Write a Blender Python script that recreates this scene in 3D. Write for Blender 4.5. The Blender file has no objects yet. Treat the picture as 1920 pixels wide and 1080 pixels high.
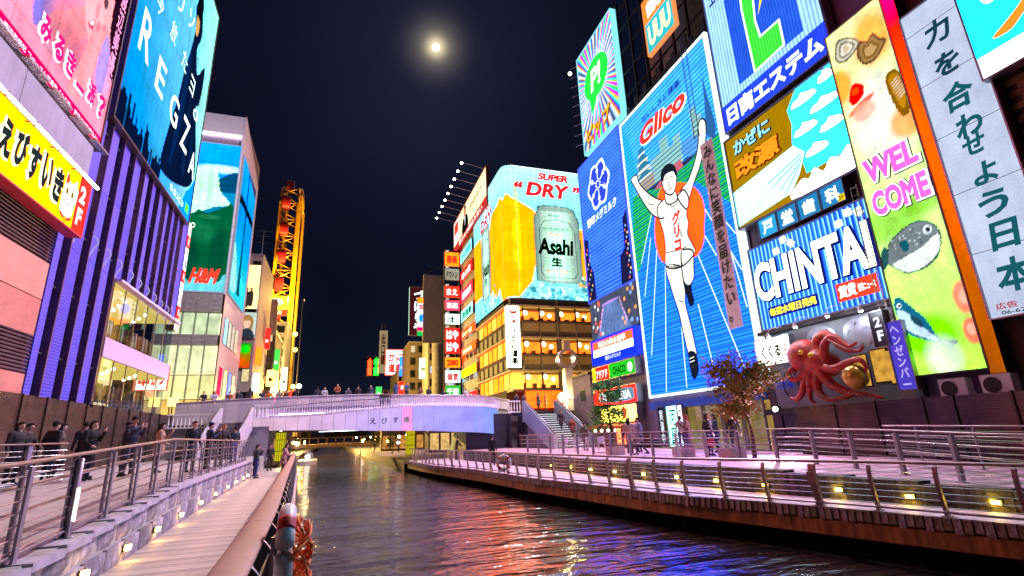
import bpy, bmesh, math, random
import numpy as np
from mathutils import Vector, Matrix
random.seed(7)
R = math.radians
SC = bpy.context.scene
COL = SC.collection

# ------------------------------------------------------------------ camera
cd = bpy.data.cameras.new('camera')
cam = bpy.data.objects.new('camera', cd); COL.objects.link(cam)
cam.matrix_world = Matrix(((0.948811, -0.051045, -0.311693, 0), (-0.313456, -0.273319, -0.909419, 0),
                           (-0.03877, 0.960568, -0.275328, 1.8), (0, 0, 0, 1)))
cd.sensor_width = 36; cd.lens = 951.6 / 1920 * 36; cd.clip_start = .05; cd.clip_end = 6000
SC.camera = cam
MOON = Vector((0.13, 0.74, 0.66)).normalized()
ELEV = math.asin(MOON.z); AZ = math.atan2(MOON.x, MOON.y)

# ------------------------------------------------------------------ night sky lit by the moon
W = bpy.data.worlds.new('World'); SC.world = W; W.use_nodes = True
nt = W.node_tree; nt.nodes.clear()
def wn(t, **k):
    n = nt.nodes.new(t)
    for a, b in k.items(): setattr(n, a, b)
    return n
out = wn('ShaderNodeOutputWorld'); bg = wn('ShaderNodeBackground')
sky = wn('ShaderNodeTexSky', sky_type='NISHITA', sun_disc=False)
sky.sun_elevation = ELEV; sky.sun_rotation = AZ
tint = wn('ShaderNodeMix', data_type='RGBA', blend_type='MULTIPLY'); tint.inputs[0].default_value = 1
nt.links.new(sky.outputs[0], tint.inputs[6]); tint.inputs[7].default_value = (.30, .40, 1.0, 1)
bg.inputs[1].default_value = .0015
cn_ = wn('ShaderNodeTexNoise'); cn_.inputs['Scale'].default_value = 1.7; cn_.inputs['Detail'].default_value = 4      # thin uneven cloud
cg = wn('ShaderNodeNewGeometry'); nt.links.new(cg.outputs['Incoming'], cn_.inputs['Vector'])
cm = wn('ShaderNodeMath', operation='MULTIPLY_ADD'); nt.links.new(cn_.outputs['Fac'], cm.inputs[0]); cm.inputs[1].default_value = .0023; cm.inputs[2].default_value = .0004; nt.links.new(cm.outputs[0], bg.inputs[1])
nt.links.new(tint.outputs[2], bg.inputs[0])
# aureole of thin cloud round the moon
geo = wn('ShaderNodeNewGeometry'); dot = wn('ShaderNodeVectorMath', operation='DOT_PRODUCT')
nt.links.new(geo.outputs['Incoming'], dot.inputs[0]); dot.inputs[1].default_value = tuple(-MOON)
ab = wn('ShaderNodeMath', operation='MAXIMUM'); nt.links.new(dot.outputs['Value'], ab.inputs[0]); ab.inputs[1].default_value = 0
last = bg.outputs[0]
for n_, s_, c_ in ((9000, .75, (1, .86, .45, 1)), (1500, .17, (.9, .75, .6, 1)), (60, .006, (.35, .4, 1, 1))):
    pw = wn('ShaderNodeMath', operation='POWER'); nt.links.new(ab.outputs[0], pw.inputs[0]); pw.inputs[1].default_value = n_
    ml = wn('ShaderNodeMath', operation='MULTIPLY'); nt.links.new(pw.outputs[0], ml.inputs[0]); ml.inputs[1].default_value = s_
    b2 = wn('ShaderNodeBackground'); b2.inputs[0].default_value = c_; nt.links.new(ml.outputs[0], b2.inputs[1])
    ad = wn('ShaderNodeAddShader'); nt.links.new(last, ad.inputs[0]); nt.links.new(b2.outputs[0], ad.inputs[1]); last = ad.outputs[0]
nt.links.new(last, out.inputs[0])
sd = bpy.data.lights.new('moonlight', 'SUN'); sd.energy = .22; sd.angle = R(60); sd.color = (1, .68, .90)
so = bpy.data.objects.new('moonlight', sd); COL.objects.link(so)
so.rotation_euler = (-MOON).to_track_quat('-Z', 'Y').to_euler()
vs = SC.view_settings; vs.view_transform = 'Standard'; vs.look = 'None'; vs.exposure = .3; vs.gamma = 1; vs.use_curve_mapping = False
SC.cycles.use_denoising = True
SC.cycles.max_bounces = 6; SC.cycles.diffuse_bounces = 3; SC.cycles.glossy_bounces = 3; SC.cycles.transparent_max_bounces = 8
SC.cycles.sample_clamp_indirect = 4; SC.cycles.caustics_reflective = False; SC.cycles.caustics_refractive = False

# ------------------------------------------------------------------ helpers
def lin(h):
    if not isinstance(h, str): return tuple(h)
    r = [int(h[i:i + 2], 16) / 255 for i in (0, 2, 4)]
    return tuple(c / 12.92 if c <= .04045 else ((c + .055) / 1.055) ** 2.4 for c in r)
_M = {}
def nodes(name):
    m = bpy.data.materials.new(name); m.use_nodes = True
    t = m.node_tree; t.nodes.clear()
    o = t.nodes.new('ShaderNodeOutputMaterial')
    def N(ty, **k):
        n = t.nodes.new(ty)
        for a, b in k.items(): setattr(n, a, b)
        return n
    return m, t, N, o
def mat(name, col, rough=.6, metal=0, var=.25, scale=3, bump=.0, bscale=30, streak=0, line=None, spec=.5):
    """painted / stone / metal surface: base colour broken up by noise, optional run-off streaks, fine relief and fine ribs"""
    if name in _M: return _M[name]
    m, t, N, o = nodes(name); L = t.links.new
    p = N('ShaderNodeBsdfPrincipled'); L(p.outputs[0], o.inputs[0])
    p.inputs['Roughness'].default_value = rough; p.inputs['Metallic'].default_value = metal; p.inputs['Specular IOR Level'].default_value = spec
    c = lin(col); tc = N('ShaderNodeTexCoord')
    nz = N('ShaderNodeTexNoise'); nz.inputs['Scale'].default_value = scale; nz.inputs['Detail'].default_value = 6
    L(tc.outputs['Object'], nz.inputs['Vector'])
    rp = N('ShaderNodeValToRGB'); L(nz.outputs['Fac'], rp.inputs[0])
    rp.color_ramp.elements[0].position = .3; rp.color_ramp.elements[1].position = .72
    rp.color_ramp.elements[0].color = tuple(x * (1 - var) for x in c) + (1,); rp.color_ramp.elements[1].color = tuple(min(1, x * (1 + var)) for x in c) + (1,)
    cur = rp.outputs[0]
    if streak:
        mp = N('ShaderNodeMapping'); mp.inputs['Scale'].default_value = (3.5, 3.5, .35); L(tc.outputs['Object'], mp.inputs[0])
        n2 = N('ShaderNodeTexNoise'); n2.inputs['Scale'].default_value = 2.2; n2.inputs['Detail'].default_value = 8; L(mp.outputs[0], n2.inputs['Vector'])
        r2 = N('ShaderNodeValToRGB'); L(n2.outputs['Fac'], r2.inputs[0]); r2.color_ramp.elements[0].position = .42; r2.color_ramp.elements[1].position = .62
        r2.color_ramp.elements[0].color = (1 - streak,) * 3 + (1,)
        mx = N('ShaderNodeMix', data_type='RGBA', blend_type='MULTIPLY'); mx.inputs[0].default_value = 1
        L(cur, mx.inputs[6]); L(r2.outputs[0], mx.inputs[7]); cur = mx.outputs[2]
    L(cur, p.inputs['Base Color'])
    h = None
    if line:
        ax, fr, st = line
        sp = N('ShaderNodeSeparateXYZ'); L(tc.outputs['Object'], sp.inputs[0])
        mu = N('ShaderNodeMath', operation='MULTIPLY'); L(sp.outputs['XYZ'.index(ax)], mu.inputs[0]); mu.inputs[1].default_value = fr
        pg = N('ShaderNodeMath', operation='PINGPONG'); L(mu.outputs[0], pg.inputs[0]); pg.inputs[1].default_value = .5
        b = N('ShaderNodeBump'); b.inputs['Strength'].default_value = st; b.inputs['Distance'].default_value = .3 / fr; L(pg.outputs[0], b.inputs['Height']); h = b
    if bump:
        n3 = N('ShaderNodeTexNoise'); n3.inputs['Scale'].default_value = bscale; n3.inputs['Detail'].default_value = 5; L(tc.outputs['Object'], n3.inputs['Vector'])
        b = N('ShaderNodeBump'); b.inputs['Strength'].default_value = bump; b.inputs['Distance'].default_value = .03; L(n3.outputs['Fac'], b.inputs['Height'])
        if h: L(h.outputs[0], b.inputs['Normal'])
        h = b
    if h: L(h.outputs[0], p.inputs['Normal'])
    rr = N('ShaderNodeMath', operation='MULTIPLY_ADD'); L(nz.outputs['Fac'], rr.inputs[0]); rr.inputs[1].default_value = .25; rr.inputs[2].default_value = max(.02, rough - .12); L(rr.outputs[0], p.inputs['Roughness'])
    _M[name] = m; return m
GAIN = 1.0
BOOST = 15.0
def hot(v, k=None):
    """lit faces brighter than the camera can hold: the channels that clip anyway carry their real, stronger output"""
    return v + (BOOST if k is None else k) * min(1.0, max(0.0, (v - .66) / .45)) ** 1.5
def hot3(c, k=None):
    sat = (max(c) - min(c)) / max(1e-6, max(c)); k = BOOST if k is None else k      # saturated neon and LED colours are the strongest
    return [hot(v, k * (.16 + .84 * sat * sat)) for v in c]
def em(col, s=1.0, tex=None, fr=8, depth=.5, light=False, k=None):
    """lit sign face, lamp, or surface with light put in as glow; tex: 'h'/'v' rows of neon tubes, 'd' LED dots, 'n' uneven lamps behind an acrylic face"""
    key = ('em', col, s, tex, fr, depth, light, k)
    if key in _M: return _M[key]
    m, t, N, o = nodes('glow_' + (col if isinstance(col, str) else 'c')); L = t.links.new
    e = N('ShaderNodeEmission'); L(e.outputs[0], o.inputs[0])
    if k is None and tex in ('h', 'v', 'd'): k = 13.0
    if s > 3 or not light: k = 0
    hc = hot3([x * s for x in lin(col)], k); s = 1.0
    e.inputs[0].default_value = tuple(hc) + (1,); e.inputs[1].default_value = s * GAIN
    if tex:
        tc = N('ShaderNodeTexCoord')
        if tex == 'n':
            nz = N('ShaderNodeTexNoise'); nz.inputs['Scale'].default_value = fr; L(tc.outputs['Object'], nz.inputs['Vector']); f = nz.outputs['Fac']
        else:
            sp = N('ShaderNodeSeparateXYZ'); L(tc.outputs['Object'], sp.inputs[0]); f = None
            for ax in {'h': 'Y', 'v': 'X', 'd': 'XY'}[tex]:
                mu = N('ShaderNodeMath', operation='MULTIPLY'); L(sp.outputs['XYZ'.index(ax)], mu.inputs[0]); mu.inputs[1].default_value = fr
                pg = N('ShaderNodeMath', operation='PINGPONG'); L(mu.outputs[0], pg.inputs[0]); pg.inputs[1].default_value = .5
                m2 = N('ShaderNodeMath', operation='MULTIPLY'); L(pg.outputs[0], m2.inputs[0]); m2.inputs[1].default_value = 2
                if f is None: f = m2.outputs[0]
                else:
                    m3 = N('ShaderNodeMath', operation='MULTIPLY'); L(f, m3.inputs[0]); L(m2.outputs[0], m3.inputs[1]); f = m3.outputs[0]
        ma = N('ShaderNodeMath', operation='MULTIPLY_ADD'); L(f, ma.inputs[0]); ma.inputs[1].default_value = 2 * depth * s * GAIN; ma.inputs[2].default_value = (1 - depth) * s * GAIN
        L(ma.outputs[0], e.inputs[1]); fin = ma.outputs[0]
    if light and s <= 3:
        tc = N('ShaderNodeTexCoord'); cur = None
        for scl, amt, st in ((.45, .30, (1, 1, 1)), (2.6, .22, (1, .35, 1)), (11, .16, (1, 1, 1))):
            mp = N('ShaderNodeMapping'); mp.inputs['Scale'].default_value = st; L(tc.outputs['Object'], mp.inputs[0])
            nz = N('ShaderNodeTexNoise'); nz.inputs['Scale'].default_value = scl; nz.inputs['Detail'].default_value = 3; L(mp.outputs[0], nz.inputs['Vector'])
            m4 = N('ShaderNodeMath', operation='MULTIPLY_ADD'); L(nz.outputs['Fac'], m4.inputs[0]); m4.inputs[1].default_value = 2 * amt; m4.inputs[2].default_value = 1 - amt * 1.12
            if cur is None: cur = m4.outputs[0]
            else:
                m5 = N('ShaderNodeMath', operation='MULTIPLY'); L(cur, m5.inputs[0]); L(m4.outputs[0], m5.inputs[1]); cur = m5.outputs[0]
        m6 = N('ShaderNodeMath', operation='MULTIPLY'); L(cur, m6.inputs[0])
        if tex: L(fin, m6.inputs[1])
        else: m6.inputs[1].default_value = s * GAIN
        L(m6.outputs[0], e.inputs[1])
    try: m.cycles.emission_sampling = 'FRONT' if light else 'NONE'
    except Exception: pass
    _M[key] = m; return m
def em_attr(s=1.0, light=True):
    key = ('attr', s, light)
    if key in _M: return _M[key]
    m, t, N, o = nodes('backlit_print'); L = t.links.new
    a = N('ShaderNodeAttribute', attribute_name='Col'); e = N('ShaderNodeEmission'); L(a.outputs['Color'], e.inputs[0]); L(e.outputs[0], o.inputs[0]); e.inputs[1].default_value = s * GAIN
    try: m.cycles.emission_sampling = 'FRONT' if light else 'NONE'
    except Exception: pass
    _M[key] = m; return m
def glass(name, col='c8d8e0', rough=.03, clear=.86):
    if name in _M: return _M[name]
    m, t, N, o = nodes(name); L = t.links.new
    tr = N('ShaderNodeBsdfTransparent'); tr.inputs[0].default_value = lin(col) + (1,)
    gl = N('ShaderNodeBsdfGlossy'); gl.inputs['Roughness'].default_value = rough; gl.inputs[0].default_value = (.9, .9, .9, 1)
    fr = N('ShaderNodeFresnel'); fr.inputs[0].default_value = 1.5
    ad = N('ShaderNodeMath', operation='ADD'); L(fr.outputs[0], ad.inputs[0]); ad.inputs[1].default_value = 1 - clear - .08
    mx = N('ShaderNodeMixShader'); L(ad.outputs[0], mx.inputs[0]); L(tr.outputs[0], mx.inputs[1]); L(gl.outputs[0], mx.inputs[2]); L(mx.outputs[0], o.inputs[0])
    _M[name] = m; return m

class MB:
    def __init__(s): s.v = []; s.f = []; s.m = []
    def face(s, pts, m=0):
        i = len(s.v); s.v += [tuple(p) for p in pts]; s.f.append(tuple(range(i, i + len(pts)))); s.m.append(m); return s
    def flat(s, pts, z, m=0):
        a = sum(pts[i - 1][0] * pts[i][1] - pts[i][0] * pts[i - 1][1] for i in range(len(pts)))
        if a < 0: pts = pts[::-1]
        return s.face([(p[0], p[1], z) for p in pts], m)
    def rect(s, x0, y0, x1, y1, z, m=0): return s.face([(x0, y0, z), (x1, y0, z), (x1, y1, z), (x0, y1, z)], m)
    def box(s, x0, y0, z0, x1, y1, z1, m=0, front=None):
        i = len(s.v)
        s.v += [(x0, y0, z0), (x1, y0, z0), (x1, y1, z0), (x0, y1, z0), (x0, y0, z1), (x1, y0, z1), (x1, y1, z1), (x0, y1, z1)]
        for k, q in enumerate(((0, 3, 2, 1), (4, 5, 6, 7), (0, 1, 5, 4), (1, 2, 6, 5), (2, 3, 7, 6), (3, 0, 4, 7))):
            s.f.append(tuple(i + a for a in q)); s.m.append(front if (k == 1 and front is not None) else m)
        return s
    def prism(s, pts, z0, z1, m=0, mt=None):
        a = sum(pts[i - 1][0] * pts[i][1] - pts[i][0] * pts[i - 1][1] for i in range(len(pts)))
        if a < 0: pts = pts[::-1]
        n = len(pts); i = len(s.v)
        g = (lambda q, k: q[k]) if isinstance(z0, (list, tuple)) else (lambda q, k: q)
        z0l = z0 if isinstance(z0, (list, tuple)) else [z0] * n; z1l = z1 if isinstance(z1, (list, tuple)) else [z1] * n
        s.v += [(p[0], p[1], z0l[k]) for k, p in enumerate(pts)] + [(p[0], p[1], z1l[k]) for k, p in enumerate(pts)]
        s.f.append(tuple(range(i + n - 1, i - 1, -1))); s.m.append(m)
        s.f.append(tuple(range(i + n, i + 2 * n))); s.m.append(m if mt is None else mt)
        for k in range(n):
            j = (k + 1) % n; s.f.append((i + k, i + j, i + n + j, i + n + k)); s.m.append(m)
        return s
    def tube(s, path, r, n=8, m=0, closed=False, flatz=1.0):
        P = [Vector(p) for p in path]; rs = r if isinstance(r, (list, tuple)) else [r] * len(P)
        i = len(s.v); K = len(P)
        for k, p in enumerate(P):
            if closed: t = P[(k + 1) % K] - P[k - 1]
            else: t = P[min(k + 1, K - 1)] - P[max(k - 1, 0)]
            t = t.normalized() if t.length > 1e-9 else Vector((0, 0, 1))
            u = t.cross(Vector((0, 0, 1)))
            if u.length < .08: u = t.cross(Vector((0, 1, 0)))
            u.normalize(); w = u.cross(t)
            for a in range(n):
                an = 2 * math.pi * a / n
                s.v.append(tuple(p + u * math.cos(an) * rs[k] + w * math.sin(an) * rs[k] * flatz))
        for k in range(K if closed else K - 1):
            for a in range(n):
                b = (a + 1) % n; k2 = (k + 1) % K
                s.f.append((i + k * n + a, i + k * n + b, i + k2 * n + b, i + k2 * n + a)); s.m.append(m)
        if not closed:
            s.f.append(tuple(i + a for a in range(n - 1, -1, -1))); s.m.append(m)
            s.f.append(tuple(i + (K - 1) * n + a for a in range(n))); s.m.append(m)
        return s
    def ell(s, c, r, nu=12, nv=8, m=0):
        i = len(s.v); rx, ry, rz = r if isinstance(r, (tuple, list)) else (r, r, r)
        s.v.append((c[0], c[1], c[2] + rz))
        for b in range(1, nv):
            ph = math.pi * b / nv
            for a in range(nu):
                th = 2 * math.pi * a / nu
                s.v.append((c[0] + rx * math.sin(ph) * math.cos(th), c[1] + ry * math.sin(ph) * math.sin(th), c[2] + rz * math.cos(ph)))
        s.v.append((c[0], c[1], c[2] - rz)); e = len(s.v) - 1
        for a in range(nu):
            b = (a + 1) % nu
            s.f.append((i, i + 1 + a, i + 1 + b)); s.m.append(m)
            for k in range(nv - 2):
                s.f.append((i + 1 + k * nu + a, i + 1 + (k + 1) * nu + a, i + 1 + (k + 1) * nu + b, i + 1 + k * nu + b)); s.m.append(m)
            s.f.append((e, i + 1 + (nv - 2) * nu + b, i + 1 + (nv - 2) * nu + a)); s.m.append(m)
        return s
    def ribbon(s, pts, wd, z, m=0, closed=False):
        n = len(pts)
        for k in range(n if closed else n - 1):
            a = Vector(pts[k]); b = Vector(pts[(k + 1) % n]); d = b - a
            if d.length < 1e-6: continue
            d.normalize(); q = Vector((-d.y, d.x)) * wd / 2; a = a - d * wd * .4; b = b + d * wd * .4
            s.face([(a.x - q.x, a.y - q.y, z), (b.x - q.x, b.y - q.y, z), (b.x + q.x, b.y + q.y, z), (a.x + q.x, a.y + q.y, z)], m)
            z += .0004
        return s
    def mesh(s, name, mats, smooth=False):
        me = bpy.data.meshes.new(name); me.from_pydata(s.v, [], s.f)
        for q in (mats if isinstance(mats, (list, tuple)) else [mats]): me.materials.append(q)
        me.polygons.foreach_set('material_index', s.m)
        if smooth: me.polygons.foreach_set('use_smooth', [len(f) < 5 for f in s.f])
        me.update(); return me
    def build(s, name, mats, parent=None, smooth=False):
        return link(name, s.mesh(name, mats, smooth), parent)
def link(name, data, parent=None, loc=None, rot=None):
    o = bpy.data.objects.new(name, data); COL.objects.link(o)
    if parent: o.parent = parent
    if loc: o.location = loc
    if rot: o.rotation_euler = rot
    return o
ORD = ('first', 'second', 'third', 'fourth', 'fifth', 'sixth', 'seventh', 'eighth', 'ninth', 'tenth', 'eleventh', 'twelfth', 'thirteenth', 'fourteenth', 'fifteenth', 'sixteenth', 'seventeenth', 'eighteenth', 'nineteenth', 'twentieth', 'twenty first', 'twenty second')
def tag(o, label, cat, group=None, kind=None):
    o['label'] = label; o['category'] = cat
    if group: o['group'] = group
    if kind: o['kind'] = kind
    return o
def struct(o, label=None):
    o['kind'] = 'structure'
    if label: o['label'] = label
    return o
FACE = {'R': (R(90), 0, R(-90)), 'L': (R(90), 0, R(90)), 'F': (R(90), 0, 0), None: (0, 0, 0)}
def thing(name, label, cat, org=(0, 0, 0), face=None, group=None):
    o = link(name, None, None, org, FACE[face]); o.empty_display_size = .2
    return tag(o, label, cat, group)
def copy_tree(o, parent=None):
    c = o.copy(); COL.objects.link(c); c.parent = parent
    for ch in list(o.children): copy_tree(ch, c)
    return c
def cr(pts, n=5, closed=True):
    """Catmull-Rom smoothing"""
    P = [Vector(p) for p in pts]; K = len(P); o = []
    for k in range(K if closed else K - 1):
        if closed: a, b, c, d = P[k - 1], P[k], P[(k + 1) % K], P[(k + 2) % K]
        else: a, b, c, d = P[max(k - 1, 0)], P[k], P[k + 1], P[min(k + 2, K - 1)]
        for j in range(n):
            t = j / n
            o.append(tuple(.5 * ((2 * b) + (c - a) * t + (2 * a - 5 * b + 4 * c - d) * t * t + (3 * b - a - 3 * c + d) * t ** 3)))
    if not closed: o.append(tuple(P[-1]))
    return o
def oval(cx, cy, rx, ry, n=24): return [(cx + rx * math.cos(2 * math.pi * k / n), cy + ry * math.sin(2 * math.pi * k / n)) for k in range(n)]

_FIT = []
def T(parent, body, x, y, w, h, m, bold=.03, shear=0, z=.03, vert=False, rot=0, name='lettering', zs=.35, ls=1.0):
    c = bpy.data.curves.new(name, 'FONT')
    if vert: body = '\n'.join(body); c.align_x = 'CENTER'; c.space_line = ls
    c.body = body; c.bevel_depth = bold; c.bevel_resolution = 0; c.resolution_u = 3; c.shear = shear
    c.materials.append(m)
    o = link(name, c, parent); _FIT.append((o, x, y, w, h, z, rot, zs)); return o
def fit_text():
    bpy.context.view_layer.update()
    for o, x, y, w, h, z, rot, zs in _FIT:
        bb = o.bound_box; x0 = min(b[0] for b in bb); x1 = max(b[0] for b in bb); y0 = min(b[1] for b in bb); y1 = max(b[1] for b in bb)
        sx = w / max(1e-6, x1 - x0); sy = h / max(1e-6, y1 - y0)
        o.scale = (sx, sy, min(sx, sy) * zs)
        dx, dy = -x0 * sx, -y0 * sy; ca, sa = math.cos(rot), math.sin(rot)
        o.location = (x + dx * ca - dy * sa, y + dx * sa + dy * ca, z); o.rotation_euler = (0, 0, rot)
    dg = bpy.context.evaluated_depsgraph_get()          # letters become plain meshes
    for o in [o for o in SC.objects if o.type == 'FONT']:
        me = bpy.data.meshes.new_from_object(o.evaluated_get(dg)); n_ = link('lettering', me, o.parent, tuple(o.location), tuple(o.rotation_euler)); n_.scale = o.scale
        bpy.data.objects.remove(o)

# ---- printed or LED pictures: a fine grid whose vertex colours hold the flat print
def inpoly(U, V, pts):
    r = np.zeros(U.shape, bool); n = len(pts)
    for k in range(n):
        x0, y0 = pts[k - 1]; x1, y1 = pts[k]
        if y0 == y1: continue
        r ^= ((y0 > V) != (y1 > V)) & (U < (x1 - x0) * (V - y0) / (y1 - y0) + x0)
    return r
def hotn(c, k=5.0):
    mx = c.max(-1, keepdims=True); sat = (mx - c.min(-1, keepdims=True)) / np.maximum(mx, 1e-6)
    return c + k * (.16 + .84 * sat * sat) * np.clip((c - .66) / .45, 0, 1) ** 1.5
class Pic:
    def __init__(s, w, h, step):
        s.w, s.h = w, h; s.nx = max(2, int(w / step)); s.ny = max(2, int(h / step))
        s.U, s.V = np.meshgrid(np.linspace(0, w, s.nx + 1), np.linspace(0, h, s.ny + 1)); s.C = np.zeros(s.U.shape + (3,)); s.rng = np.random.default_rng(3)
    def fill(s, c): s.C[:] = lin(c); return s
    def mixm(s, M, c, a=1.0):
        M = (M.astype(float) * a)[..., None]; s.C = s.C * (1 - M) + np.array(lin(c)) * M; return s
    def poly(s, pts, c, a=1.0, sm=4): return s.mixm(inpoly(s.U, s.V, cr(pts, sm) if sm else pts), c, a)
    def blob(s, cx, cy, rx, ry, c, a=1.0, soft=.5, rot=0):
        ca, sa = math.cos(rot), math.sin(rot); X = s.U - cx; Y = s.V - cy
        d = np.sqrt(((X * ca + Y * sa) / rx) ** 2 + ((-X * sa + Y * ca) / ry) ** 2)
        return s.mixm(np.clip((1 + soft - d) / max(soft, 1e-3), 0, 1), c, a)
    def grad(s, c0, c1, ax, ay, off=0):
        t = np.clip(s.U / s.w * ax + s.V / s.h * ay + off, 0, 1)[..., None]; s.C = np.array(lin(c0)) * (1 - t) + np.array(lin(c1)) * t; return s
    def noise(s, amt, cell=6):
        g = s.rng.random((s.ny // cell + 3, s.nx // cell + 3)); yi = np.linspace(0, g.shape[0] - 1.01, s.ny + 1); xi = np.linspace(0, g.shape[1] - 1.01, s.nx + 1)
        y0 = yi.astype(int); x0 = xi.astype(int); fy = (yi - y0)[:, None]; fx = (xi - x0)[None]
        v = g[y0][:, x0] * (1 - fy) * (1 - fx) + g[y0 + 1][:, x0] * fy * (1 - fx) + g[y0][:, x0 + 1] * (1 - fy) * fx + g[y0 + 1][:, x0 + 1] * fy * fx
        s.C = s.C * (1 + amt * (2 * v - 1))[..., None]; return s
    def build(s, parent, z=.01, name='picture', S=1.0, fn=None, light=True, k=8.0):
        nx, ny = s.nx, s.ny
        s.noise(.14, 16); s.noise(.07, 5); s.C = s.C * (1 + .05 * np.sin(s.U * 7.3 + .3 * np.sin(s.V)) + .06 * s.rng.normal(size=s.U.shape))[..., None] * np.array((1, 1, 1.0))
        if s.w > 4:
            s.mixm((np.abs(np.mod(s.U, 2.4) - 1.2) < .035) | (np.abs(np.mod(s.V, 2.7) - 1.35) < .035), '101418', .3)
        g_ = s.C.mean(-1, keepdims=True); s.C = np.clip(g_ + (s.C - g_) * 1.18, 0, 4)
        me = bpy.data.meshes.new(name); co = np.stack([s.U, s.V, np.full(s.U.shape, z)], -1).reshape(-1, 3)
        if fn is not None: co = fn(co)
        i = np.arange(ny)[:, None] * (nx + 1) + np.arange(nx)[None]
        q = np.stack([i, i + 1, i + nx + 2, i + nx + 1], -1).reshape(-1, 4)
        me.from_pydata(co.tolist(), [], q.tolist())
        ca = me.color_attributes.new('Col', 'FLOAT_COLOR', 'POINT')
        ca.data.foreach_set('color', np.concatenate([hotn(np.clip(s.C, 0, 4) * S, k).reshape(-1, 3), np.ones((co.shape[0], 1))], 1).astype(np.float32).ravel())
        me.materials.append(em_attr(1.0, light)); me.update()
        return link(name, me, parent)

# ---- shared surface materials
DARK = mat('dark_steel', '2a2730', .5, .4); STEEL = mat('brushed_steel', '8c8790', .35, .85, .15, 8); GREY = mat('grey_render', '8a8488', .8, 0, .2, 1.5, .1, 20, .35)
BLACK = mat('black_print', '050506', .5); WHITE = mat('white_paint', 'e6e2e6', .45, 0, .06)
BROWNRAIL = mat('brown_handrail', 'a8806e', .42, 0, .12, 5); POSTM = mat('rail_post_paint', 'a49ca8', .4, .55, .15, 6); CABLE = mat('steel_cable', 'b8b4ba', .25, .95, .05)
PLANKM = [mat('deck_plank_%d' % k, c, .62, 0, .3, 4, .15, 25) for k, c in enumerate(('c8b4aa', 'baa8a0', 'd2c0b4', 'ae9c96'))]
CONC = mat('concrete', 'a09a9c', .75, 0, .22, 1.2, .15, 25, .3); GLASS = glass('window_glass'); 
def sign(name, label, cat, face, org, w, h, bg=None, depth=.35, fr=0, frm=None, group=None, side=None):
    """a lit box sign: backing box, lit panel, optional frame"""
    t = thing(name, label, cat, org, face, group)
    b = MB().box(0, 0, -depth, w, h, -.012); b.build('casing', side or DARK, t)
    if bg is not None: MB().rect(.0, .0, w, h, 0).build('panel', bg, t)
    if fr:
        f = MB(); e = .07
        f.box(-fr, -fr, -depth, w + fr, -.003, e).box(-fr, h + .003, -depth, w + fr, h + fr, e).box(-fr, 0, -depth, -.003, h, e).box(w + .003, 0, -depth, w + fr, h, e)
        f.build('frame', frm or STEEL, t)
    return t
# ================================================================== setting: ground, water, banks
def itp(tab):
    xs = [a for a, b in tab]; ys = [b for a, b in tab]
    return lambda q: float(np.interp(q, xs, ys))
XR = itp([(-8, -.45), (0, -.5), (3.8, -.61), (7.4, -.78), (14.3, -1.22), (29.5, -2.13), (46, -3.2), (70, -5), (130, -6.5), (260, -8)])
XW = itp([(-8, -2.6), (5, -2.95), (10, -3.28), (14, -3.52), (20, -3.9), (32, -4.5), (46, -5.2)])
ZL = itp([(-8, .4), (7, .62), (8.5, .68), (14.7, .92), (60, .92)])
XE = itp([(-8, 13.6), (2, 11.6), (6.1, 10.93), (8.2, 10.44), (11.2, 9.51), (12.4, 9.0), (17.7, 8.25), (20.5, 7.74), (28.6, 7.16), (34.6, 5.98), (50, 5.1), (70, 5.0), (100, 4.0), (150, 2.5), (260, -2)])
XV = itp([(-8, 14.6), (2, 12.9), (7, 12.2), (12, 11.0), (20, 10.4), (32, 9.9), (46, 9)])
ZR = itp([(-8, .1), (2, .2), (7, .35), (12, .55), (60, .6)])
def strip(name, ys, xl, xr, zt, zb, m, parent=None):
    b = MB()
    for a, c in zip(ys[:-1], ys[1:]):
        A = [(xl(a), a, zt(a)), (xr(a), a, zt(a)), (xr(c), c, zt(c)), (xl(c), c, zt(c))]
        b.face(A); b.face([(xr(a), a, zt(a)), (xr(a), a, zb), (xr(c), c, zb), (xr(c), c, zt(c))]); b.face([(xl(a), a, zb), (xl(a), a, zt(a)), (xl(c), c, zt(c)), (xl(c), c, zb)])
    return b.build(name, m, parent)
YS = list(np.arange(-8, 46.1, 2))
gnd = MB().face([(-3000, -3000, -3), (3000, -3000, -3), (3000, 3000, -3), (-3000, 3000, -3)]).build('ground', mat('canal_bed', '3a3632', .9)); struct(gnd)
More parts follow.
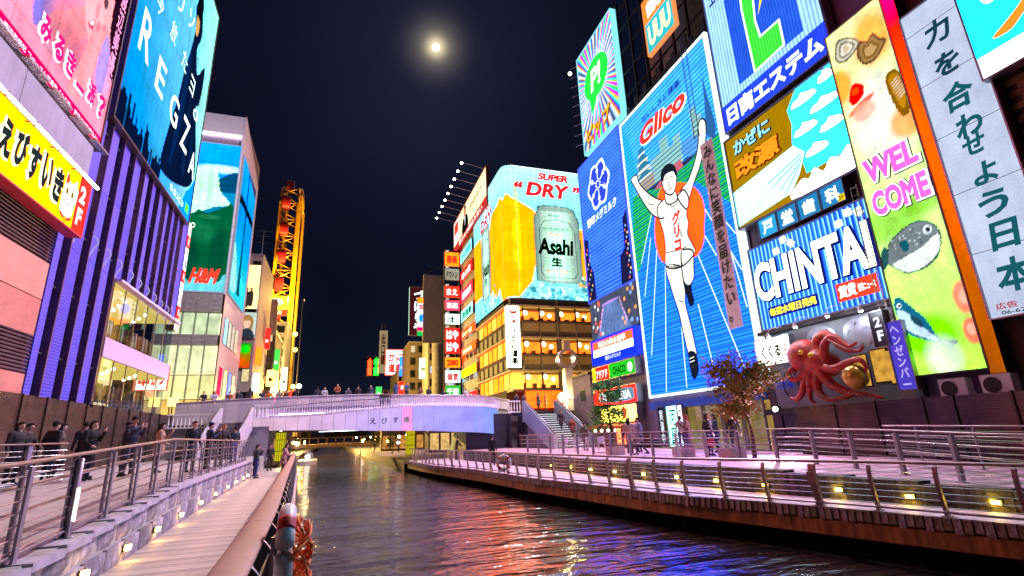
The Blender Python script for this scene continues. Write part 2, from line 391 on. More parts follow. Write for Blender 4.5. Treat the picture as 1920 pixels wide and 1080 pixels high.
# water: dark, rippled
wm, wt, WN, wo = nodes('canal_water'); wl = wt.links.new
wp = WN('ShaderNodeBsdfPrincipled'); wl(wp.outputs[0], wo.inputs[0])
wp.inputs['Base Color'].default_value = (.010, .007, .008, 1); wp.inputs['Roughness'].default_value = .12; wp.inputs['IOR'].default_value = 1.95; wp.inputs['Specular IOR Level'].default_value = .5
tc = WN('ShaderNodeTexCoord'); prev = None
for sx, sy, sc_, dist, st in ((.26, 1.0, .7, .24, 1), (.40, 1.2, 2.2, .085, 1), (.5, 1.5, 6.5, .018, 1)):
    mp = WN('ShaderNodeMapping'); mp.inputs['Scale'].default_value = (sx, sy, 1); mp.inputs['Rotation'].default_value = (0, 0, R(5 * sc_)); wl(tc.outputs['Object'], mp.inputs[0])
    nz = WN('ShaderNodeTexNoise'); nz.inputs['Scale'].default_value = sc_; nz.inputs['Detail'].default_value = 2.5; nz.inputs['Distortion'].default_value = .6; wl(mp.outputs[0], nz.inputs['Vector'])
    bp = WN('ShaderNodeBump'); bp.inputs['Strength'].default_value = st; bp.inputs['Distance'].default_value = dist; wl(nz.outputs['Fac'], bp.inputs['Height'])
    if prev: wl(prev.outputs[0], bp.inputs['Normal'])
    prev = bp
wl(prev.outputs[0], wp.inputs['Normal'])
wat = MB().face([(-25, -20, -.85), (25, -20, -.85), (25, 420, -.85), (-25, 420, -.85)]).build('water', wm); struct(wat)
# left bank
PAVE = mat('promenade_boards', 'b8b0aa', .6, 0, .18, 2.2, .12, 18, 0, ('Y', 6.2, .5)); PAVEP = mat('pink_paving', 'c696aa', .5, 0, .32, 1.3, .25, 14, .25, ('Y', 1.6, .6))
o = strip('promenade', YS, lambda y: -12.4, lambda y: XW(y) - .02, ZL, -3, PAVE); struct(o)
o = strip('boardwalk', YS + [60, 80, 120, 200], lambda y: XW(y) - .1, lambda y: XR(y) + .34, lambda y: -.075, -.42, mat('deck_joist', '5a4a40', .8)); struct(o)
PU = [MB().box(0, .006, -.07, 1, .154, 0).mesh('plank', m) for m in PLANKM]
y = 1.8; k = 0
while y < 43.6:
    c = link('plank', PU[(k * 7 + k // 3) % 4], o, (XW(y) + .0, y, 0)); c.scale.x = XR(y) + .3 - XW(y); y += .16; k += 1
bank = MB().box(-90, -8, -3, -12.4, 44, 3.3).build('street', mat('asphalt', '4a474b', .85, 0, .3, 3, .2, 40)); struct(bank)
bankf = MB().box(-90, 57.9, -3, -9, 400, 3.3).box(-90, 43.99, -3, -8.6, 57.91, 3.29).build('street', mat('asphalt', '4a474b', .85)); struct(bankf)
# far-left lower quay beyond the bridge
o = strip('quay', [44, 60, 80, 120, 200, 400], lambda y: -12, lambda y: XR(y) + .2, lambda y: -.08, -3, CONC); struct(o)
# right bank
o = strip('promenade', YS, lambda y: XV(y) + .12, lambda y: 20, ZR, -3, PAVEP); struct(o)
o = strip('boardwalk', YS + [60, 80], lambda y: XE(y) + .3, lambda y: XV(y) + .1, lambda y: -.225, -.3, mat('deck_joist', '5a4a40', .8)); struct(o)
ENDM = [mat('plank_end_%d' % k, c, .8, 0, .55, 14, .3, 60, .5) for k, c in enumerate(('dcd8c0', 'bcba98', 'e6e2d4', 'a4a67c'))]
PTOP = [mat('pink_deck_%d' % k, c, .55, 0, .2, 4, .1, 25) for k, c in enumerate(('d0b2bc', 'c6a8b4', 'd8bcc4', 'bea2ac'))]
PE = []
for k in range(4):
    q = MB().box(0, .004, -.22 - .02 * (k % 3), 1, .141, 0); q.m[5] = 1; PE.append(q.mesh('plank', [PTOP[k], ENDM[k]]))
y = 2.0; k = 0
while y < 45:
    c = link('plank', PE[(k * 5 + k // 4) % 4], o, (XE(y) + random.uniform(-.012, .012), y, 0)); c.scale.x = XV(y) - XE(y); y += .145; k += 1
BEAM = mat('wet_timber', 'c08a48', .55, 0, .4, 2.5, .2, 20, .45); PILE = mat('pile_timber', '2c2620', .8)
bm_ = thing('deck_beam', 'long brown timber beam under the edge of the right boardwalk', 'beam')
ys = [2, 6, 10, 14, 18, 22, 27, 32, 38, 44]
for a, c in zip(ys[:-1], ys[1:]):
    b = MB(); n = [(XE(a) + .08, a + .01), (XE(c) + .08, c - .01), (XE(c) + .3, c - .01), (XE(a) + .3, a + .01)]
    b.prism(n, -.56, -.262); b.build('beam', BEAM, bm_)
for ki, y in enumerate(np.arange(3, 44, 2.6)):
    p = MB().tube([(XE(y) + .75, y, -2.5), (XE(y) + .75, y, -.5)], .16, 8).build('support_pile', PILE, None, True)
    tag(p, 'dark round timber pile under the right boardwalk, %s from the near end' % ORD[ki], 'pile', 'piles under the right boardwalk')
qw = MB()
for a, c in zip(ys[:-1], ys[1:]): qw.face([(XV(a) - .3, a, -3), (XV(c) - .3, c, -3), (XV(c) - .3, c, -.3), (XV(a) - .3, a, -.3)])
struct(qw.build('quay_wall', mat('wet_concrete', '1c1a1a', .7)))
rq = strip('quay', [45, 60, 80, 120, 200, 400], lambda y: XE(y), lambda y: 40, lambda y: -.05, -3, CONC); struct(rq)
rb = MB().box(19.6, -8, -3, 90, 420, 1.0).box(14.5, 44, -3, 60, 58.2, 3.3).build('street', mat('asphalt', '4a474b', .85)); struct(rb)

# ---- left stone wall: two courses of rough blocks and a coping, with small warm lamps let into it
STONE = [mat('rough_stone_%d' % k, c, .8, 0, .45, 3.5, .8, 9, .35) for k, c in enumerate(('b0a4b0', '9c909e', 'beb2ba', '8c828e'))]
swl = thing('stone_wall', 'low rough grey stone wall along the left deck with a smooth coping', 'wall', (0, 0, 0))
def stone_mesh(l, h, m, seed):
    rr = random.Random(seed); b = bmesh.new()
    nx, nz = 4, 3; vs_ = {}
    for i in range(nx + 1):
        for j in range(nz + 1):
            e = i in (0, nx) or j in (0, nz)
            vs_[i, j] = b.verts.new(((0.0 if e else rr.uniform(.012, .042)), l * i / nx, h * j / nz))
    for i in range(nx):
        for j in range(nz): b.faces.new((vs_[i, j], vs_[i + 1, j], vs_[i + 1, j + 1], vs_[i, j + 1]))
    for e in [e for e in b.edges if e.is_boundary]: pass
    r_ = bmesh.ops.extrude_edge_only(b, edges=[e for e in b.edges if e.is_boundary])
    for v in [g for g in r_['geom'] if isinstance(g, bmesh.types.BMVert)]: v.co.x = -.25
    me = bpy.data.meshes.new('stone'); b.to_mesh(me); b.free(); me.materials.append(m)
    return me
SM = [stone_mesh(.9, .5, STONE[k % 4], k) for k in range(8)]
y = 2.0; k = 0
while y < 33.5:
    zt = ZL(y + .45) - .10; dx = XW(y + .9) - XW(y); an = -math.atan2(dx, .9) * 1
    for j in (0, 1):
        hh = zt / 2; s_ = link('stone', SM[(k * 3 + j * 5 + k // 5) % 8], swl, (XW(y) + (.03 if j == 0 else .0), y + .012 - (.4 if j else 0), j * hh + .004)); s_.scale = (1, .97, (hh - .012) / .5); s_.rotation_euler.z = an
    c = MB().box(-.36, .004, 0, .07, .896, .1).build('coping_stone', mat('coping', 'c0b4c2', .6, 0, .2, 4, .2, 30), swl)
    c.location = (XW(y), y, ZL(y + .45) - .098); c.rotation_euler.z = an; y += .9; k += 1
WARM = em((1.0, .58, .10), 45, light=True); LAMPB = mat('lamp_bezel', '55504a', .4, .8)
def wall_lamp(x, y, z, rz, label, grp, s=1.0, e=None, cs=None):
    t = thing('wall_lamp', label, 'lamp', (x, y, z), None, grp); t.rotation_euler.z = rz; t.scale = (s, s, s)
    MB().box(-.02, -.10, -.06, .012, .10, .06).build('bezel', LAMPB, t); MB().box(.0125, -.075, -.04, .07, .075, .04).build('lens', e or WARM, t)
    return t
for ki, y in enumerate((9.0, 10.9, 12.9, 15.2, 18, 20.8, 23.8, 26.6, 29.2, 31.4)):
    wall_lamp(XW(y) + .075, y, .22, .0, 'small warm recessed lamp in the left stone wall, %s from the near end' % ORD[ki], 'lamps along the left stone wall', .9)
# ---- right concrete wall with lamps
rwl = thing('concrete_wall', 'low dark stained concrete wall beside the right boardwalk', 'wall')
RW = mat('stained_concrete', '6a625c', .8, 0, .4, 2.2, .5, 14, .6)
y = 1.0
while y < 40:
    L_ = 1.45; zt = ZR(y + L_ / 2) + .06
    b = MB()
    for j in range(3):
        za, zb = -.1 + (zt + .1) * j / 3 + .006, -.1 + (zt + .1) * (j + 1) / 3 - .006
        c = MB().prism([(XV(y) - .1 - .015 * (j % 2), y + .008), (XV(y + L_) - .1 - .015 * (j % 2), y + L_ - .008), (XV(y + L_) + .28, y + L_ - .008), (XV(y) + .28, y + .008)], za, zb).build('block', RW, rwl)
    y += L_
YEL = em((1.0, .70, .04), 55, light=True)
for ki, y in enumerate((7.05, 8.43, 9.83, 11.65, 13.36, 15.1, 16.86, 18.68, 20.52, 22.4, 24.4)):
    wall_lamp(XV(y) - .14, y, .22 if y > 9 else .17, R(180), 'small yellow lamp on the wall beside the right boardwalk, %s from the near end' % ORD[ki], 'lamps along the right concrete wall', .85, YEL)

# ---- railings
def railing(name, label, P, h, cab, post, step, hand, hm, pm=POSTM, cr_=.008, hf=.7, grp=None, thick=None, base=None, cat='railing', extra=()):
    """P: polyline of foot points; posts every step; cables at the heights in cab"""
    t = thing(name, label, cat, (0, 0, 0), None, grp)
    P = [Vector(p) for p in P]; ls = [0]
    for a, b in zip(P[:-1], P[1:]): ls.append(ls[-1] + (b - a).length)
    def at(s):
        for k in range(len(P) - 1):
            if s <= ls[k + 1] or k == len(P) - 2:
                f = (s - ls[k]) / (ls[k + 1] - ls[k]); return P[k].lerp(P[k + 1], f), (P[k + 1] - P[k])
    MB().tube([p + Vector((0, 0, h)) for p in P], hand, 10, flatz=hf).build('handrail', hm, t, True)
    for c in cab: MB().tube([p + Vector((0, 0, c)) for p in P], cr_, 5).build('cable', CABLE, t)
    if base: MB().tube([p + Vector((0, 0, base)) for p in P], .025, 6).build('base_pipe', STEEL, t, True)
    for dx, z_, r_ in extra:
        Q = []
        for k, p in enumerate(P):
            d = (P[min(k + 1, len(P) - 1)] - P[max(k - 1, 0)]).normalized(); Q.append(p + Vector((-d.y * dx, d.x * dx, z_)))
        MB().tube(Q, r_, 8).build('grab_rail', hm, t, True)
    s = .12; k = 0
    while s < ls[-1]:
        p, d = at(s); me = thick if (thick and k % 5 == 0) else post
        link('post', me, t, p, (0, 0, math.atan2(d.y, d.x) - R(90))); s += step; k += 1
    return t
def cpost(w, hgt):
    o_ = [(.05, 0), (.005, .3), (-.035, .6), (-.03, .76), (.0, .86), (.06, .91)]; i_ = [(.09, .85), (.055, .80), (.045, .7), (.05, .55), (.085, .3), (.17, .0)]
    b = MB(); pts = [(x, z * hgt / .93) for x, z in o_ + i_]
    n = len(pts); 
    for sgn in (-1, 1): b.face([(p[0], sgn * w, p[1]) for p in (pts if sgn > 0 else pts[::-1])])
    for k in range(n):
        a, c = pts[k - 1], pts[k]; b.face([(a[0], -w, a[1]), (c[0], -w, c[1]), (c[0], w, c[1]), (a[0], w, a[1])])
    b.box(-.02, -w - .03, 0, .22, w + .03, .012)
    return b
RBROWN = mat('bronze_paint', 'a08686', .42, .4, .15, 6)
pc = cpost(.03, .93).mesh('post', RBROWN)
pt_ = cpost(.07, .93); pt_.box(-.09, -.085, .42, .02, .085, .72); pt_ = pt_.mesh('post', RBROWN)
railing('railing', 'bronze railing with curved posts and steel cables on the edge of the right boardwalk', [(XE(y) + .1, y, 0) for y in np.arange(3.7, 44, 1.13)], .945,
        [.16, .28, .4, .52, .64, .76], pc, 1.145, .05, RBROWN, thick=pt_, base=.08)
def rpost(r=.028, h=1.02):
    b = MB().tube([(0, 0, 0), (0, 0, h)], r, 8).box(-.07, -.05, 0, .07, .05, .012).box(-.09, -.012, .55, -.02, .012, .58)
    return b.mesh('post', POSTM)
def bpost(h=1.02):
    b = MB().box(-.05, -.045, 0, -.02, .045, h - .03).box(.02, -.045, 0, .05, .045, h - .03).tube([(0, 0, h - .06), (0, 0, h)], .015, 6).box(-.09, -.08, 0, .09, .08, .012)
    return b.mesh('post', POSTM)
CB = [.14, .27, .40, .53, .66, .79, .92]
railing('railing', 'brown topped cable railing at the front of the right promenade above the lamps', [(12.45, 3.5, ZR(3.5)), (12.7, 7.2, ZR(7.2)), (13.35, 10, ZR(10)), (13.9, 13.2, ZR(13.2)), (13.2, 18, ZR(18)), (12.4, 24, .6), (11.4, 33, .6)],
        1.05, CB, bpost(), 1.5, .032, RBROWN, extra=((-.1, .78, .022), (-.1, .55, .022)))
railing('railing', 'short cable railing behind the front one beside the dark panel fence', [(15.8, 3.5, .35), (15.3, 8, .45), (15.1, 11.2, .55)], 1.05, CB, rpost(), 1.35, .03, RBROWN, extra=((-.1, .78, .022),))
railing('railing', 'pink brown topped cable railing on the coping of the left stone wall', [(XW(y) - .17, y, ZL(y)) for y in (3, 5, 7.06, 8.5, 10, 12, 14.7, 17, 20, 24, 28, 32.5)], 1.06, CB, bpost(1.04), 1.45, .036, BROWNRAIL, base=.09,
        extra=((.13, .78, .025), (.13, .5, .025)))
railing('railing', 'short pale railing standing on the far left terrace before the dark wall', [(-9.2, 15.4, .92), (-7.2, 18.2, .92)], 1.1, CB, bpost(1.08), 1.2, .03, BROWNRAIL, base=.09)
# light column in the left railing
lc = thing('light_column', 'grey steel post with a glowing strip beside the left railing', 'lamp', (XW(8.9) - .17, 8.95, ZL(8.9)))
MB().tube([(0, 0, 0), (0, 0, 1.0)], .055, 12).box(-.1, -.1, 0, .1, .1, .012).build('column', POSTM, lc, True)
MB().box(.045, -.018, .2, .062, .018, .62).build('light_strip', em((1, .93, .62), 9, light=True), lc)
# ---- wide handrail of the left deck on dark crescent fins
wr = thing('railing', 'wide brown capped railing with dark crescent fins along the edge of the left deck', 'railing')
HP = [(XR(y), y, 1.0) for y in np.arange(-.6, 43, 1.2)]
WR = mat('wide_handrail', 'b48674', .62, 0, .12, 6)
HQ = [HP[k] for k in range(len(HP))]
MB().tube(cr(HQ, 3, False), .125, 16, flatz=.36).build('handrail', WR, wr, True)
for y in np.arange(2.6, 40, 3.6): MB().tube([(XR(y), y - .006, 1.0), (XR(y), y + .006, 1.0)], .1265, 16, flatz=.36).build('joint', mat('joint_dark', '4a3630', .7), wr)
FIN = mat('fin_paint', '30383c', .35, .5); FINE = mat('fin_edge', 'b8b2b4', .4, .6)
oo = cr([(.0, .97), (.14, .86), (.235, .6), (.24, .3), (.17, 0)], 5, False); ii = cr([(.04, 0), (.09, .3), (.08, .55), (.0, .75), (-.1, .9)], 5, False)
fb = MB(); pts = oo + ii; 
for sg in (-1, 1): fb.face([(p[0], sg * .025, p[1]) for p in (pts if sg < 0 else pts[::-1])])
for k in range(len(pts)):
    a, c = pts[k - 1], pts[k]; fb.face([(a[0], -.025, a[1]), (a[0], .025, a[1]), (c[0], .025, c[1]), (c[0], -.025, c[1])], 1 if 1 <= k < len(oo) else 0)
fm = fb.mesh('fin', [FIN, FINE])
for y in np.arange(1.2, 43, 1.15): link('fin', fm, wr, (XR(y), y, 0))
for z_, dx in ((.22, .2), (.42, .215), (.62, .2), (.8, .14)): MB().tube([(XR(y) + dx, y, z_) for y in np.arange(.5, 43, 1.5)], .011, 6).build('cable', CABLE, wr)
# ---- lifebuoys
def lifebuoy(label, loc, rz, rope):
    t = thing('lifebuoy', label, 'lifebuoy', loc, None, 'lifebuoys on the railings'); t.rotation_euler.z = rz
    ring = [(0, .3 * math.cos(a), .3 * math.sin(a)) for a in np.linspace(0, 2 * math.pi, 33)[:-1]]
    MB().tube(ring, .075, 10, closed=True).build('ring', mat('buoy_white', 'e8e4e0', .4, 0, .06), t, True)
    for k in range(4):
        a0 = math.pi / 4 + k * math.pi / 2
        MB().tube([(0, .3 * math.cos(a), .3 * math.sin(a)) for a in np.linspace(a0 - .17, a0 + .17, 6)], .078, 10).build('band', mat('buoy_red', 'd02a1c', .45), t, True)
    MB().box(-.12, -.02, -.5, -.09, .02, .1).build('bracket', STEEL, t)
    if rope:
        rr = random.Random(5); b = MB()
        for k in range(15):
            y0 = rr.uniform(-.25, .2); p = []; ph = rr.uniform(0, 6); fq = rr.uniform(.6, 2.2); am = rr.uniform(.04, .2)
            for q in range(10): p.append((.11 + .07 * math.sin(ph + q * .8 * fq) + rr.uniform(0, .05), y0 + am * math.sin(ph * 2 + q * .7 * fq) + rr.uniform(-.03, .03),   .2 - q * .085 + rr.uniform(-.03, .03)))
            b.tube(cr(p, 3, False), .013, 5)
        b.build('rope', mat('orange_rope', 'ff7426', .7, 0, .2, 40), t, True)
lifebuoy('white lifebuoy with red bands and tangled orange rope on the left deck railing', (XR(5.4) + .3, 5.35, .9), R(3), True)
lifebuoy('white and red lifebuoy hung on the right boardwalk railing near the bridge', (XE(24) - .02, 24, .5), R(75), False)
# ---- dark panelled walls on both banks
def panel_fence(name, label, pts, z0, z1, m, xo, cap):
    t = thing(name, label, 'fence')
    for a, b in zip(pts[:-1], pts[1:]):
        (xa, ya), (xb, yb) = a, b; s_ = 1 if xo > 0 else -1
        MB().prism([(xa, ya + .025), (xb, yb - .025), (xb + xo * .06, yb - .025), (xa + xo * .06, ya + .025)] if yb > ya else [(xa, ya), (xb, yb), (xb + xo * .06, yb), (xa + xo * .06, ya)], z0, z1).build('panel', m, t)
        MB().box(xa - .05, ya - .024, z0, xa + .05, ya + .024, z1 + .03).build('batten', cap, t)
    return t
BRP = mat('brown_slat_panel', '4a3832', .28, .25, .3, 2, 0, 20, .2, ('Z', 16, .7)); BRD = mat('dark_batten', '2e2422', .4, .3)
panel_fence('panel_wall', 'tall dark brown slatted panel wall below the blue building', [(-11.9, y) for y in (12, 14, 16, 17.9, 19.8, 21.7, 23.6, 25.5, 27.4, 29.3, 31.2, 33.1, 35, 36.9, 38.8, 40.7, 42.6, 44.4)], .9, 4.05, BRP, -1, BRD)
panel_fence('panel_fence', 'dark glossy brown panel fence below the octopus and the picture screen', [(17.5, y) for y in (3.4, 5.1, 6.9, 8.0, 9.15, 10.62, 11.5, 13.06, 14.64, 16.44)], .3, 2.38, mat('glossy_brown_panel', '3c2824', .2, .2, .35, 1.5, 0, 20, .2, ('Z', 14, .6)), 1, BRD)
# ================================================================== the bridge
LEN0, LEN1 = -6.4, 14.4
def YB(x): return 44 - 1.0 * math.sin(math.pi * max(0, min(1, (x - LEN0) / (LEN1 - LEN0)))) + (max(0, x - 11.8) ** 2) * .55
ZBOT = itp([(-6.4, 2.76), (-1.3, 2.62), (2.7, 2.43), (7, 2.28), (11.6, 1.98), (14.4, 1.72)])
ZMID = itp([(-6.4, 3.6), (-1.4, 3.72), (5, 4.2), (8, 4.24), (11.7, 4.12), (14.4, 3.98)])
ZTOP = itp([(-5.6, 4.33), (-1.44, 4.66), (2.66, 4.88), (7, 5.12), (11.7, 5.08), (14.4, 4.7)])
BR = thing('bridge', 'pale purple lit footbridge of curved panels crossing the canal', 'bridge')
n = 24; xs = np.linspace(LEN0, LEN1, n + 1)
PC = ['c9a3be', 'c9a3be', 'cba5c2', 'cca6c6', 'caa4c8', 'c8a2cc', 'c8a4d0', 'c6a4d6', 'c2a2da', 'bfa2de', 'bca0e0', 'bca2e6', 'bb9ee6', 'f094d8', 'a99ae8', 'a496ea', 'a096ec', '9c94ee', '9a92f0', '9890f0', '9090f2', '8590f4', '7a92f4', '6f98ee']
for k in range(n):
    a, b = xs[k] + .012, xs[k + 1] - .012
    q = MB(); A = [(a, YB(a), ZBOT(a)), (b, YB(b), ZBOT(b)), (b, YB(b), ZMID(b)), (a, YB(a), ZMID(a))]
    q.face(A); q.face([(p[0], p[1] + .08, p[2]) for p in A[::-1]])
    for i in range(4): q.face([A[i], A[i - 1], (A[i - 1][0], A[i - 1][1] + .08, A[i - 1][2]), (A[i][0], A[i][1] + .08, A[i][2])])
    q.build('panel', em(PC[k], 1.05, 'n', .8, .35), BR)  # coloured light on the bridge put into the panels as their own glow
q = MB()
for a, b in zip(xs[:-1], xs[1:]):
    q.face([(a, YB(a) + .1, ZBOT(a) + .02), (b, YB(b) + .1, ZBOT(b) + .02), (b, YB(b) + .1, ZMID(b) - .02), (a, YB(a) + .1, ZMID(a) - .02)])
    q.face([(a, YB(a) - .32, ZMID(a) + .0), (b, YB(b) - .32, ZMID(b) + .0), (b, YB(b) - .32, ZMID(b) + .14), (a, YB(a) - .32, ZMID(a) + .14)], 1)
    q.face([(a, YB(a) - .32, ZMID(a) + .07), (b, YB(b) - .32, ZMID(b) + .07), (b, YB(b) + .5, ZMID(b) + .07), (a, YB(a) + .5, ZMID(a) + .07)], 1)
    q.face([(a, YB(a) - .32, ZMID(a)), (a, YB(a) + .1, ZMID(a)), (b, YB(b) + .1, ZMID(b)), (b, YB(b) - .32, ZMID(b))], 1)
q.build('girder', [mat('girder_grey', '34303a', .6), mat('ledge_white', 'd8cfdc', .5)], BR)
MB().prism([(LEN0 + .05, 44.6), (0, 44), (4, 43.5), (8, 43.8), (11.5, 44.6), (14.3, 47.5), (14.3, 58), (LEN0, 58)], 2.78, 3.4).build('deck_slab', mat('soffit', '57504e', .7, 0, .25, .8, .1, 10), BR)
MB().prism([(-13.5, 48.2), (16, 48.2), (16, 58), (-13.5, 58)], 3.42, 4.3).build('deck_slab', mat('bridge_paving', '8a8288', .7), BR)
# sloping slatted rail, each slat leaning outwards
sl = MB().box(-.03, -.09, 0, .03, .0, 1).mesh('slat', mat('white_slat', 'ded4e2', .4, 0, .05))
k = 0; x = -5.62
while x < 14.35:
    h_ = ZTOP(x) - ZMID(x) - .1; dy = (YB(x + .05) - YB(x - .05)) / .1
    c = link('slat', sl, BR, (x, YB(x) - .02, ZMID(x) + .075), (R(14), 0, math.atan(dy))); c.scale = (1, 1.3, h_); x += .185; k += 1
MB().tube([(x, YB(x) - .15 - .0, ZTOP(x)) for x in np.linspace(-5.65, 14.3, 30)], .045, 8).build('handrail', STEEL, BR, True)
q = MB()
for a, b in zip(np.linspace(-5.6, 14.2, 25)[:-1], np.linspace(-5.6, 14.2, 25)[1:]): q.face([(a, YB(a) - .26, ZMID(a) + .085), (b, YB(b) - .26, ZMID(b) + .085), (b, YB(b) - .2, ZMID(b) + .085), (a, YB(a) - .2, ZMID(a) + .085)])
q.build('light_strip', em('dcc4ff', 24, light=True), BR)  # strip added behind the ledge lip to light the slats
q = MB().face([(-4.6, 46.9, 4.0), (14, 46.9, 4.0), (14, 47.1, 4.1), (-4.6, 47.1, 4.1)]).build('light_strip', em('f0c8e8', 9, light=True), BR)  # unseen strip added to light the parapet tiles
# name in brush characters on the panels
for ch, x in (('え', 2.35), ('び', 3.25), ('す', 4.12), ('橋', 5.02)):
    g = T(BR, ch, 0, 0, .46, .46, mat('bronze_ink', '1c1a20', .5) if ch != '橋' else mat('verdigris', '4c9a80', .5), .02, name='lettering')
    _FIT.pop(); bpy.context.view_layer.update(); bb = g.dimensions
    g.scale = (.46 / bb.x, .46 / bb.y, .1); g.rotation_euler = (R(90), 0, 0); g.location = (x, min(YB(x - .1), YB(x + .5)) - .03, (ZBOT(x) + ZMID(x)) / 2 - .25)
# tiled parapet of the upper deck
ZP = itp([(-12.4, 5.2), (-6.6, 5.5), (-1.6, 5.63), (2.9, 5.7), (7.7, 5.56), (12.8, 5.42), (15.7, 4.95)])
TILE = [mat('parapet_tile_%d' % k, c, .5, 0, .1, 2) for k, c in enumerate(('b9adb6', 'b1a6b2', 'c0b4ba'))]
xs = np.linspace(-12.4, 15.7, 32)
for k in range(31):
    a, b = xs[k] + .008, xs[k + 1] - .008
    for j in range(2 if a > -5 else 4):
        z1a, z1b = ZP(a) - .06 - .46 * j, ZP(b) - .06 - .46 * j
        q = MB().prism([(a, 47.9), (b, 47.9), (b, 48.0), (a, 48.0)], [z1a - .45, z1b - .45, z1b - .45, z1a - .45], [z1a, z1b, z1b, z1a]); q.build('tile', TILE[(k * 5 + j * 3) % 3], BR)
MB().prism([(-12.4, 48.0)] + [(15.7, 48.0)] + [(15.7, 48.18), (-12.4, 48.18)], 3.4, [5.1, 4.85, 4.85, 5.1]).build('parapet_core', CONC, BR)
q = MB()
for a, b in zip(xs[:-1], xs[1:]): q.prism([(a, 47.82), (b, 47.82), (b, 48.26), (a, 48.26)], [ZP(a) - .055, ZP(b) - .055, ZP(b) - .055, ZP(a) - .055], [ZP(a), ZP(b), ZP(b), ZP(a)])
q.build('parapet_cap', mat('cap_stone', 'cabfc8', .5), BR)
# lamps under the soffit
for ki, (x, y) in enumerate(((9.4, 45.2), (10.6, 45.4), (12.4, 47), (13.2, 48), (7, 46), (-3.6, 45), (-4.5, 48))):
    t = thing('ceiling_lamp', 'small round downlight under the %s' % ('right end of the bridge, %s of five' % ORD[ki] if ki < 5 else 'left end of the bridge, %s of two' % ORD[ki - 5]), 'lamp', (x, y, 2.74), None, 'downlights under the bridge')
    MB().tube([(0, 0, 0), (0, 0, .04)], .12, 12).build('housing', STEEL, t, True); MB().tube([(0, 0, -.015), (0, 0, -.002)], .09, 12).build('lens', em((1, .85, .55), 18, light=True), t)
# glowing yellow pillars and the arched beam behind the bridge
for x, w_, lab in ((-5.6, .9, 'yellow lit square column under the left end of the bridge'), (7.8, .9, 'yellow lit square column beyond the right boardwalk under the bridge')):
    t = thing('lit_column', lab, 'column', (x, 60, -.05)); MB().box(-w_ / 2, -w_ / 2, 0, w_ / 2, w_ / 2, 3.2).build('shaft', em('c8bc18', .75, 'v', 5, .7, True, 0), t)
    for q_ in (.0, 1.0, 2.1, 3.15): MB().box(-w_ / 2 - .05, -w_ / 2 - .05, q_, w_ / 2 + .05, w_ / 2 + .05, q_ + .06).build('band', DARK, t)
t = thing('curved_column', 'cream curved column lit yellow under the right end of the bridge', 'column', (12.4, 58.5, 0))
MB().tube(cr([(-.3, 0, 0), (.1, 0, 1.0), (.5, 0, 1.9), (.3, 0, 2.5), (-.6, 0, 2.85)], 5, False), .34, 10).build('shaft', em('cfc070', .75, 'n', 1, .4), t, True)  # yellow light on the column put in as its own glow
t = thing('light_tube', 'long white light tube spanning the canal beyond the bridge', 'lamp', (-2.2, 70, 3.0)); MB().tube([(0, 0, 0), (15.5, 0, .0)], .09, 8).build('tube', em('d6e6ff', 5, light=True), t, True); MB().box(0, .1, .05, 15.5, .2, .3).build('carrier', DARK, t)
# ---- stairs at both ends
def stairs(label, x0, x1, ytop, ybot, ztop, zbot, nst, wallm, litn):
    t = thing('staircase', label, 'stairs')
    for k in range(nst):
        z1 = ztop - (ztop - zbot) * k / nst; ya = ytop - (ytop - ybot) * k / nst; yb = ytop - (ytop - ybot) * (k + 1) / nst
        s_ = MB().box(x0 + .13, yb, zbot - .5, x1 - .13, ya - .002, z1 - (ztop - zbot) / nst).build('step', mat('stair_stone', '6c666c', .7), t)
        if litn and k % 1 == 0: MB().box(x0 + .3, yb - .012, z1 - (ztop - zbot) / nst - .07, x1 - .3, yb - .002, z1 - (ztop - zbot) / nst - .015).build('nosing', em('dfe4ee', .9), s_)
    for x in (x0, x1):
        q = MB(); w = .12
        P = [(ytop + .5, ztop + .95), (ytop, ztop + .95), (ybot - .1, zbot + .95), (ybot - .1, zbot - .02), (ybot + .9, zbot - .02), (ytop, ztop - .8), (ytop + .5, ztop - .8)]
        for sx in (-w, w): q.face([(x + sx, p[0], p[1]) for p in (P if sx > 0 else P[::-1])])
        for i in range(len(P)): q.face([(x - w, P[i - 1][0], P[i - 1][1]), (x - w, P[i][0], P[i][1]), (x + w, P[i][0], P[i][1]), (x + w, P[i - 1][0], P[i - 1][1])])
        g = q.build('balustrade', wallm, t)
        MB().tube([(x, ytop + .5, ztop + 1.03), (x, ytop, ztop + 1.03), (x, ybot - .1, zbot + 1.03)], .05, 8).build('handrail', STEEL, g, True)
    return t
stairs('grey staircase with bright step edges from the bridge down to the right promenade', 15.3, 18.3, 42.4, 36.2, 3.5, .6, 16, mat('stair_panel_blue', 'a6b4c4', .35, .2, .12, 3), True)
stairs('pale staircase from the left end of the bridge down to the terrace', -8.3, -6.2, 43.2, 37.6, 3.5, .92, 14, mat('stair_panel_white', 'cfc6d0', .4), False)
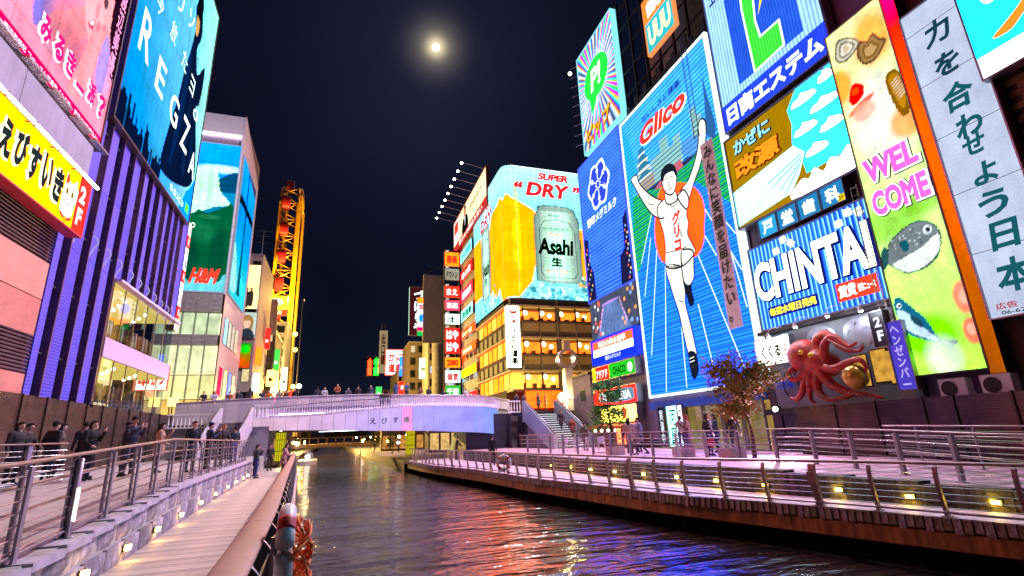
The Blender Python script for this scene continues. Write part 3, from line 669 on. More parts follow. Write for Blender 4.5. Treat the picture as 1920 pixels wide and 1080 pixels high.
# white balustrade of turned balusters beside both stairs
def balustrade(label, x0, x1, y, z):
    t = thing('balustrade', label, 'railing', (x0, y, z)); L_ = x1 - x0
    MB().box(0, -.07, .92, L_, .07, 1.02).build('top_rail', WHITE, t); MB().box(0, -.07, 0, L_, .07, .1).build('bottom_rail', WHITE, t)
    bm2 = MB().tube([(0, 0, .1), (0, 0, .2), (0, 0, .35), (0, 0, .55), (0, 0, .8), (0, 0, .92)], [.06, .035, .065, .05, .028, .05], 8).mesh('baluster', WHITE, True); k = .12
    while k < L_: link('baluster', bm2, t, (k, 0, 0)); k += .26
balustrade('white balustrade on the terrace left of the left stairs', -11.7, -8.5, 43.6, 3.05)
balustrade('white balustrade between the left stairs and the bridge panels', -6.1, -5.0, 43.4, 3.62)
balustrade('white balustrade on the right bank beside the stairs', 18.6, 21.4, 43.2, 3.6)
balustrade('white balustrade at the right end of the bridge panels', 14.0, 15.2, 43.4, 3.55)
# abutments
ab_ = MB().box(-12.4, 43.7, .5, -4.95, 47.8, 3.04).build('abutment', mat('tile_wall', '8c848c', .6, 0, .15, 2)); tag(ab_, 'grey retaining wall under the left end of the bridge', 'wall')
ab_ = MB().box(10.6, 44.9, -.3, 15.15, 50, 3.55).box(15.15, 42.95, -.3, 21.5, 50, 3.58).build('abutment', mat('dark_tile', '2e2a36', .4, .1, .2, 2)); tag(ab_, 'dark abutment wall under the right end of the bridge', 'wall')
# monument with a steel ring
rg = thing('ring_monument', 'tall pale pillar carrying a polished steel ring on the right bank', 'monument', (21.2, 46, 3.3))
RGM = mat('polished_steel', 'c0b8cc', .18, .95, .05); MB().box(-.42, -.35, 0, .42, .35, 4.4).build('pillar', mat('pillar_metal', 'b4aab8', .3, .6, .1, 2), rg)
q = MB(); m_ = 24
for k in range(m_):
    a, b = 2 * math.pi * k / m_, 2 * math.pi * (k + 1) / m_
    for r0, r1, fl in ((1.0, 1.0, 0), (.72, .72, 1)): q.face([(r0 * math.cos(a), -.4, 5.4 + r0 * math.sin(a)), (r0 * math.cos(b), -.4, 5.4 + r0 * math.sin(b)), (r0 * math.cos(b), .4, 5.4 + r0 * math.sin(b)), (r0 * math.cos(a), .4, 5.4 + r0 * math.sin(a))][::(-1 if fl else 1)])
    for yy in (-.4, .4): q.face([(1.0 * math.cos(a), yy, 5.4 + 1.0 * math.sin(a)), (1.0 * math.cos(b), yy, 5.4 + 1.0 * math.sin(b)), (.72 * math.cos(b), yy, 5.4 + .72 * math.sin(b)), (.72 * math.cos(a), yy, 5.4 + .72 * math.sin(a))])
q.build('ring', RGM, rg); MB().box(-.34, -.3, 6.3, .34, .3, 7.2).build('cap', RGM, rg)
for x in (20.2, 22.6):
    t = thing('globe_lamp', 'glowing amber lamp %s of the ring monument pillar' % ('left' if x < 21 else 'right'), 'lamp', (x, 45.4, 3.3), None, 'amber lamps by the ring monument')
    MB().tube([(0, 0, 0), (0, 0, 1.3)], .06, 8).build('pole', DARK, t, True); MB().ell((0, 0, 1.65), .38, 12, 8).build('globe', em((1, .75, .25), 260, light=True), t, True)
# ================================================================== right bank: facades and signs (all face the canal, plane x = 19.2)
def block(name, label, x0, y0, x1, y1, z0, z1, m):
    t = thing(name, label, 'building', (0, 0, 0)); MB().box(x0, y0, z0, x1, y1, z1).build('wall', m, t); return t
WPUR = mat('purple_render', '5a5266', .7, 0, .2, .8, .1, 12, .3)  # purple grey wall colour, varied by noise and streaks
B_RUN = block('building', 'building carrying the tall runner sign', 19.66, 19.3, 34, 29.25, -.5, 23.7, WPUR)
B_SNOW = block('building', 'building with the blue milk sign and the burger shop', 19.66, 29.3, 34, 36.9, -.5, 24.4, mat('pale_render', '8c8698', .7, 0, .15, 1))
B_EYE = block('building', 'building with the blue letter sign and the octopus restaurant', 19.75, 12.75, 34, 19.25, -.5, 28, WPUR)
B_LED = block('building', 'narrow building behind the tall picture screen', 19.75, 9.98, 34, 12.7, -.5, 30, mat('mauve_render', '7a6488', .7, 0, .15, 1))
B_BRK = block('building', 'brown brick building behind the white brush banner', 19.62, -6, 34, 9.94, -.5, 30, mat('brown_mortar', '4a3e36', .9))
# bricks on the visible piece of that wall
BRK = [mat('brick_%d' % k, c, .8, 0, .25, 6, .3, 30) for k, c in enumerate(('8a6a4c', '775a40', '9a7856'))]
bk = [MB().box(0, .01, -.0, .05, .50, .20).mesh('brick', m) for m in BRK]
k = 0
for r_ in range(38):
    for c_ in range(6):
        z = 4.0 + r_ * .215
        if z > 11.9: continue
        y = 8.0 - (c_ + (r_ % 2) * .5) * .52
        link('brick', bk[(k * 7 + r_) % 3], B_BRK, (19.571, y - .51, z)); k += 1
# --- runner sign -----------------------------------------------------------
GS = sign('runner_billboard', 'tall neon billboard with a white runner on a blue track', 'billboard', 'R', (19.2, 29.05, 3.8), 9.5, 20, None, .4, .16, em('dff6ff', 1.5), side=mat('sign_blue_side', '2a3478', .5))
def track(c, s_=1.25, d=.3): return em(c, s_, 'h', 5.2, d, True)
q = MB().flat([(0, 0), (9.5, 0), (9.5, 9.2), (7.2, 11.6), (4.2, 13), (2.6, 11.6), (.5, 8.6), (0, 8.2)], 0, 0)
q.flat([(0, 13.9), (1.1, 13.8), (9.5, 13.6), (9.5, 20), (0, 20)], 0, 1)
q.flat([(0, 8.2), (.5, 8.6), (2.6, 11.6), (4.2, 13), (1.1, 13.8), (0, 13.9)], 0, 2); q.flat([(9.5, 9.2), (9.5, 13.6), (4.2, 13), (7.2, 11.6)], 0, 2)
q.build('panel', [track((.02, .27, .90), 1.1, .5), em((.07, .58, .80), 1.05, 'h', 4.2, .4, True), track((.02, .52, .09), 1.0, .5)], GS)
q = MB().flat(cr([(0, 11.5), (0, 19.3), (.5, 18.9), (1.1, 17.3), (1.15, 15.6), (.55, 14.1)], 4), .012, 0)
q.flat(cr([(6.2, 14.2), (6.5, 14.75), (7.1, 14.75), (7.75, 14.35), (7.8, 13.6), (6.9, 13.5)], 4), .014, 1)
for (a, b) in (((3.1, 14.2), (4.2, 15.4)), ((4.2, 14.2), (5.1, 16.2)), ((5.0, 14.3), (5.6, 15.2)), ((5.6, 14.6), (6.3, 15.6)), ((7.4, 14.4), (7.9, 16.4)), ((7.9, 14.2), (8.3, 15.7))): q.rect(a[0], 13.6, b[0], b[1], .011, 2)
q.flat([(3.0, 13.2), (4.2, 13.6), (6, 13.9), (6.2, 13.3), (4.5, 12.9)], .016, 3)
q.flat(cr([(8.55, 13.9), (8.75, 16), (8.9, 17.6), (9.05, 16.2), (9.3, 13.8)], 3), .017, 4)
q.build('skyline_picture', [em((.02, .42, .75), 1.2), em((.10, .34, .75), 1.1), em((.30, .58, .50), 1.0, 'h', 6, .3), em((.8, .12, .1), 1), em((.03, .12, .3), 1)], GS)
q = MB()  # castle in tiers
for x0, x1, y0, y1, c in ((1.1, 3.25, 13.6, 14.5, 1), (1.3, 3.05, 14.5, 15.2, 0), (1.5, 2.8, 15.2, 15.9, 0), (1.7, 2.55, 15.9, 16.5, 0)): q.rect(x0, y0, x1, y1, .02, c)
for x0, x1, y in ((1.05, 3.3, 14.95), (1.25, 3.05, 15.65), (1.5, 2.8, 16.25), (1.65, 2.6, 16.8)): q.flat([(x0, y - .3), (x1, y - .3), ((x0 + x1) / 2 + .25, y + .1), ((x0 + x1) / 2 - .25, y + .1)], .024, 2)
q.build('castle_picture', [em((.75, .8, .6), 1), em((.45, .35, .2), 1), em((.03, .22, .28), 1)], GS)
q = MB()   # rows of neon tubes
for k in range(66):
    yy = .15 + k * .303; q.rect(.02, yy, 9.48, yy + .07, .027)
q.build('tube_rows', em((.01, .15, .55), .9), GS)
OR = [(3.06, 11.95), (3.58, 12.75), (4.2, 12.96), (5.81, 12.36), (6.83, 11.57), (7.37, 10.63), (7.44, 9.7), (7.24, 9.02), (7.01, 8.09), (6.38, 7.49), (5.56, 7.5), (4.28, 7.72), (3.05, 8.13), (2.58, 9.16), (2.55, 10.28), (2.81, 11.31)]
MB().flat(cr(OR, 4), .03).build('red_disc', em((1.0, .13, .01), 1.25, 'h', 6, .25, True), GS)
q = MB()
for l in ([(2.51, 11.77), (.67, 8.86)], [(2.04, 10.16), (.63, 6.53)], [(2.54, 9.09), (.63, 2.54)], [(3.22, 7.77), (1.75, .11)], [(4.05, 3.99), (3.79, .2)], [(5.78, 4.68), (6.4, .19)], [(6.37, 7.43), (8.52, .7)], [(7.16, 8.31), (7.8, 6.93)], [(8.6, 8.9), (9.4, 7.6)], [(8.82, 7.14), (9.34, 3.66)], [(7.5, 9.8), (9.4, 5.6)]): q.ribbon(l, .07, .033)
q.build('track_lines', em('d8f4ff', 1.5), GS)
RUN = dict(larm=[(.64, 15.14), (.9, 15.33), (1.35, 15.2), (1.51, 14.56), (2.06, 13.73), (2.98, 12.74), (3.9, 12.03), (4.39, 11.7), (3.78, 10.9), (2.73, 11.5), (1.86, 12.73), (1.09, 14.21)],
 rarm=[(5.34, 11.61), (5.93, 11.95), (6.59, 12.24), (7.34, 13.06), (7.8, 13.89), (8.0, 14.85), (8.3, 15.15), (8.6, 14.9), (8.61, 14.34), (8.37, 13.55), (7.68, 12.47), (7.08, 11.84), (6.44, 11.08), (6.01, 10.47)],
 torso=[(3.9, 12.03), (4.43, 11.9), (5.35, 11.67), (5.99, 11.78), (6.32, 11.0), (5.96, 10.22), (6.01, 9.63), (5.81, 8.98), (6.12, 8.15), (6.17, 7.64), (4.85, 7.24), (3.38, 7.72), (3.54, 8.96), (3.52, 10.05), (3.2, 11.3), (3.3, 11.88)],
 leg=[(3.38, 7.71), (4.85, 7.22), (4.83, 6.32), (4.87, 5.67), (4.75, 4.94), (4.96, 3.53), (5.09, 2.44), (5.09, 1.86), (4.46, 1.86), (4.2, 3.14), (4.02, 4.56), (3.86, 5.16), (3.54, 6.41)],
 thigh=[(4.98, 8.06), (5.48, 8.13), (6.04, 7.78), (5.94, 6.95), (5.79, 6.24), (5.33, 5.92), (4.95, 6.14), (4.84, 6.74)],
 neck=[(4.3, 12.54), (5.15, 12.2), (5.31, 11.48), (4.66, 11.43), (4.19, 11.8)], head=[(4.11, 13.83), (4.67, 14.12), (5.28, 13.86), (5.58, 13.26), (5.47, 12.53), (5.07, 12.02), (4.59, 12.11), (4.15, 12.69)])
SK = em((.96, .95, .86), 1.1, 'n', .6, .2, True, .3); IN = em((.02, .03, .06), .4)
fig = MB(); ol = MB()
for k, (nm, P) in enumerate(RUN.items()):
    C_ = cr(P, 4); fig.flat(C_, .05 + .006 * k, 0); ol.ribbon(C_, .1, .0495 + .006 * k, 0, True)
fig.flat(cr([(4.85, 6.17), (5.43, 5.93), (5.43, 5.45), (5.53, 4.94), (5.21, 4.69), (4.97, 4.95)], 4), .048, 1); fig.flat(cr([(4.4, 2.09), (5.01, 2.04), (5.17, 1.39), (5.03, .84), (4.64, .54), (4.4, .91)], 4), .09, 1)
for yy in (1.75, 1.55): fig.ribbon([(4.45, yy), (4.85, yy + .05)], .06, .095, 0)
fig.build('runner_figure', [SK, IN], GS); ol.build('outline', IN, GS)
q = MB(); q.flat(cr([(4.08, 13.69), (4.19, 14.01), (4.68, 14.17), (5.28, 13.91), (5.62, 13.32), (5.5, 12.93), (5.28, 13.4), (4.5, 13.55), (4.19, 13.2)], 4), .1)
for P in ([(4.42, 13.25), (4.68, 13.3)], [(4.95, 13.15), (5.2, 13.1)], [(4.78, 13.0), (4.72, 12.72), (4.85, 12.68)], [(4.6, 12.5), (4.82, 12.4), (5.05, 12.45)], [(3.5, 8.6), (4.9, 8.3), (5.6, 8.25)], [(3.4, 7.72), (4.85, 7.24), (4.9, 7.6)], [(5.05, 9.9), (5.3, 9.0)], [(4.6, 11.35), (5.0, 11.15), (5.4, 11.4)], [(2.2, 12.6), (2.9, 12.2)], [(7.0, 12.6), (7.5, 13.2)], [(4.2, 5.3), (4.6, 5.1)]): q.ribbon(cr(P, 4, False), .055, .1)
q.build('face_lines', IN, GS)
T(GS, 'グリコ', 4.35, 8.35, .85, 2.5, em((1, .02, .02), 1.3), .05, vert=True, z=.11, rot=R(-6))
T(GS, 'Glico', 2.2, 16.75, 5.2, 1.55, em((.97, .97, .95), 1.6), .085, .25, z=.03, rot=R(0)); T(GS, 'Glico', 2.28, 16.83, 5.05, 1.42, em((1, .03, .015), 1.5), .045, .25, z=.09)
T(GS, 'おいしさと健康', 2.7, 18.5, 4.3, .5, IN, .02, z=.03)
q = MB()   # access ladder
for x in (8.0, 8.42): q.tube([(x, 13.9, .45), (x, 20.9, .45)], .025, 5)
for k in range(20): q.tube([(8.0, 14 + k * .35, .45), (8.42, 14 + k * .35, .45)], .016, 4)
q.build('ladder', mat('ladder_steel', '4a5870', .5, .6), GS)
BN = sign('cloth_banner', 'grey vertical cloth banner hanging over the right side of the runner sign', 'banner', 'R', (18.93, 20.93, 6.5), 1.0, 10.75, None, .02, side=mat('banner_cloth', 'e0dce4', .9, 0, .08, 2, .2, 3))
T(BN, 'みんなに笑顔を届けたい。', .14, .35, .7, 10.1, mat('banner_ink', '0c0c10', .7), .025, vert=True, z=.02)
# shop front under the runner sign
SF = thing('shopfront', 'glass shopfront under the blue beam below the runner sign', 'shop', (19.3, 29.05, .5), 'R')
MB().box(0, 2.4, -.2, 9.3, 2.85, .35).build('beam', mat('blue_beam', '1f5fd0', .4), SF); MB().box(0, 2.86, -.2, 9.4, 3.2, .1).build('fascia', mat('fascia', '8a90a4', .5), SF)
for k in range(6):
    x = .3 + k * 1.5; w_ = 1.4
    p_ = MB().box(x, 0, -.05, x + .07, 2.39, .05).box(x + w_ - .07, 0, -.05, x + w_, 2.39, .05).box(x + .07, 0, -.05, x + w_ - .07, .1, .05).build('door_frame', STEEL, SF); MB().rect(x + .07, .1, x + w_ - .07, 2.39, 0).build('pane', GLASS, p_)
MB().rect(0, 0, 9.3, 2.39, -.3).build('interior', em('c09850', .7, 'n', 1.2, .8, True), SF)
for x, w_, bgc, ink, tx, lab in ((1.0, .55, '101430', 'e8f0ff', '実演中', 'dark vertical sign with white characters beside the shop door'), (1.9, 1.0, 'd2fff0', '0c3030', '河童', 'bright pale green vertical sign beside the shop door'), (3.0, .4, 'e8e8f0', 'b01818', '営業中', 'narrow white vertical sign with red characters at the shop')):
    s_ = sign('standing_sign', lab, 'sign', 'R', (18.9, 29.0 - x, .7), w_, 2.3, em(bgc, 1.2, light=bgc[0] != '1'), .12, .03); T(s_, tx, w_ * .15, .15, w_ * .7, 2.0, em(ink, 1), .02, vert=True)
# --- milk sign and P! sign ----------------------------------------------------
SN = sign('milk_billboard', 'blue neon billboard with a snow crystal emblem above a street picture', 'billboard', 'R', (19.2, 36.4, 11.9), 6.9, 12.2, em((.06, .24, .95), 1.15, 'h', 6, .4, True), .4, .12, em('4a60ff', 1.0))
q = MB()
for k in range(40): q.rect(.02, .1 + k * .303, 6.88, .17 + k * .303, .005)
q.build('tube_rows', em((.01, .03, .4), .8), SN)
q = MB().flat(cr([(3.2 + 1.75 * (1 + .09 * math.cos(6 * a)) * math.cos(a), 9.2 + 2.0 * (1 + .09 * math.cos(6 * a)) * math.sin(a)) for a in np.linspace(0, 2 * math.pi, 25)[:-1]], 3), .015, 1)
q.flat(cr([(3.2 + 1.5 * (1 + .09 * math.cos(6 * a)) * math.cos(a), 9.2 + 1.75 * (1 + .09 * math.cos(6 * a)) * math.sin(a)) for a in np.linspace(0, 2 * math.pi, 25)[:-1]], 3), .022, 0)
for k in range(6):
    a = math.pi / 6 + k * math.pi / 3; d = (math.cos(a), math.sin(a) * 1.15); c = (3.2, 9.2)
    q.ribbon([(c[0] + d[0] * .45, c[1] + d[1] * .45), (c[0] + d[0] * 1.4, c[1] + d[1] * 1.4)], .11, .03, 1)
    for r_ in (.8, 1.15):
        for s_ in (-.5, .5): q.ribbon([(c[0] + d[0] * r_, c[1] + d[1] * r_), (c[0] + d[0] * r_ + .38 * math.cos(a + s_), c[1] + d[1] * r_ + .42 * math.sin(a + s_))], .09, .033, 1)
st = []
for k in range(12): r_ = .42 if k % 2 == 0 else .24; st.append((3.2 + r_ * math.cos(math.pi * k / 6), 9.2 + r_ * 1.15 * math.sin(math.pi * k / 6)))
q.ribbon(st, .07, .036, 1, True)
q.flat([(0, 0), (1.3, 0), (1.2, 2.2), (.6, 3.4), (.7, 5.2), (0, 5.6)], .02, 2); q.flat([(5.2, 0), (6.9, 0), (6.9, 5.4), (6.2, 4.9), (6.1, 2.6), (5.4, 2.2)], .02, 2)
for k in range(14): q.rect(.15 + .2 * (k % 4), .2 + .32 * k, .28 + .2 * (k % 4), .4 + .32 * k, .025, 3 + k % 3); q.rect(6.3 + .15 * (k % 3), .2 + .3 * k, 6.45 + .15 * (k % 3), .38 + .3 * k, .025, 3 + (k + 1) % 3)
q.build('emblem', [em((.03, .06, .75), 1.1), em('e2f2ff', 1.5), em((.02, .02, .1), .6), em('ffd890', 1.2), em('ff7060', 1.1), em('90c0ff', 1.2)], SN)
T(SN, '雪印メグミルク', .8, 6.2, 4.9, .8, em('eef4ff', 1.5), .035)
P = Pic(6.9, 4.7, .1); P.fill('51566a').poly([(2.4, 3.6), (4.3, 3.6), (6.0, 0), (.8, 0)], '6f86b8', 1, 0).noise(.25, 3)
for k in range(26):
    P.blob(P.rng.uniform(.1, 1.9) if k % 2 else P.rng.uniform(4.8, 6.8), P.rng.uniform(.2, 4.5), .1, .16, ('ffcf80', 'ff8a60', '9fd0ff', 'ffffff')[k % 4], .9, .6)
for k in range(7): P.blob(1.4 + k * .13, 1 + k * .42, .05, .2, 'f8d8ff', .9); P.blob(5.4 - k * .12, 1 + k * .4, .05, .2, 'f8d8ff', .9)
P.blob(3.35, 3.7, 1.1, .1, 'd8b0ff', .8)
sp_ = sign('street_picture_sign', 'dusk street picture panel under the blue milk sign', 'billboard', 'R', (19.2, 36.4, 8.7), 6.9, 3.15, None, .4, side=DARK); P2 = P; P2.V = P2.V * 3.15 / 4.7; P2.build(sp_, S=.9)
s_ = sign('weather_sign', 'orange and white lit sign above a blue band under the street picture', 'sign', 'R', (19.1, 36.5, 6.75), 6.6, 1.85, em('1838d8', 1.1, light=True), .5, .06, em('3048ff', .8))
MB().rect(.25, .55, 6.2, 1.1, .02, 0).rect(.25, 1.1, 6.2, 1.72, .02, 1).build('stripes', [em('ffffff', 1.6, light=True), em((1, .14, .03), 1.5, light=True)], s_); T(s_, '明日の降水確率', 1.2, 1.16, 4.1, .48, em('fff4e8', 1.6), .03, z=.05); T(s_, '雪印メグミルク', 2.1, .12, 2.3, .32, em('dfe8ff', 1.3), .03)
PP = sign('ray_billboard', 'pink and green ray patterned billboard with a speech bubble', 'billboard', 'R', (19.2, 34.9, 24.8), 6.1, 9.7, None, .5, .1, em('90f0ff', .9))
P = Pic(6.1, 9.7, .07); an = np.arctan2(P.V - 5.4, P.U - 2.9); rd = np.hypot(P.V - 5.4, P.U - 2.9)
for k in range(3): P.C[..., k] = .38 + .34 * np.sin(an * (34 + 7 * k) + k * 2.1 + rd * .1) * np.clip(rd / 2.5, .2, 1)
P.C[..., 0] *= .95; P.C[..., 2] *= 1.2; P.mixm(np.clip(1 - rd / 2.4, 0, 1), 'f4fff0', .7); P.build(PP, S=1.15)
q = MB().flat(cr(oval(2.95, 5.75, 2.1, 1.85, 14), 3), .02).flat([(1.6, 4.4), (2.9, 4.0), (1.9, 2.6)], .02); q.build('speech_bubble', em((.02, .62, .06), 1.2, light=True), PP)
T(PP, 'P!', 2.0, 4.7, 1.9, 2.1, em('f4fff4', 1.4), .04, .15, z=.05); T(PP, 'ピップ', .5, .5, 4.3, 1.6, em('8a2a08', .8), .1, z=.02); T(PP, 'ピップ', .58, .58, 4.14, 1.44, em((1, .36, .02), 1.5), .04, z=.09)
q = MB()
for k in range(9): q.tube([(.05, 1 + k, .2), (-.5, 1 + k * 1.0, .6)], .03, 5)
q.build('edge_brackets', STEEL, PP)
fl = thing('flood_lamp', 'small white floodlight on the left edge of the ray billboard', 'lamp', (18.6, 35.3, 33.2)); MB().box(-.15, -.15, -.15, .15, .15, .15).build('housing', DARK, fl); MB().ell((-.1, -.1, 0), .17, 10, 8).build('lens', em('f4ffd8', 9), fl, True); ld = bpy.data.lights.new('flood', 'SPOT'); ld.energy = 70000; ld.color = (1, .82, .92); ld.shadow_soft_size = .8; ld.spot_size = R(136); ld.spot_blend = .5; link('flood', ld, fl, (-1.0, -.6, -.2), tuple(Vector((-27, -1, -22)).to_track_quat('-Z', 'Y').to_euler()))
# roof frame behind the runner sign, with a small orange and teal sign
RF = thing('roof_frame', 'dark glazed steel roof frame above the runner sign', 'scaffold', (19.75, 28.75, 24.1), 'R')
MB().box(0, 0, -3, 9.3, 11, -2.6).build('back_wall', mat('beige_render', '9a8878', .8, 0, .2, 1), RF); 
for k in range(7): MB().box(k * 1.5, 0, -.1, k * 1.5 + .12, 11, .1).build('mullion', DARK, RF)
for k in range(6): MB().box(0, .02 + k * 2, -.08, 9.2, .1 + k * 2, .08).build('transom', DARK, RF)
q = MB(); hs = [1.0, .6, 1.3, .9, 1.5, .7, 1.2, 1.6, .8, 1.1, 1.4, .9, 1.7, 1.0, .7, 1.3]
for k, h_ in enumerate(hs): q.box(.2 + k * .56, 0, .15, .2 + k * .56 + .5, h_ * .9, .25)
q.build('cut_out_skyline', mat('black_cutout', '101018', .6), RF)
s_ = sign('roof_sign', 'orange and teal lit sign inside the steel roof frame', 'sign', 'R', (19.4, 24.9, 26.9), 3.0, 4.4, em((.03, .48, .55), 1.2, light=True), .25, .08, em('ff9050', 1)); MB().rect(0, 2.5, 3, 4.4, .015).build('panel', em((1, .22, .02), 1.3, light=True), s_); T(s_, 'UUU', .25, .4, 2.5, 1.7, em('ffe9a8', 1.5), .05); T(s_, '鶴橋', .3, 2.75, 2.3, 1.3, em('fff0e0', 1.5), .05)
# --- burger shop stack below the milk sign -------------------------------------
s_ = sign('shop_sign', 'red and green lit shop sign with a yellow end', 'sign', 'R', (19.0, 36.5, 5.45), 6.3, 1.0, em('28c828', 1.1, light=True), .4, .05); MB().rect(0, 0, 2.6, 1, .015, 0).rect(0, 0, .5, 1, .025, 1).build('panel', [em('e83018', 1.2, light=True), em('f0e020', 1.3)], s_); T(s_, 'アドアド', .65, .15, 1.8, .6, em('ffffff', 1.4), .04, z=.06); T(s_, 'CHACO', 3.2, .2, 1.8, .55, em('083808', .5), .03); MB().flat(oval(5.6, .5, .35, .35), .02).build('emblem', em('e0ffe0', 1.3), s_)
s_ = sign('shop_sign', 'red lit burger shop sign with white letters in a blue oval', 'sign', 'R', (18.9, 36.3, 3.55), 6.1, 1.15, em((.9, .03, .02), 1.2, light=True), .4, .06); MB().flat(cr([(1.5, .15), (5.3, .15), (5.75, .57), (5.3, 1.0), (1.5, 1.0), (1.1, .57)], 4), .015, 0).flat(oval(1.15, .57, .42, .42), .02, 1).flat(oval(1.15, .52, .2, .25), .03, 2).build('emblem', [em('5f90a8', 1.0), em('ffffff', 1.4), em('e02818', 1.2)], s_); T(s_, 'LOTTERIA', 1.7, .28, 3.7, .58, em('ffffff', 1.6), .045, z=.05)
s_ = sign('shop_sign', 'cream lit sign with a small red octopus emblem over the stall', 'sign', 'R', (18.9, 35.6, 2.3), 5.2, 1.1, em('ffe6b0', 1.3, 'n', 1, .2, True), .4, .05); MB().flat(cr([(3.3, .3), (3.1, .6), (3.3, .95), (3.7, .95), (3.9, .6), (3.75, .3), (3.8, .1), (3.6, .25), (3.5, .05), (3.4, .25), (3.2, .1)], 3), .02).build('emblem', em((.9, .06, .02), 1), s_)
ST = thing('food_stall', 'warmly lit food stall with an awning under the octopus emblem sign', 'stall', (19.3, 36.3, .55), 'R'); MB().rect(.2, 0, 6, 1.7, -.4).build('interior', em('e8a848', 1.0, 'n', 2, .9, True), ST); MB().box(.2, 0, -.3, 6, .85, .4).build('counter', mat('stall_wood', '7a4a28', .6), ST)
q = MB().face([(0, 1.75, 0), (0, 1.45, 1.3), (6.2, 1.45, 1.3), (6.2, 1.75, 0)]).face([(0, 1.45, 1.3), (0, 1.3, 1.3), (6.2, 1.3, 1.3), (6.2, 1.45, 1.3)]); q.build('awning', mat('red_awning', 'a83020', .7), ST)
for k in range(6): MB().ell((.6 + k * 1.0, 1.2, .9), .11, 8, 6).build('bulb', em((1, .8, .4), 8, light=True), ST, True)
for x in (4.2, 5.1): s2 = sign('standing_sign', 'yellow lantern sign with black characters at the food stall, ' + ('left one' if x < 5 else 'right one'), 'sign', 'R', (18.2, 36.3 - x, .8), .6, 1.1, em('f0c878', 1.2, light=True), .3, .03); T(s2, '大たこ' if x < 5 else '本舗', .12, .1, .36, .9, em('301808', .4), .03, vert=True)
hs_ = thing('small_house', 'small white two storey house left of the burger shop', 'building', (18.9, 40.2, .5), 'R'); MB().box(0, 0, -3, 3.3, 5.6, -.0).build('wall', mat('house_white', 'b8b2a8', .7, 0, .15, 2, 0, 20, .3), hs_); MB().box(-.1, 5.6, -3, 3.4, 5.8, .2).build('roof', DARK, hs_); w2 = MB().box(1.5, 3.6, -.02, 2.3, 4.5, .03).build('window', DARK, hs_); MB().rect(1.58, 3.68, 2.22, 4.42, .035).build('pane', em('5a5a40', .6), w2)
# --- blue letter sign (top), wind picture, dental sign, big letter sign -----------------------
ES = sign('letter_billboard', 'white and blue neon billboard with a green letter shape', 'billboard', 'R', (19.2, 19.05, 17.0), 6.4, 9.6, em((.42, .72, .86), .95, 'v', 5, .4, True), .45, .1, STEEL)
q = MB().rect(.0, .0, 6.4, 1.55, .012, 0).flat([(1.39, 2.0), (5.4, 1.9), (5.4, 7.5), (1.39, 7.5)], .012, 1)
Lp = [(2.44, 5.91), (2.6, 8.0), (3.6, 8.0), (3.23, 5.81), (3.09, 4.57), (3.2, 3.51), (4.37, 3.45), (4.35, 2.02), (2.49, 1.95)]
q.flat(Lp, .024, 2); q.flat([(3.3, 4.7), (3.7, 5.3), (4.6, 5.2), (4.9, 7.4), (4.0, 6.6)], .022, 4); q.build('panel', [em((.02, .06, .85), 1.15, 'v', 6, .3, True), em((.02, .10, .62), 1.1, 'v', 6, .35, True), em((.05, .68, .05), 1.15, 'v', 6, .3), em('e8fff0', 1.6), em('f0d818', 1.2)], ES)
MB().ribbon(Lp, .11, .035, 0, True).build('outline', em('f0fff4', 1.7), ES); T(ES, '日商エステム', .25, .22, 5.9, 1.1, em('eafaff', 1.7), .05, z=.05); T(ES, 'エステム', .35, 7.9, 2.2, .8, em('101830', .5), .04)
KG = sign('wind_billboard', 'golden billboard with white clouds, a blowing gust and orange characters', 'billboard', 'R', (19.2, 19.3, 11.5), 6.55, 5.0, em((.42, .22, .0), 1.1, 'd', 7, .3, True), .45, .1, STEEL)
q = MB().flat([(4.6, 4.98), (6.53, 4.98), (6.53, .9), (4.3, .9), (4.2, 1.9), (3.9, 2.6), (4.1, 3.5), (4.0, 4.3)], .012, 0)
for cx_, cy_, w_ in ((4.9, 4.3, .7), (5.8, 3.5, .75), (4.7, 2.9, .65), (5.9, 2.4, .6), (5.0, 1.7, .6), (6.1, 4.6, .4)): q.flat(cr([(cx_ - w_, cy_ - .05), (cx_ - w_ * .75, cy_ + .16), (cx_ - w_ * .35, cy_ + .2), (cx_ - .05, cy_ + .36), (cx_ + .3, cy_ + .22), (cx_ + w_ * .8, cy_ + .16), (cx_ + w_, cy_ - .05), (cx_ + w_ * .5, cy_ - .16), (cx_ - w_ * .5, cy_ - .16)], 4), .017, 2); q.ribbon(cr([(cx_ - w_, cy_ - .05), (cx_ - w_ * .75, cy_ + .16), (cx_ - w_ * .35, cy_ + .2), (cx_ - .05, cy_ + .36), (cx_ + .3, cy_ + .22), (cx_ + w_ * .8, cy_ + .16), (cx_ + w_, cy_ - .05)], 4, False), .045, .019, 3)
q.flat([(0, 2.02), (3.94, 2.5), (4.43, 1.9), (3.93, 1.05), (3.34, .4), (0, .12)], .014, 1)
q.flat(cr([(3.3, .08), (4.0, .75), (4.35, .6), (4.7, .95), (5.1, .6), (5.5, 1.0), (5.9, .8), (6.3, 1.1), (6.55, .9), (6.5, .05)], 3), .018, 2)
for a, b in (((4.2, 1.9), (2.2, 1.45)), ((4.2, 1.75), (2.4, 1.15)), ((4.15, 1.6), (2.8, .8)), ((4.05, 1.45), (3.0, .45))): q.ribbon([a, b], .05, .02, 3)
for P_ in () and ([(4.75, 4.25), (5.3, 4.55), (5.9, 4.3)], [(5.0, 3.9), (5.5, 4.05), (6.2, 3.7)], [(5.3, 3.3), (5.8, 3.35), (6.4, 2.9)], [(5.6, 2.4), (6.0, 2.6), (6.5, 2.3)]): q.ribbon(cr(P_, 4, False), .06, .022, 4)
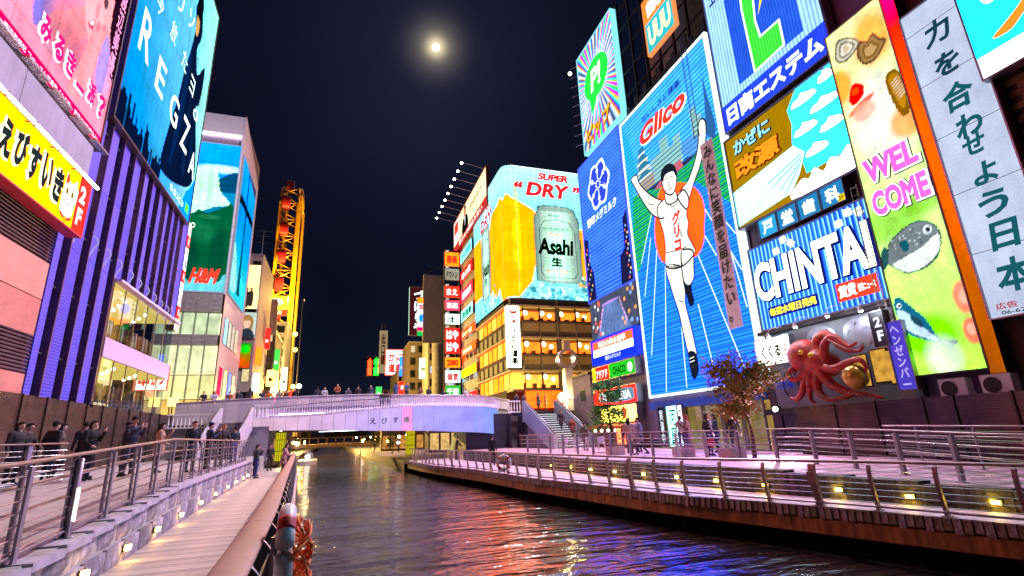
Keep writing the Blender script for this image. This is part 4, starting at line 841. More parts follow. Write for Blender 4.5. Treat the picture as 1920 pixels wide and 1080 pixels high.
q.build('picture', [em((.05, .72, .80), 1.2, light=True), em((.55, .9, .92), 1.3, light=True), em('f8fff8', 1.4, light=True), em('1a3878', .6), em((.03, .22, .6), .9)], KG)
T(KG, 'かぜに', .5, 3.85, 2.5, .85, em('16305c', .5), .08, z=.03); T(KG, 'かぜに', .55, 3.9, 2.4, .75, em((.25, .75, 1), 1.4), .03, z=.08); T(KG, '改源', .33, 2.45, 3.05, 1.2, em('7a2400', .5), .1, z=.03); T(KG, '改源', .4, 2.52, 2.9, 1.06, em((1, .25, .01), 1.4), .045, z=.09)
for k, ch in enumerate('戸堂歯科'):
    s_ = sign('character_panel', 'blue square character panel over the big letter sign, %s from the left' % ORD[k], 'sign', 'R', (19.15, 18.05 - k * 1.16, 10.43), 1.06, .92, em((.02, .22, .5) if k else (.03, .38, .62), 1.1, light=True), .15, .03, group='row of blue character panels'); T(s_, ch, .2, .12, .64, .66, em('e4f4ff', 1.5), .04)
    if k == 3: MB().rect(.72, .0, 1.05, .3, .02).build('floor_tag', em('f0c810', 1.2), s_); T(s_, '3F', .76, .05, .25, .2, em('101010', .3), .02, z=.04)
CT = sign('letter_billboard', 'blue striped billboard with big white block letters over the octopus', 'billboard', 'R', (19.2, 19.0, 6.1), 6.25, 4.05, None, .45, .06, STEEL)
MB().rect(0, 0, 6.25, 4.05, 0).build('panel', em((.02, .16, .75), 1.0, 'v', 4.2, .8, True), CT)
q = MB()
for k in range(27): q.box(.05 + k * .232, .02, .004, .10 + k * .232, 4.03, .03)
q.build('neon_tubes', em((.25, .72, 1.0), 1.25), CT)
T(CT, 'CHINTAI', .08, 1.2, 6.1, 2.05, em((.01, .02, .25), .6), .07, z=.06); T(CT, 'CHINTAI', .14, 1.27, 5.95, 1.92, em((.86, .95, .80), 1.25, light=True), .035, z=.14)
for x, yv, r_ in ((1.71, 3.43, 5), (2.2, 3.82, 12), (2.57, 3.51, 38), (4.97, 3.45, 8), (5.44, 3.75, 0), (5.88, 3.6, 20)):
    c = MB().box(-.14, -.14, .05, .14, .14, .2).build('cube', em('e8f4e0', 1.1), CT); c.location = (x, yv, 0); c.rotation_euler.z = R(r_)
MB().rect(4.2, .3, 5.95, 1.05, .09).build('red_plate', em((.88, .05, .02), 1.2), CT); T(CT, '賃貸', 4.3, .42, .8, .52, em('ffffff', 1.5), .05, z=.12); T(CT, '住宅ニュース', 5.15, .5, .72, .34, em('ffffff', 1.5), .04, z=.12)
MB().rect(.6, .42, 3.35, .95, .09).build('blue_plate', em('102098', .9), CT); T(CT, '毎週水曜日発売', .7, .5, 2.55, .38, em('f8e830', 1.5), .04, z=.12)
q = MB()
for x in (5.95, 6.2): q.tube([(x, -.4, .35), (x, 4.6, .35)], .02, 5)
for k in range(16): q.tube([(5.95, -.3 + k * .32, .35), (6.2, -.3 + k * .32, .35)], .014, 4)
q.build('ladder', STEEL, CT)
# --- octopus restaurant ------------------------------------------------------
OC = thing('restaurant_alcove', 'grey restaurant front alcove behind the red octopus', 'shop', (19.6, 19.3, 2.4), 'R')
MB().box(0, 0, -.1, 6.5, 3.6, -.02).build('back_wall', mat('alcove_grey', '8c92a0', .5, .1, .2, 2), OC); MB().box(0, -.25, -.1, 6.5, 0, .9).build('ledge', DARK, OC); MB().box(0, 3.45, .0, 6.5, 3.62, .5).build('soffit', DARK, OC)
for x in (2.95, 4.75): MB().flat(oval(x, 2.75, .75, .62), .0).build('disc', mat('disc_metal', 'b8c0cc', .3, .7), OC)
for x, yv in ((4.1, .6), (4.9, .7), (5.5, .6)):
    f = MB().box(x, yv, -.015, x + .7, yv + 1.3, .02).build('window', DARK, OC); MB().rect(x + .05, yv + .05, x + .65, yv + 1.25, .025).build('pane', em('d8a040', .8, 'n', 4, .8), f)
for x, yv in ((1.5, 3.25), (3.0, 3.4), (4.6, 3.5), (6.0, 3.4)):
    t = thing('spot_lamp', 'bracket spotlight over the octopus, ' + {1.5: 'leftmost', 3.0: 'second from the left', 4.6: 'third from the left', 6.0: 'rightmost'}[x], 'lamp', (18.5, 19.3 - x, 2.4 + yv), 'R')
    MB().tube(cr([(0, .25, -1.0), (0, .35, -.4), (0, .25, .1), (-.1, .05, .2)], 4, False), .02, 5).build('arm', WHITE, t, True); MB().tube([(-.1, .05, .2), (-.14, -.06, .13)], [.05, .1], 8).build('shade', WHITE, t, True); MB().ell((-.14, -.07, .12), .075, 8, 6).build('bulb', em('e8f4ff', 230, light=True), t, True)
s_ = sign('restaurant_sign', 'small white sign with black brush strokes left of the octopus', 'sign', 'R', (19.0, 19.42, 4.4), 2.0, 1.2, em('f4f4ea', 1.3, light=True), .25, .04); T(s_, 'くくる', .3, .3, 1.15, .6, em('101010', .3), .05); T(s_, '道頓堀', 1.62, .25, .2, .6, em('c01818', .8), .03, vert=True)
s_ = sign('restaurant_sign', 'small dark sign reading 2F beside the purple sign', 'sign', 'R', (18.85, 13.5, 4.35), .5, 1.3, None, .3, .02, side=mat('sign_charcoal', '2c2830', .5)); T(s_, '2F', .12, .2, .26, .9, em('e8e8ff', 1.2), .04, vert=True)
s_ = sign('restaurant_sign', 'purple vertical sign with faint strokes beside the picture screen', 'sign', 'R', (18.95, 13.1, 2.75), .62, 2.4, em('5a48d8', .75, light=True), .25, .03); T(s_, 'ヘンゼンバー', .15, .15, .32, 2.1, em('a898ff', 1.3), .02, vert=True)
bw = thing('bicycle_wheel_sign', 'dark wheel and lettering on the pale wall left of the octopus', 'sign', (19.5, 19.2, 2.4), 'R'); MB().tube([(1.0 + .42 * math.cos(a), 1.05 + .62 * math.sin(a), .05) for a in np.linspace(0, 6.283, 25)[:-1]], .035, 6, closed=True).build('wheel', DARK, bw, True); 
q = MB()
for k in range(8): q.tube([(1, 1.05, .05), (1 + .42 * math.cos(k * .785), 1.05 + .62 * math.sin(k * .785), .05)], .012, 4)
q.build('spokes', DARK, bw); T(bw, 'TAKOYAKI', .1, .9, 1.1, .35, em('2030a0', .8), .03, z=.1)
fl = thing('flood_lamp', 'bright white floodlight at the foot of the octopus wall', 'lamp', (17.3, 17.1, 2.35)); MB().box(-.12, -.1, -.1, .1, .1, .1).build('housing', DARK, fl); MB().ell((-.13, -.02, 0), .1, 10, 8).build('lens', em('f4ffff', 40, light=True), fl, True); ld = bpy.data.lights.new('flood', 'SPOT'); ld.energy = 1700; ld.color = (1, .55, .85); ld.shadow_soft_size = .12; ld.spot_size = R(150); ld.spot_blend = .5; link('flood', ld, fl, (-.3, -.05, .05), tuple(Vector((-1, -.35, -.12)).to_track_quat('-Z', 'Y').to_euler()))
# the octopus: tapering arms grown out of one body
ob_ = MB()
def arm(P, r0, r1, zz):
    C_ = cr([(p[0], p[1], z_) for p, z_ in zip(P, zz)], 6, False); n_ = len(C_); ob_.tube(C_, [r0 + (r1 - r0) * k / (n_ - 1) for k in range(n_)], 10); ob_.ell(C_[0], r0 * .98, 10, 8); ob_.ell(C_[-1], r1, 8, 6)
ob_.ell((2.65, 2.1, .75), (.72, .72, .65), 20, 14); ob_.ell((3.3, 1.75, .8), (.62, .55, .5), 16, 10); ob_.ell((3.75, 1.6, .75), (.42, .5, .4), 14, 10)
arm([(3.3, 2.0), (3.3, 2.6), (3.75, 2.85), (4.2, 2.65), (4.45, 2.3), (4.8, 2.0), (5.3, 1.9), (5.45, 2.05)], .2, .06, (.7, .7, .8, .9, 1.0, 1.0, 1.0, 1.0))
arm([(3.8, 1.7), (3.95, 2.3), (4.35, 2.6), (4.75, 2.35), (5.1, 2.1), (5.4, 2.2)], .2, .05, (1, 1.1, 1.1, 1.1, 1.2, 1.2))
arm([(3.7, 1.5), (4.3, 1.35), (4.9, 1.5), (5.4, 1.55), (5.62, 1.3), (5.55, 1.05)], .2, .05, (1, 1.2, 1.25, 1.3, 1.3, 1.3))
arm([(3.5, 1.3), (3.95, .75), (4.6, .42), (5.2, .28), (5.85, .12)], .24, .06, (1, 1.1, 1.1, 1.1, 1.1))
arm([(3.3, 1.2), (3.35, .6), (3.7, .25), (4.3, .2), (4.8, .3)], .2, .06, (1, 1.2, 1.25, 1.25, 1.2))
arm([(2.9, 1.4), (2.7, .95), (2.5, .5), (2.2, .32), (1.95, .4)], .2, .06, (1, 1.1, 1.2, 1.2, 1.2))
arm([(2.7, 1.45), (2.3, 1.15), (2.05, 1.3), (2.2, 1.6), (2.35, 1.45)], .16, .05, (.9, 1.1, 1.2, 1.2, 1.1))
arm([(3.0, 1.3), (3.0, .8), (2.9, .3), (3.1, .12)], .18, .05, (1, 1.2, 1.2, 1.2))
OT = thing('octopus_sculpture', 'giant glossy red octopus sculpture reaching out of the restaurant front', 'sculpture', (19.6, 19.3, 2.4), 'R')
body = ob_.build('body', mat('octopus_red', 'a82018', .42, 0, .6, 5, .6, 22), OT); md = body.modifiers.new('weld', 'REMESH'); md.mode = 'VOXEL'; md.voxel_size = .035; md.use_smooth_shade = True
for dx, yy in ((3.42, 2.02), (2.98, 2.2)): e_ = MB().ell((dx, yy, 1.32), (.13, .1, .09), 12, 8).build('eye', mat('eye_yellow', 'f0b818', .2), OT, True); MB().ell((dx, yy, 1.4), (.09, .025, .03), 10, 6).build('pupil', BLACK, e_, True)
q = MB(); rr = random.Random(4)
for P in ([(4.35, 2.6), (5.0, 2.1)], [(4.3, 1.3), (5.4, 1.5)], [(4.0, .7), (5.6, .2)], [(3.5, .35), (4.6, .2)]):
    for k in range(12): f_ = k / 11; q.ell((P[0][0] + (P[1][0] - P[0][0]) * f_, P[0][1] + (P[1][1] - P[0][1]) * f_ - .12 + .05 * f_, 1.3), (.035, .03, .03), 6, 5)
q.build('suckers', mat('sucker_cream', 'd8a898', .5), OT, True)
bl = MB().ell((0, 0, 0), .45, 16, 12).build('ball_sculpture', mat('golden_ball', 'c89838', .25, .3, .4, 3), None, True); bl.location = (18.35, 14.2, 3.35); tag(bl, 'shiny golden ball held among the octopus arms', 'sculpture')
# --- picture screen -----------------------------------------------------------
WS = sign('picture_screen', 'tall light yellow green screen with seafood pictures and pink letters', 'screen', 'R', (19.1, 12.72, 3.2), 2.33, 14.4, None, .4, .05, mat('screen_frame', '6a5070', .5))
P = Pic(2.33, 14.4, .045); P.fill('e6f5b0'); P.mixm(np.clip((6 - P.V) / 6, 0, 1), 'c4ee5c', .85); P.mixm(np.clip((P.V - 8) / 5, 0, 1) * .6, 'fdf6cc')
P.blob(1.3, 9.6, .8, 1.5, 'ffffff', .8, .8); P.blob(.9, 1.3, .7, .5, '7fe02c', .9, .8); P.blob(.6, 5.6, .9, .5, '86e03a', .7, .8); P.blob(1.9, 5.9, .5, .3, '8ee23c', .6, .8); P.blob(1.7, 13, .5, .8, 'f6b84a', .8, .8); P.blob(.1, 11.9, .35, .6, 'f6b030', .8, .6); P.blob(2.1, 9.0, .45, .5, 'f0b048', .8, .6)
for k in range(5): P.poly([(x * (1 - k * .18) + .7 * k * .18, y_ * (1 - k * .18) + 13.3 * k * .18) for x, y_ in ((.36, 13.86), (.66, 13.87), (1.05, 13.58), (1.27, 13.19), (1.08, 12.95), (.67, 12.78), (.32, 12.86), (.16, 13.2))], ('7d7868', 'd8d4c0', '8f8a7c', 'f0ece0', 'd8c8a8')[k])
for k in range(4): P.poly([(x * (1 - k * .2) + 1.55 * k * .2, y_ * (1 - k * .2) + 12.5 * k * .2) for x, y_ in ((1.08, 12.95), (1.3, 13.2), (1.5, 12.98), (1.8, 13.15), (1.95, 12.8), (2.2, 12.5), (1.95, 12.2), (1.64, 12.0), (1.22, 12.09), (1.05, 12.47))], ('6a5038', 'a88458', '8a6438', 'caa878')[k])
P.poly([(.52, 11.59), (.75, 11.61), (.96, 11.36), (.91, 11.01), (.65, 10.81), (.38, 10.81), (.32, 11.14)], 'f03a1c'); P.blob(.7, 10.6, .5, .12, 'f05a40', .9, .4, .3); P.blob(.75, 10.3, .35, .3, 'f6b8a0', .8, .6); P.blob(.62, 11.3, .12, .12, 'ff7a50', .6)
P.poly([(1.79, 11.02), (2.06, 11.2), (2.31, 10.9), (2.33, 9.93), (2.28, 9.31), (1.98, 9.25), (1.8, 10.09)], '8a6028'); P.poly([(1.87, 10.9), (2.06, 11.05), (2.25, 10.8), (2.28, 9.95), (2.1, 9.5), (1.95, 10)], 'c08a3c'); 
for k in range(7): P.blob(2.06 + .02 * k, 10.75 - k * .12, .14, .02, 'f0e8e0', .8, .5, .5)
FG = [(.02, 4.2), (.2, 4.3), (.39, 4.82), (.83, 5.12), (1.43, 5.3), (1.91, 5.09), (2.12, 4.68), (2.07, 4.26), (1.85, 3.84), (1.39, 3.57), (.79, 3.54), (.38, 3.9)]
P.poly(FG, '20343c'); P.poly([(x * .96 + .05, y_ * .96 + .18) for x, y_ in FG], '7a8488'); P.poly([(.35, 4.0), (.8, 4.15), (1.4, 4.3), (2.0, 4.6), (2.02, 4.25), (1.8, 3.9), (1.38, 3.64), (.8, 3.6)], 'eef4f0'); P.poly([(.75, 4.7), (1.0, 4.75), (1.05, 4.45), (.85, 4.35)], '1c5a68'); P.blob(1.75, 4.85, .13, .15, 'e8eef0', 1, .2); P.blob(1.77, 4.85, .07, .08, '101418', 1, .2); P.poly([(.0, 4.45), (.25, 4.8), (.25, 4.2), (.0, 3.95)], '305a60')
for k in range(30): a, b = P.rng.uniform(.5, 1.6), P.rng.uniform(4.4, 5.1); P.blob(a, b, .03, .035, ('d8e4e8', '38484c')[k % 2], .8, .3)
FS = [(.03, 2.5), (.15, 2.82), (.37, 2.72), (.67, 2.28), (.96, 1.86), (1.22, 1.15), (1.71, .95), (1.55, .75), (1.69, .55), (1.18, .94), (.67, 1.2), (.16, 1.6)]
P.poly(FS, '2e6a88'); P.poly([(.08, 2.35), (.4, 2.2), (.8, 1.6), (1.2, 1.05), (.67, 1.28), (.2, 1.7)], 'cfe6ee'); P.poly([(.5, 2.1), (.85, 1.75), (.75, 1.6), (.5, 1.85)], '28485a'); P.blob(.2, 2.5, .07, .09, 'f0f8f8', 1, .2); P.blob(.2, 2.5, .035, .045, '081018', 1, .2)
P.blob(2.25, 2.3, .25, .45, 'ff8a84', .85, .4); P.blob(2.25, 2.3, .12, .2, 'ffd0b8', .8); P.blob(2.22, 1.2, .22, .35, 'ff7a78', .85, .4); P.blob(2.2, 1.25, .1, .15, 'ffd0b8', .8); P.blob(1.2, .5, .4, .5, 'e8f8e8', .8, .7)
P.noise(.08, 4); P.build(WS, S=.86, k=5)
for tx, yy, h_ in (('WEL', 7.3, .98), ('COME', 5.95, .98)):
    x0, w_ = (.2, 2.0) if tx == 'WEL' else (.22, 2.05)
    T(WS, tx, x0 - .06, yy - .08, w_ + .12, h_ + .16, em('20141c', .3), .12, z=.02); T(WS, tx, x0 - .04, yy - .05, w_ + .08, h_ + .1, em('fff8ff', 1.5), .095, z=.06); T(WS, tx, x0 + .02, yy, w_ - .04, h_, em((.95, .12, .60), 1.2), .05, z=.11)
fr = thing('screen_side_panel', 'tall side panel glowing pink to orange between the picture screen and the white banner', 'panel', (19.1, 10.36, 3.0), 'R')
P = Pic(.4, 16.5, .12); t_ = P.V / 16.5
for c0, a0 in (('c06018', 0),): P.fill(c0)
P.mixm(np.clip((t_ - .55) * 3, 0, 1), 'e02838'); P.mixm(np.clip((t_ - .78) * 4, 0, 1), 'e028c8'); P.mixm(np.clip((.32 - t_) * 3, 0, 1), '8a4a28'); P.build(fr, S=1.2, k=18); MB().box(0, 0, -.35, .4, 16.5, -.012).build('casing', DARK, fr)
for y0 in (11.8, 10.6): 
    t = thing('air_conditioner', 'white air conditioner unit under the picture screen, ' + ('left one' if y0 > 11 else 'right one'), 'air conditioner', (18.9, y0, 2.35), 'R'); MB().box(0, 0, -.35, .8, .62, 0).build('case', WHITE, t); MB().flat(oval(.3, .31, .24, .24), .012).build('fan_grille', DARK, t)
t = thing('air_conditioner', 'white air conditioner unit on the brick wall under the brush banner', 'air conditioner', (19.25, 8.5, 3.05), 'R'); MB().box(0, 0, -.35, .9, .8, 0).build('case', WHITE, t); MB().flat(oval(.38, .4, .3, .3), .012).build('fan_grille', DARK, t)
t = thing('cable_run', 'thin pipes running down the brick wall under the brush banner', 'pipe', (19.4, 9.2, 2.4), 'R'); MB().tube(cr([(0, 0, 0), (.05, 1.2, 0), (.3, 1.9, .05), (.7, 2.2, 0)], 5, False), .035, 6).tube([(.25, 0, 0), (.25, 2.2, 0)], .03, 6).build('pipe', GREY, t, True)
# --- white brush banner, cyan sign ---------------------------------------------
WB = sign('brush_billboard', 'tall white billboard with dark teal brush characters', 'billboard', 'R', (19.15, 9.95, 4.65), 1.85, 11.4, em('c4d0e8', .95, 'n', .5, .12, True, 1), .35, .05, STEEL)
for k in range(5): MB().box(0, 2.1 + k * 2.1, .002, 1.85, 2.12 + k * 2.1, .008).build('seam', mat('seam_grey', '8890a0', .6), WB)
TEAL = em((.008, .05, .08), .9); TEAL2 = em((.008, .10, .13), .9)
for ch, cx, cy, s_ in (('力', .93, 10.05, .95), ('を', .93, 8.75, .85), ('合', .95, 7.45, 1.0), ('わ', .97, 6.3, .85), ('せ', .95, 5.6, .7), ('よ', .98, 4.55, .75), ('う', .95, 3.5, .85), ('日', .97, 2.45, .9), ('本', .9, 1.2, 1.05)): T(WB, ch, cx - s_ * .46, cy - s_ * .5, s_ * .92, s_ * 1.0, TEAL if cy > 8 else TEAL2, .034, .12)
T(WB, '広告', .2, .22, .55, .2, em('c01828', .8), .02); T(WB, '06-62', .3, .05, .6, .12, em('202028', .5), .01)
CY = sign('cyan_billboard', 'bright cyan billboard with an orange curve in the top right corner', 'billboard', 'R', (18.9, 8.12, 12.0), 4.5, 6.5, em((.02, .72, .85), 1.3, light=True), .35, .06, STEEL)
MB().rect(0, 0, 4.5, .75, .012, 0).flat(cr([(.5, 1.15), (1.2, 1.6), (2.2, 2.4), (2.2, 2.15), (1.3, 1.3), (.9, 1.05)], 4), .015, 1).flat(cr([(.4, 3.6), (.55, 2.5), (.8, 2.3), (1.0, 2.6), (.9, 3.8)], 4), .015, 2).flat(cr([(1.2, 3.8), (1.35, 2.2), (1.6, 2.0), (1.8, 2.5), (1.7, 3.9)], 4), .015, 2).build('picture', [em('eefaff', 1.4, light=True), em((.9, .25, .02), 1.2), em('f4ffff', 1.5)], CY)
lad = thing('wall_ladder', 'steel ladder on the mauve wall above the picture screen', 'ladder', (19.5, 13.2, 17), 'R'); q = MB()
for x in (0, .45): q.tube([(x, 0, .1), (x, 6, .1)], .025, 5)
for k in range(16): q.tube([(0, .2 + k * .36, .1), (.45, .2 + k * .36, .1)], .016, 4)
q.build('rungs', STEEL, lad)
# ================================================================== left bank buildings (facades face the canal, plane x = -12)
SALM = [mat('salmon_panel_%d' % k, c, .65, 0, .12, 1.4, .1, 15, .12) for k, c in enumerate(('d88a78', 'd08070', 'dc9480'))]
SB = thing('building', 'salmon coloured building with louvres behind the yellow sign', 'building', (-12, 13, 0), 'L')
MB().box(0, 0, -10, 12.55, 32, -.12).build('wall', mat('salmon_joint', '5a3a38', .8), SB)
for x0, x1 in ((0, 4.2), (4.22, 8.4), (8.42, 12.55)):
    for k, (z0, z1) in enumerate(((3.4, 4.85), (6.4, 7.9), (7.92, 9.5), (11.8, 14))): MB().box(x0 + .01, z0 + .01, -.118, x1 - .01, z1 - .01, 0).build('wall_panel', SALM[k % 3], SB)
LOUV = mat('louvre_mauve', '7a5a62', .5, .2); 
lm = MB().box(0, 0, -.1, 4.1, .05, .0).mesh('louvre_slat', LOUV)
for x0 in (.05, 4.27, 8.43):
    for z0, z1 in ((4.9, 6.35), (9.6, 11.7)):
        z = z0
        while z < z1: c = link('louvre_slat', lm, SB, (x0, z, -.0), (R(35), 0, 0)); z += .145
# roof part far above, with the pink poster in front
fs = thing('steel_stair', 'dark red steel bracket frame on the salmon wall', 'stairs', (-11.7, 19.2, 6.8), 'L')
q = MB()
for k in range(4): q.box(.1, .25 * k, .1, .9, .25 * k + .05, .5)
q.tube([(.1, 0, .5), (.1, 1.4, .5)], .03, 5).tube([(.9, 0, .5), (.9, 1.4, .5)], .03, 5).tube([(.1, 0, .5), (.9, 1.2, .5)], .03, 5); q.build('frame', mat('rust_steel', '4a2a28', .6, .3), fs)
# --- pink poster
PK = sign('portrait_billboard', 'pink poster billboard with a smiling face over the left buildings', 'billboard', 'L', (-11.3, 15, 15.3), 10.85, 13, None, .4, .1, mat('poster_frame', '3a2434', .6))
P = Pic(10.85, 13, .075); P.grad('f8b0cc', 'f6a8c8', .2, .8)
P.poly([(4.4, 2.2), (5.0, 1.7), (6.6, 4.4), (5.6, 6.5), (4.6, 5)], '9a8ae0', 1); P.blob(7.2, 3.0, 1.5, 1.4, 'f49ab4', .9, .6); P.poly([(5.4, 2.6), (6.4, 2.1), (7.8, 3.6), (8.2, 4.6), (7.4, 4.9), (6.2, 3.6)], 'f3a3ae', .95); P.blob(6.9, 2.4, .9, .7, 'c86a80', .5, .8)
P.poly([(7.2, 9), (7.3, 5.5), (7.8, 4.2), (8.8, 3.6), (9.6, 4.2), (10.0, 5.6), (10.2, 9)], 'fbc4cc', 1)
P.poly([(8.2, 3.9), (8.5, 5.0), (9.3, 5.6), (9.75, 5.4), (9.5, 4.6), (9.2, 3.4), (8.8, 1.6), (8.3, .9), (7.5, .9), (7.9, 2.4)], 'f6b0ba', 1); P.poly([(8.5, 4.9), (8.7, 5.4), (8.85, 5.2), (8.75, 4.7)], 'e88a9c', .8); P.poly([(9.0, 5.2), (9.2, 5.6), (9.3, 5.3)], 'e88a9c', .7); P.poly([(7.9, 4.5), (8.35, 5.1), (8.3, 4.5)], 'e0405c', .9); P.poly([(7.98, 4.6), (8.3, 4.98), (8.27, 4.72)], 'ffffff', .9); P.blob(8.9, 6.6, .18, .3, '301828', .9, .3); P.blob(7.8, 7.2, .2, .3, '301828', .9, .3); P.blob(8.4, 5.7, .12, .35, 'e88a9c', .6, .6)
P.poly([(9.4, 13), (9.5, 8.5), (9.7, 6), (9.95, 5.2), (10.85, 3.9), (10.85, 13)], '2a1024', 1); P.poly([(9.6, 5.4), (10.3, 4.2), (10.2, 2.6), (9.6, 2.4), (9.2, 3.4)], 'c2a8ee', .9)
P.mixm(P.V < .62, 'f0107a'); P.noise(.05, 8); P.build(PK, S=.88)
for k, ch in enumerate('みるきー派？'): T(PK, ch, 4.9 + k * .97, 1.25, .85, 1.25 if ch != 'ー' else .35, em('ffe0f0', 1.2), .11, z=.02); T(PK, ch, 4.98 + k * .97, 1.33, .7, 1.1 if ch != 'ー' else .22, em((.85, .01, .22), 1.1), .05, z=.08)
T(PK, '渡辺美優紀 ファースト写真集「みる神」 定価1500円(税込み)', 3.3, .18, 7.3, .28, em('fff0f8', 1.4), .02); T(PK, '渡辺美優紀', 10.1, 2.6, .62, 6.2, em((1, .35, .65), 1.2), .02, vert=True)
lb = thing('lamp_bar', 'row of slim lamp housings on a rail under the pink poster', 'lamp', (-11.0, 15, 14.95), 'L')
MB().box(0, .02, -.05, 10.8, .09, .03).build('rail', DARK, lb)
for k in range(6): MB().box(.4 + k * 1.75, -.1, .05, 1.75 + k * 1.75, .0, .3).build('lamp_housing', STEEL, lb)
LI = sign('blank_fascia', 'blank pale lilac fascia panels between the pink poster and the yellow sign', 'panel', 'L', (-11.35, 15, 13.5), 10.6, 1.75, None, .4, side=mat('lilac_panel', 'd6bede', .5, 0, .05)); MB().box(5.1, 0, -.01, 5.13, 1.75, .004).build('seam', DARK, LI); MB().rect(0, 0, 10.6, 1.75, .0).build('panel', em('d4b4e2', .85, 'n', .4, .12, True, .0), LI)  # fascia glows in place of lamplight falling on it
YS_ = sign('shop_billboard', 'long yellow lit sign with black brush characters and a white cat', 'billboard', 'L', (-11.2, 15, 10.85), 10.6, 2.5, em((.90, .62, .0), 1.15, 'n', .5, .25, True), .5, .07, mat('sign_red_edge', 'c02838', .5))
MB().rect(9.75, 0, 10.6, 2.5, .015).build('red_plate', em((.85, .04, .03), 1.2, light=True), YS_); T(YS_, '2F', 9.9, .35, .5, 1.8, em('fff4f0', 1.5), .05, vert=True)
for k, ch in enumerate('えびすいき'): T(YS_, ch, 4.15 + k * .88, .45 + .1 * (k % 2), .85, 1.55, em('fff8d0', 1.3), .1, z=.02); T(YS_, ch, 4.22 + k * .88, .53 + .1 * (k % 2), .7, 1.4, em((.03, .045, .05), .6), .055, z=.08)
q = MB().flat(cr([(8.62, .35), (8.55, 1.0), (8.62, 1.6), (8.68, 2.15), (8.95, 1.85), (9.25, 1.85), (9.52, 2.1), (9.6, 1.5), (9.62, .9), (9.5, .4), (9.05, .2)], 4), .03, 0).flat(cr([(9.55, 1.1), (9.62, 1.75), (9.74, 1.7), (9.7, 1.1)], 3), .03, 0)
q.flat(cr([(8.66, 1.6), (8.7, 2.1), (8.92, 1.85)], 3), .036, 1); q.flat(oval(8.86, 1.35, .1, .14), .036, 2); q.flat(oval(9.3, 1.35, .1, .14), .036, 2); q.flat(oval(8.86, 1.35, .04, .13), .04, 3); q.flat(oval(9.3, 1.35, .04, .13), .04, 3); q.flat([(9.03, 1.1), (9.14, 1.1), (9.08, 1.0)], .04, 1); q.ribbon([(8.85, .9), (9.08, .82), (9.32, .9)], .03, .04, 3)
for s_ in (-1, 1):
    for k in range(3): q.ribbon([(9.08 + s_ * .2, .95 + .04 * k), (9.08 + s_ * .46, .85 + .12 * k)], .02, .042, 3)
q.flat(cr([(8.6, .4), (9.05, .25), (9.55, .42), (9.5, .28), (9.05, .1), (8.65, .25)], 3), .05, 1); q.flat(oval(9.05, .16, .14, .15), .055, 4)
q.build('cat_picture', [em('fff8f0', 1.3), em((.8, .08, .03), 1), em('e0b030', 1), em('201410', .3), em('e8b010', 1.2)], YS_)
ft = thing('lamp_bar', 'bright fluorescent tubes along the top of the yellow sign', 'lamp', (-10.85, 15, 13.15), 'L')
for k in range(6): MB().tube([(.2 + k * 1.75, 0, 0), (1.75 + k * 1.75, 0, 0)], .06, 6).build('tube', em('fffbd0', 30, light=True), ft, True); MB().box(.1 + k * 1.75, .06, -.4, .16 + k * 1.75, .1, .05).build('bracket', DARK, ft)
# --- blue building
BB = thing('building', 'dark blue ribbed building with vertical slots and a lit clothes shop', 'building', (-12, 25.65, 0), 'L')
BLU = [mat('blue_ribbed_%d' % k, c, .35, .1, .10, 1.2, 0, 20, .12, ('Y', 7, .8)) for k, c in enumerate(('5a5ce6', '6462ee', '5654da'))]
SLOT = mat('slot_dark', '141020', .35, .3); SLG = glass('slot_glass', '6070a0'); SLF = mat('slot_fin', '6a4a70', .4, .4)
MB().box(0, 3, -9, 6.0, 38, -.46).box(6.0, 10.75, -9, 17.4, 38, -.461).box(6.0, 3, -9, 17.4, 10.74, -3.4).build('core_wall', SLOT, BB)
bays = [0, 1.06, 2.78, 4.35, 5.93, 7.6, 9.0, 10.4, 11.85, 13.2, 14.6, 15.9, 17.4]
for k in range(12):
    a, b = bays[k], bays[k + 1]; lo = 4.0 if a < 5.9 else 10.75
    x1 = b - .55 if k < 11 else b
    for z0, z1 in ((lo, 10.75), (10.76, 14.5), (14.52, 18.2), (18.22, 28), (28.02, 38)) if lo < 10 else ((10.78, 14.5), (14.52, 18.2), (18.22, 28), (28.02, 38)):
        MB().box(a + .02, z0, -.45, x1, z1 - .012, 0).build('wall_panel', BLU[(k + int(z0)) % 3], BB)
    if k < 11:
        f = MB().box(x1 + .42, lo, -.45, x1 + .49, 38, .14).build('fin', SLF, BB)
        for z0 in np.arange(lo + 1.8, 18, 2.9): MB().box(x1 + .02, z0, -.42, x1 + .42, z0 + .06, -.05).build('transom', STEEL, BB)
        if k % 3 == 1: MB().box(x1 + .03, 13.2, -.44, x1 + .36, 18.2, -.3).build('blind', mat('blind_cream', 'b8a86a', .7), BB)
        # white hook brackets in front of the slots
    if k >= 1:
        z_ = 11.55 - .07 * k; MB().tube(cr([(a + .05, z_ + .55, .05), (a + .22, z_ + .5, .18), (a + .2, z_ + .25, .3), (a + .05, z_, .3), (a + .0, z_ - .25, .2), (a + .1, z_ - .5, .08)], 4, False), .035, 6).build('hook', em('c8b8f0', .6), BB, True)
MB().box(5.88, 3.9, -.4, 6.2, 10.75, .1).build('corner_column', mat('column_dark', '2c2018', .5), BB)
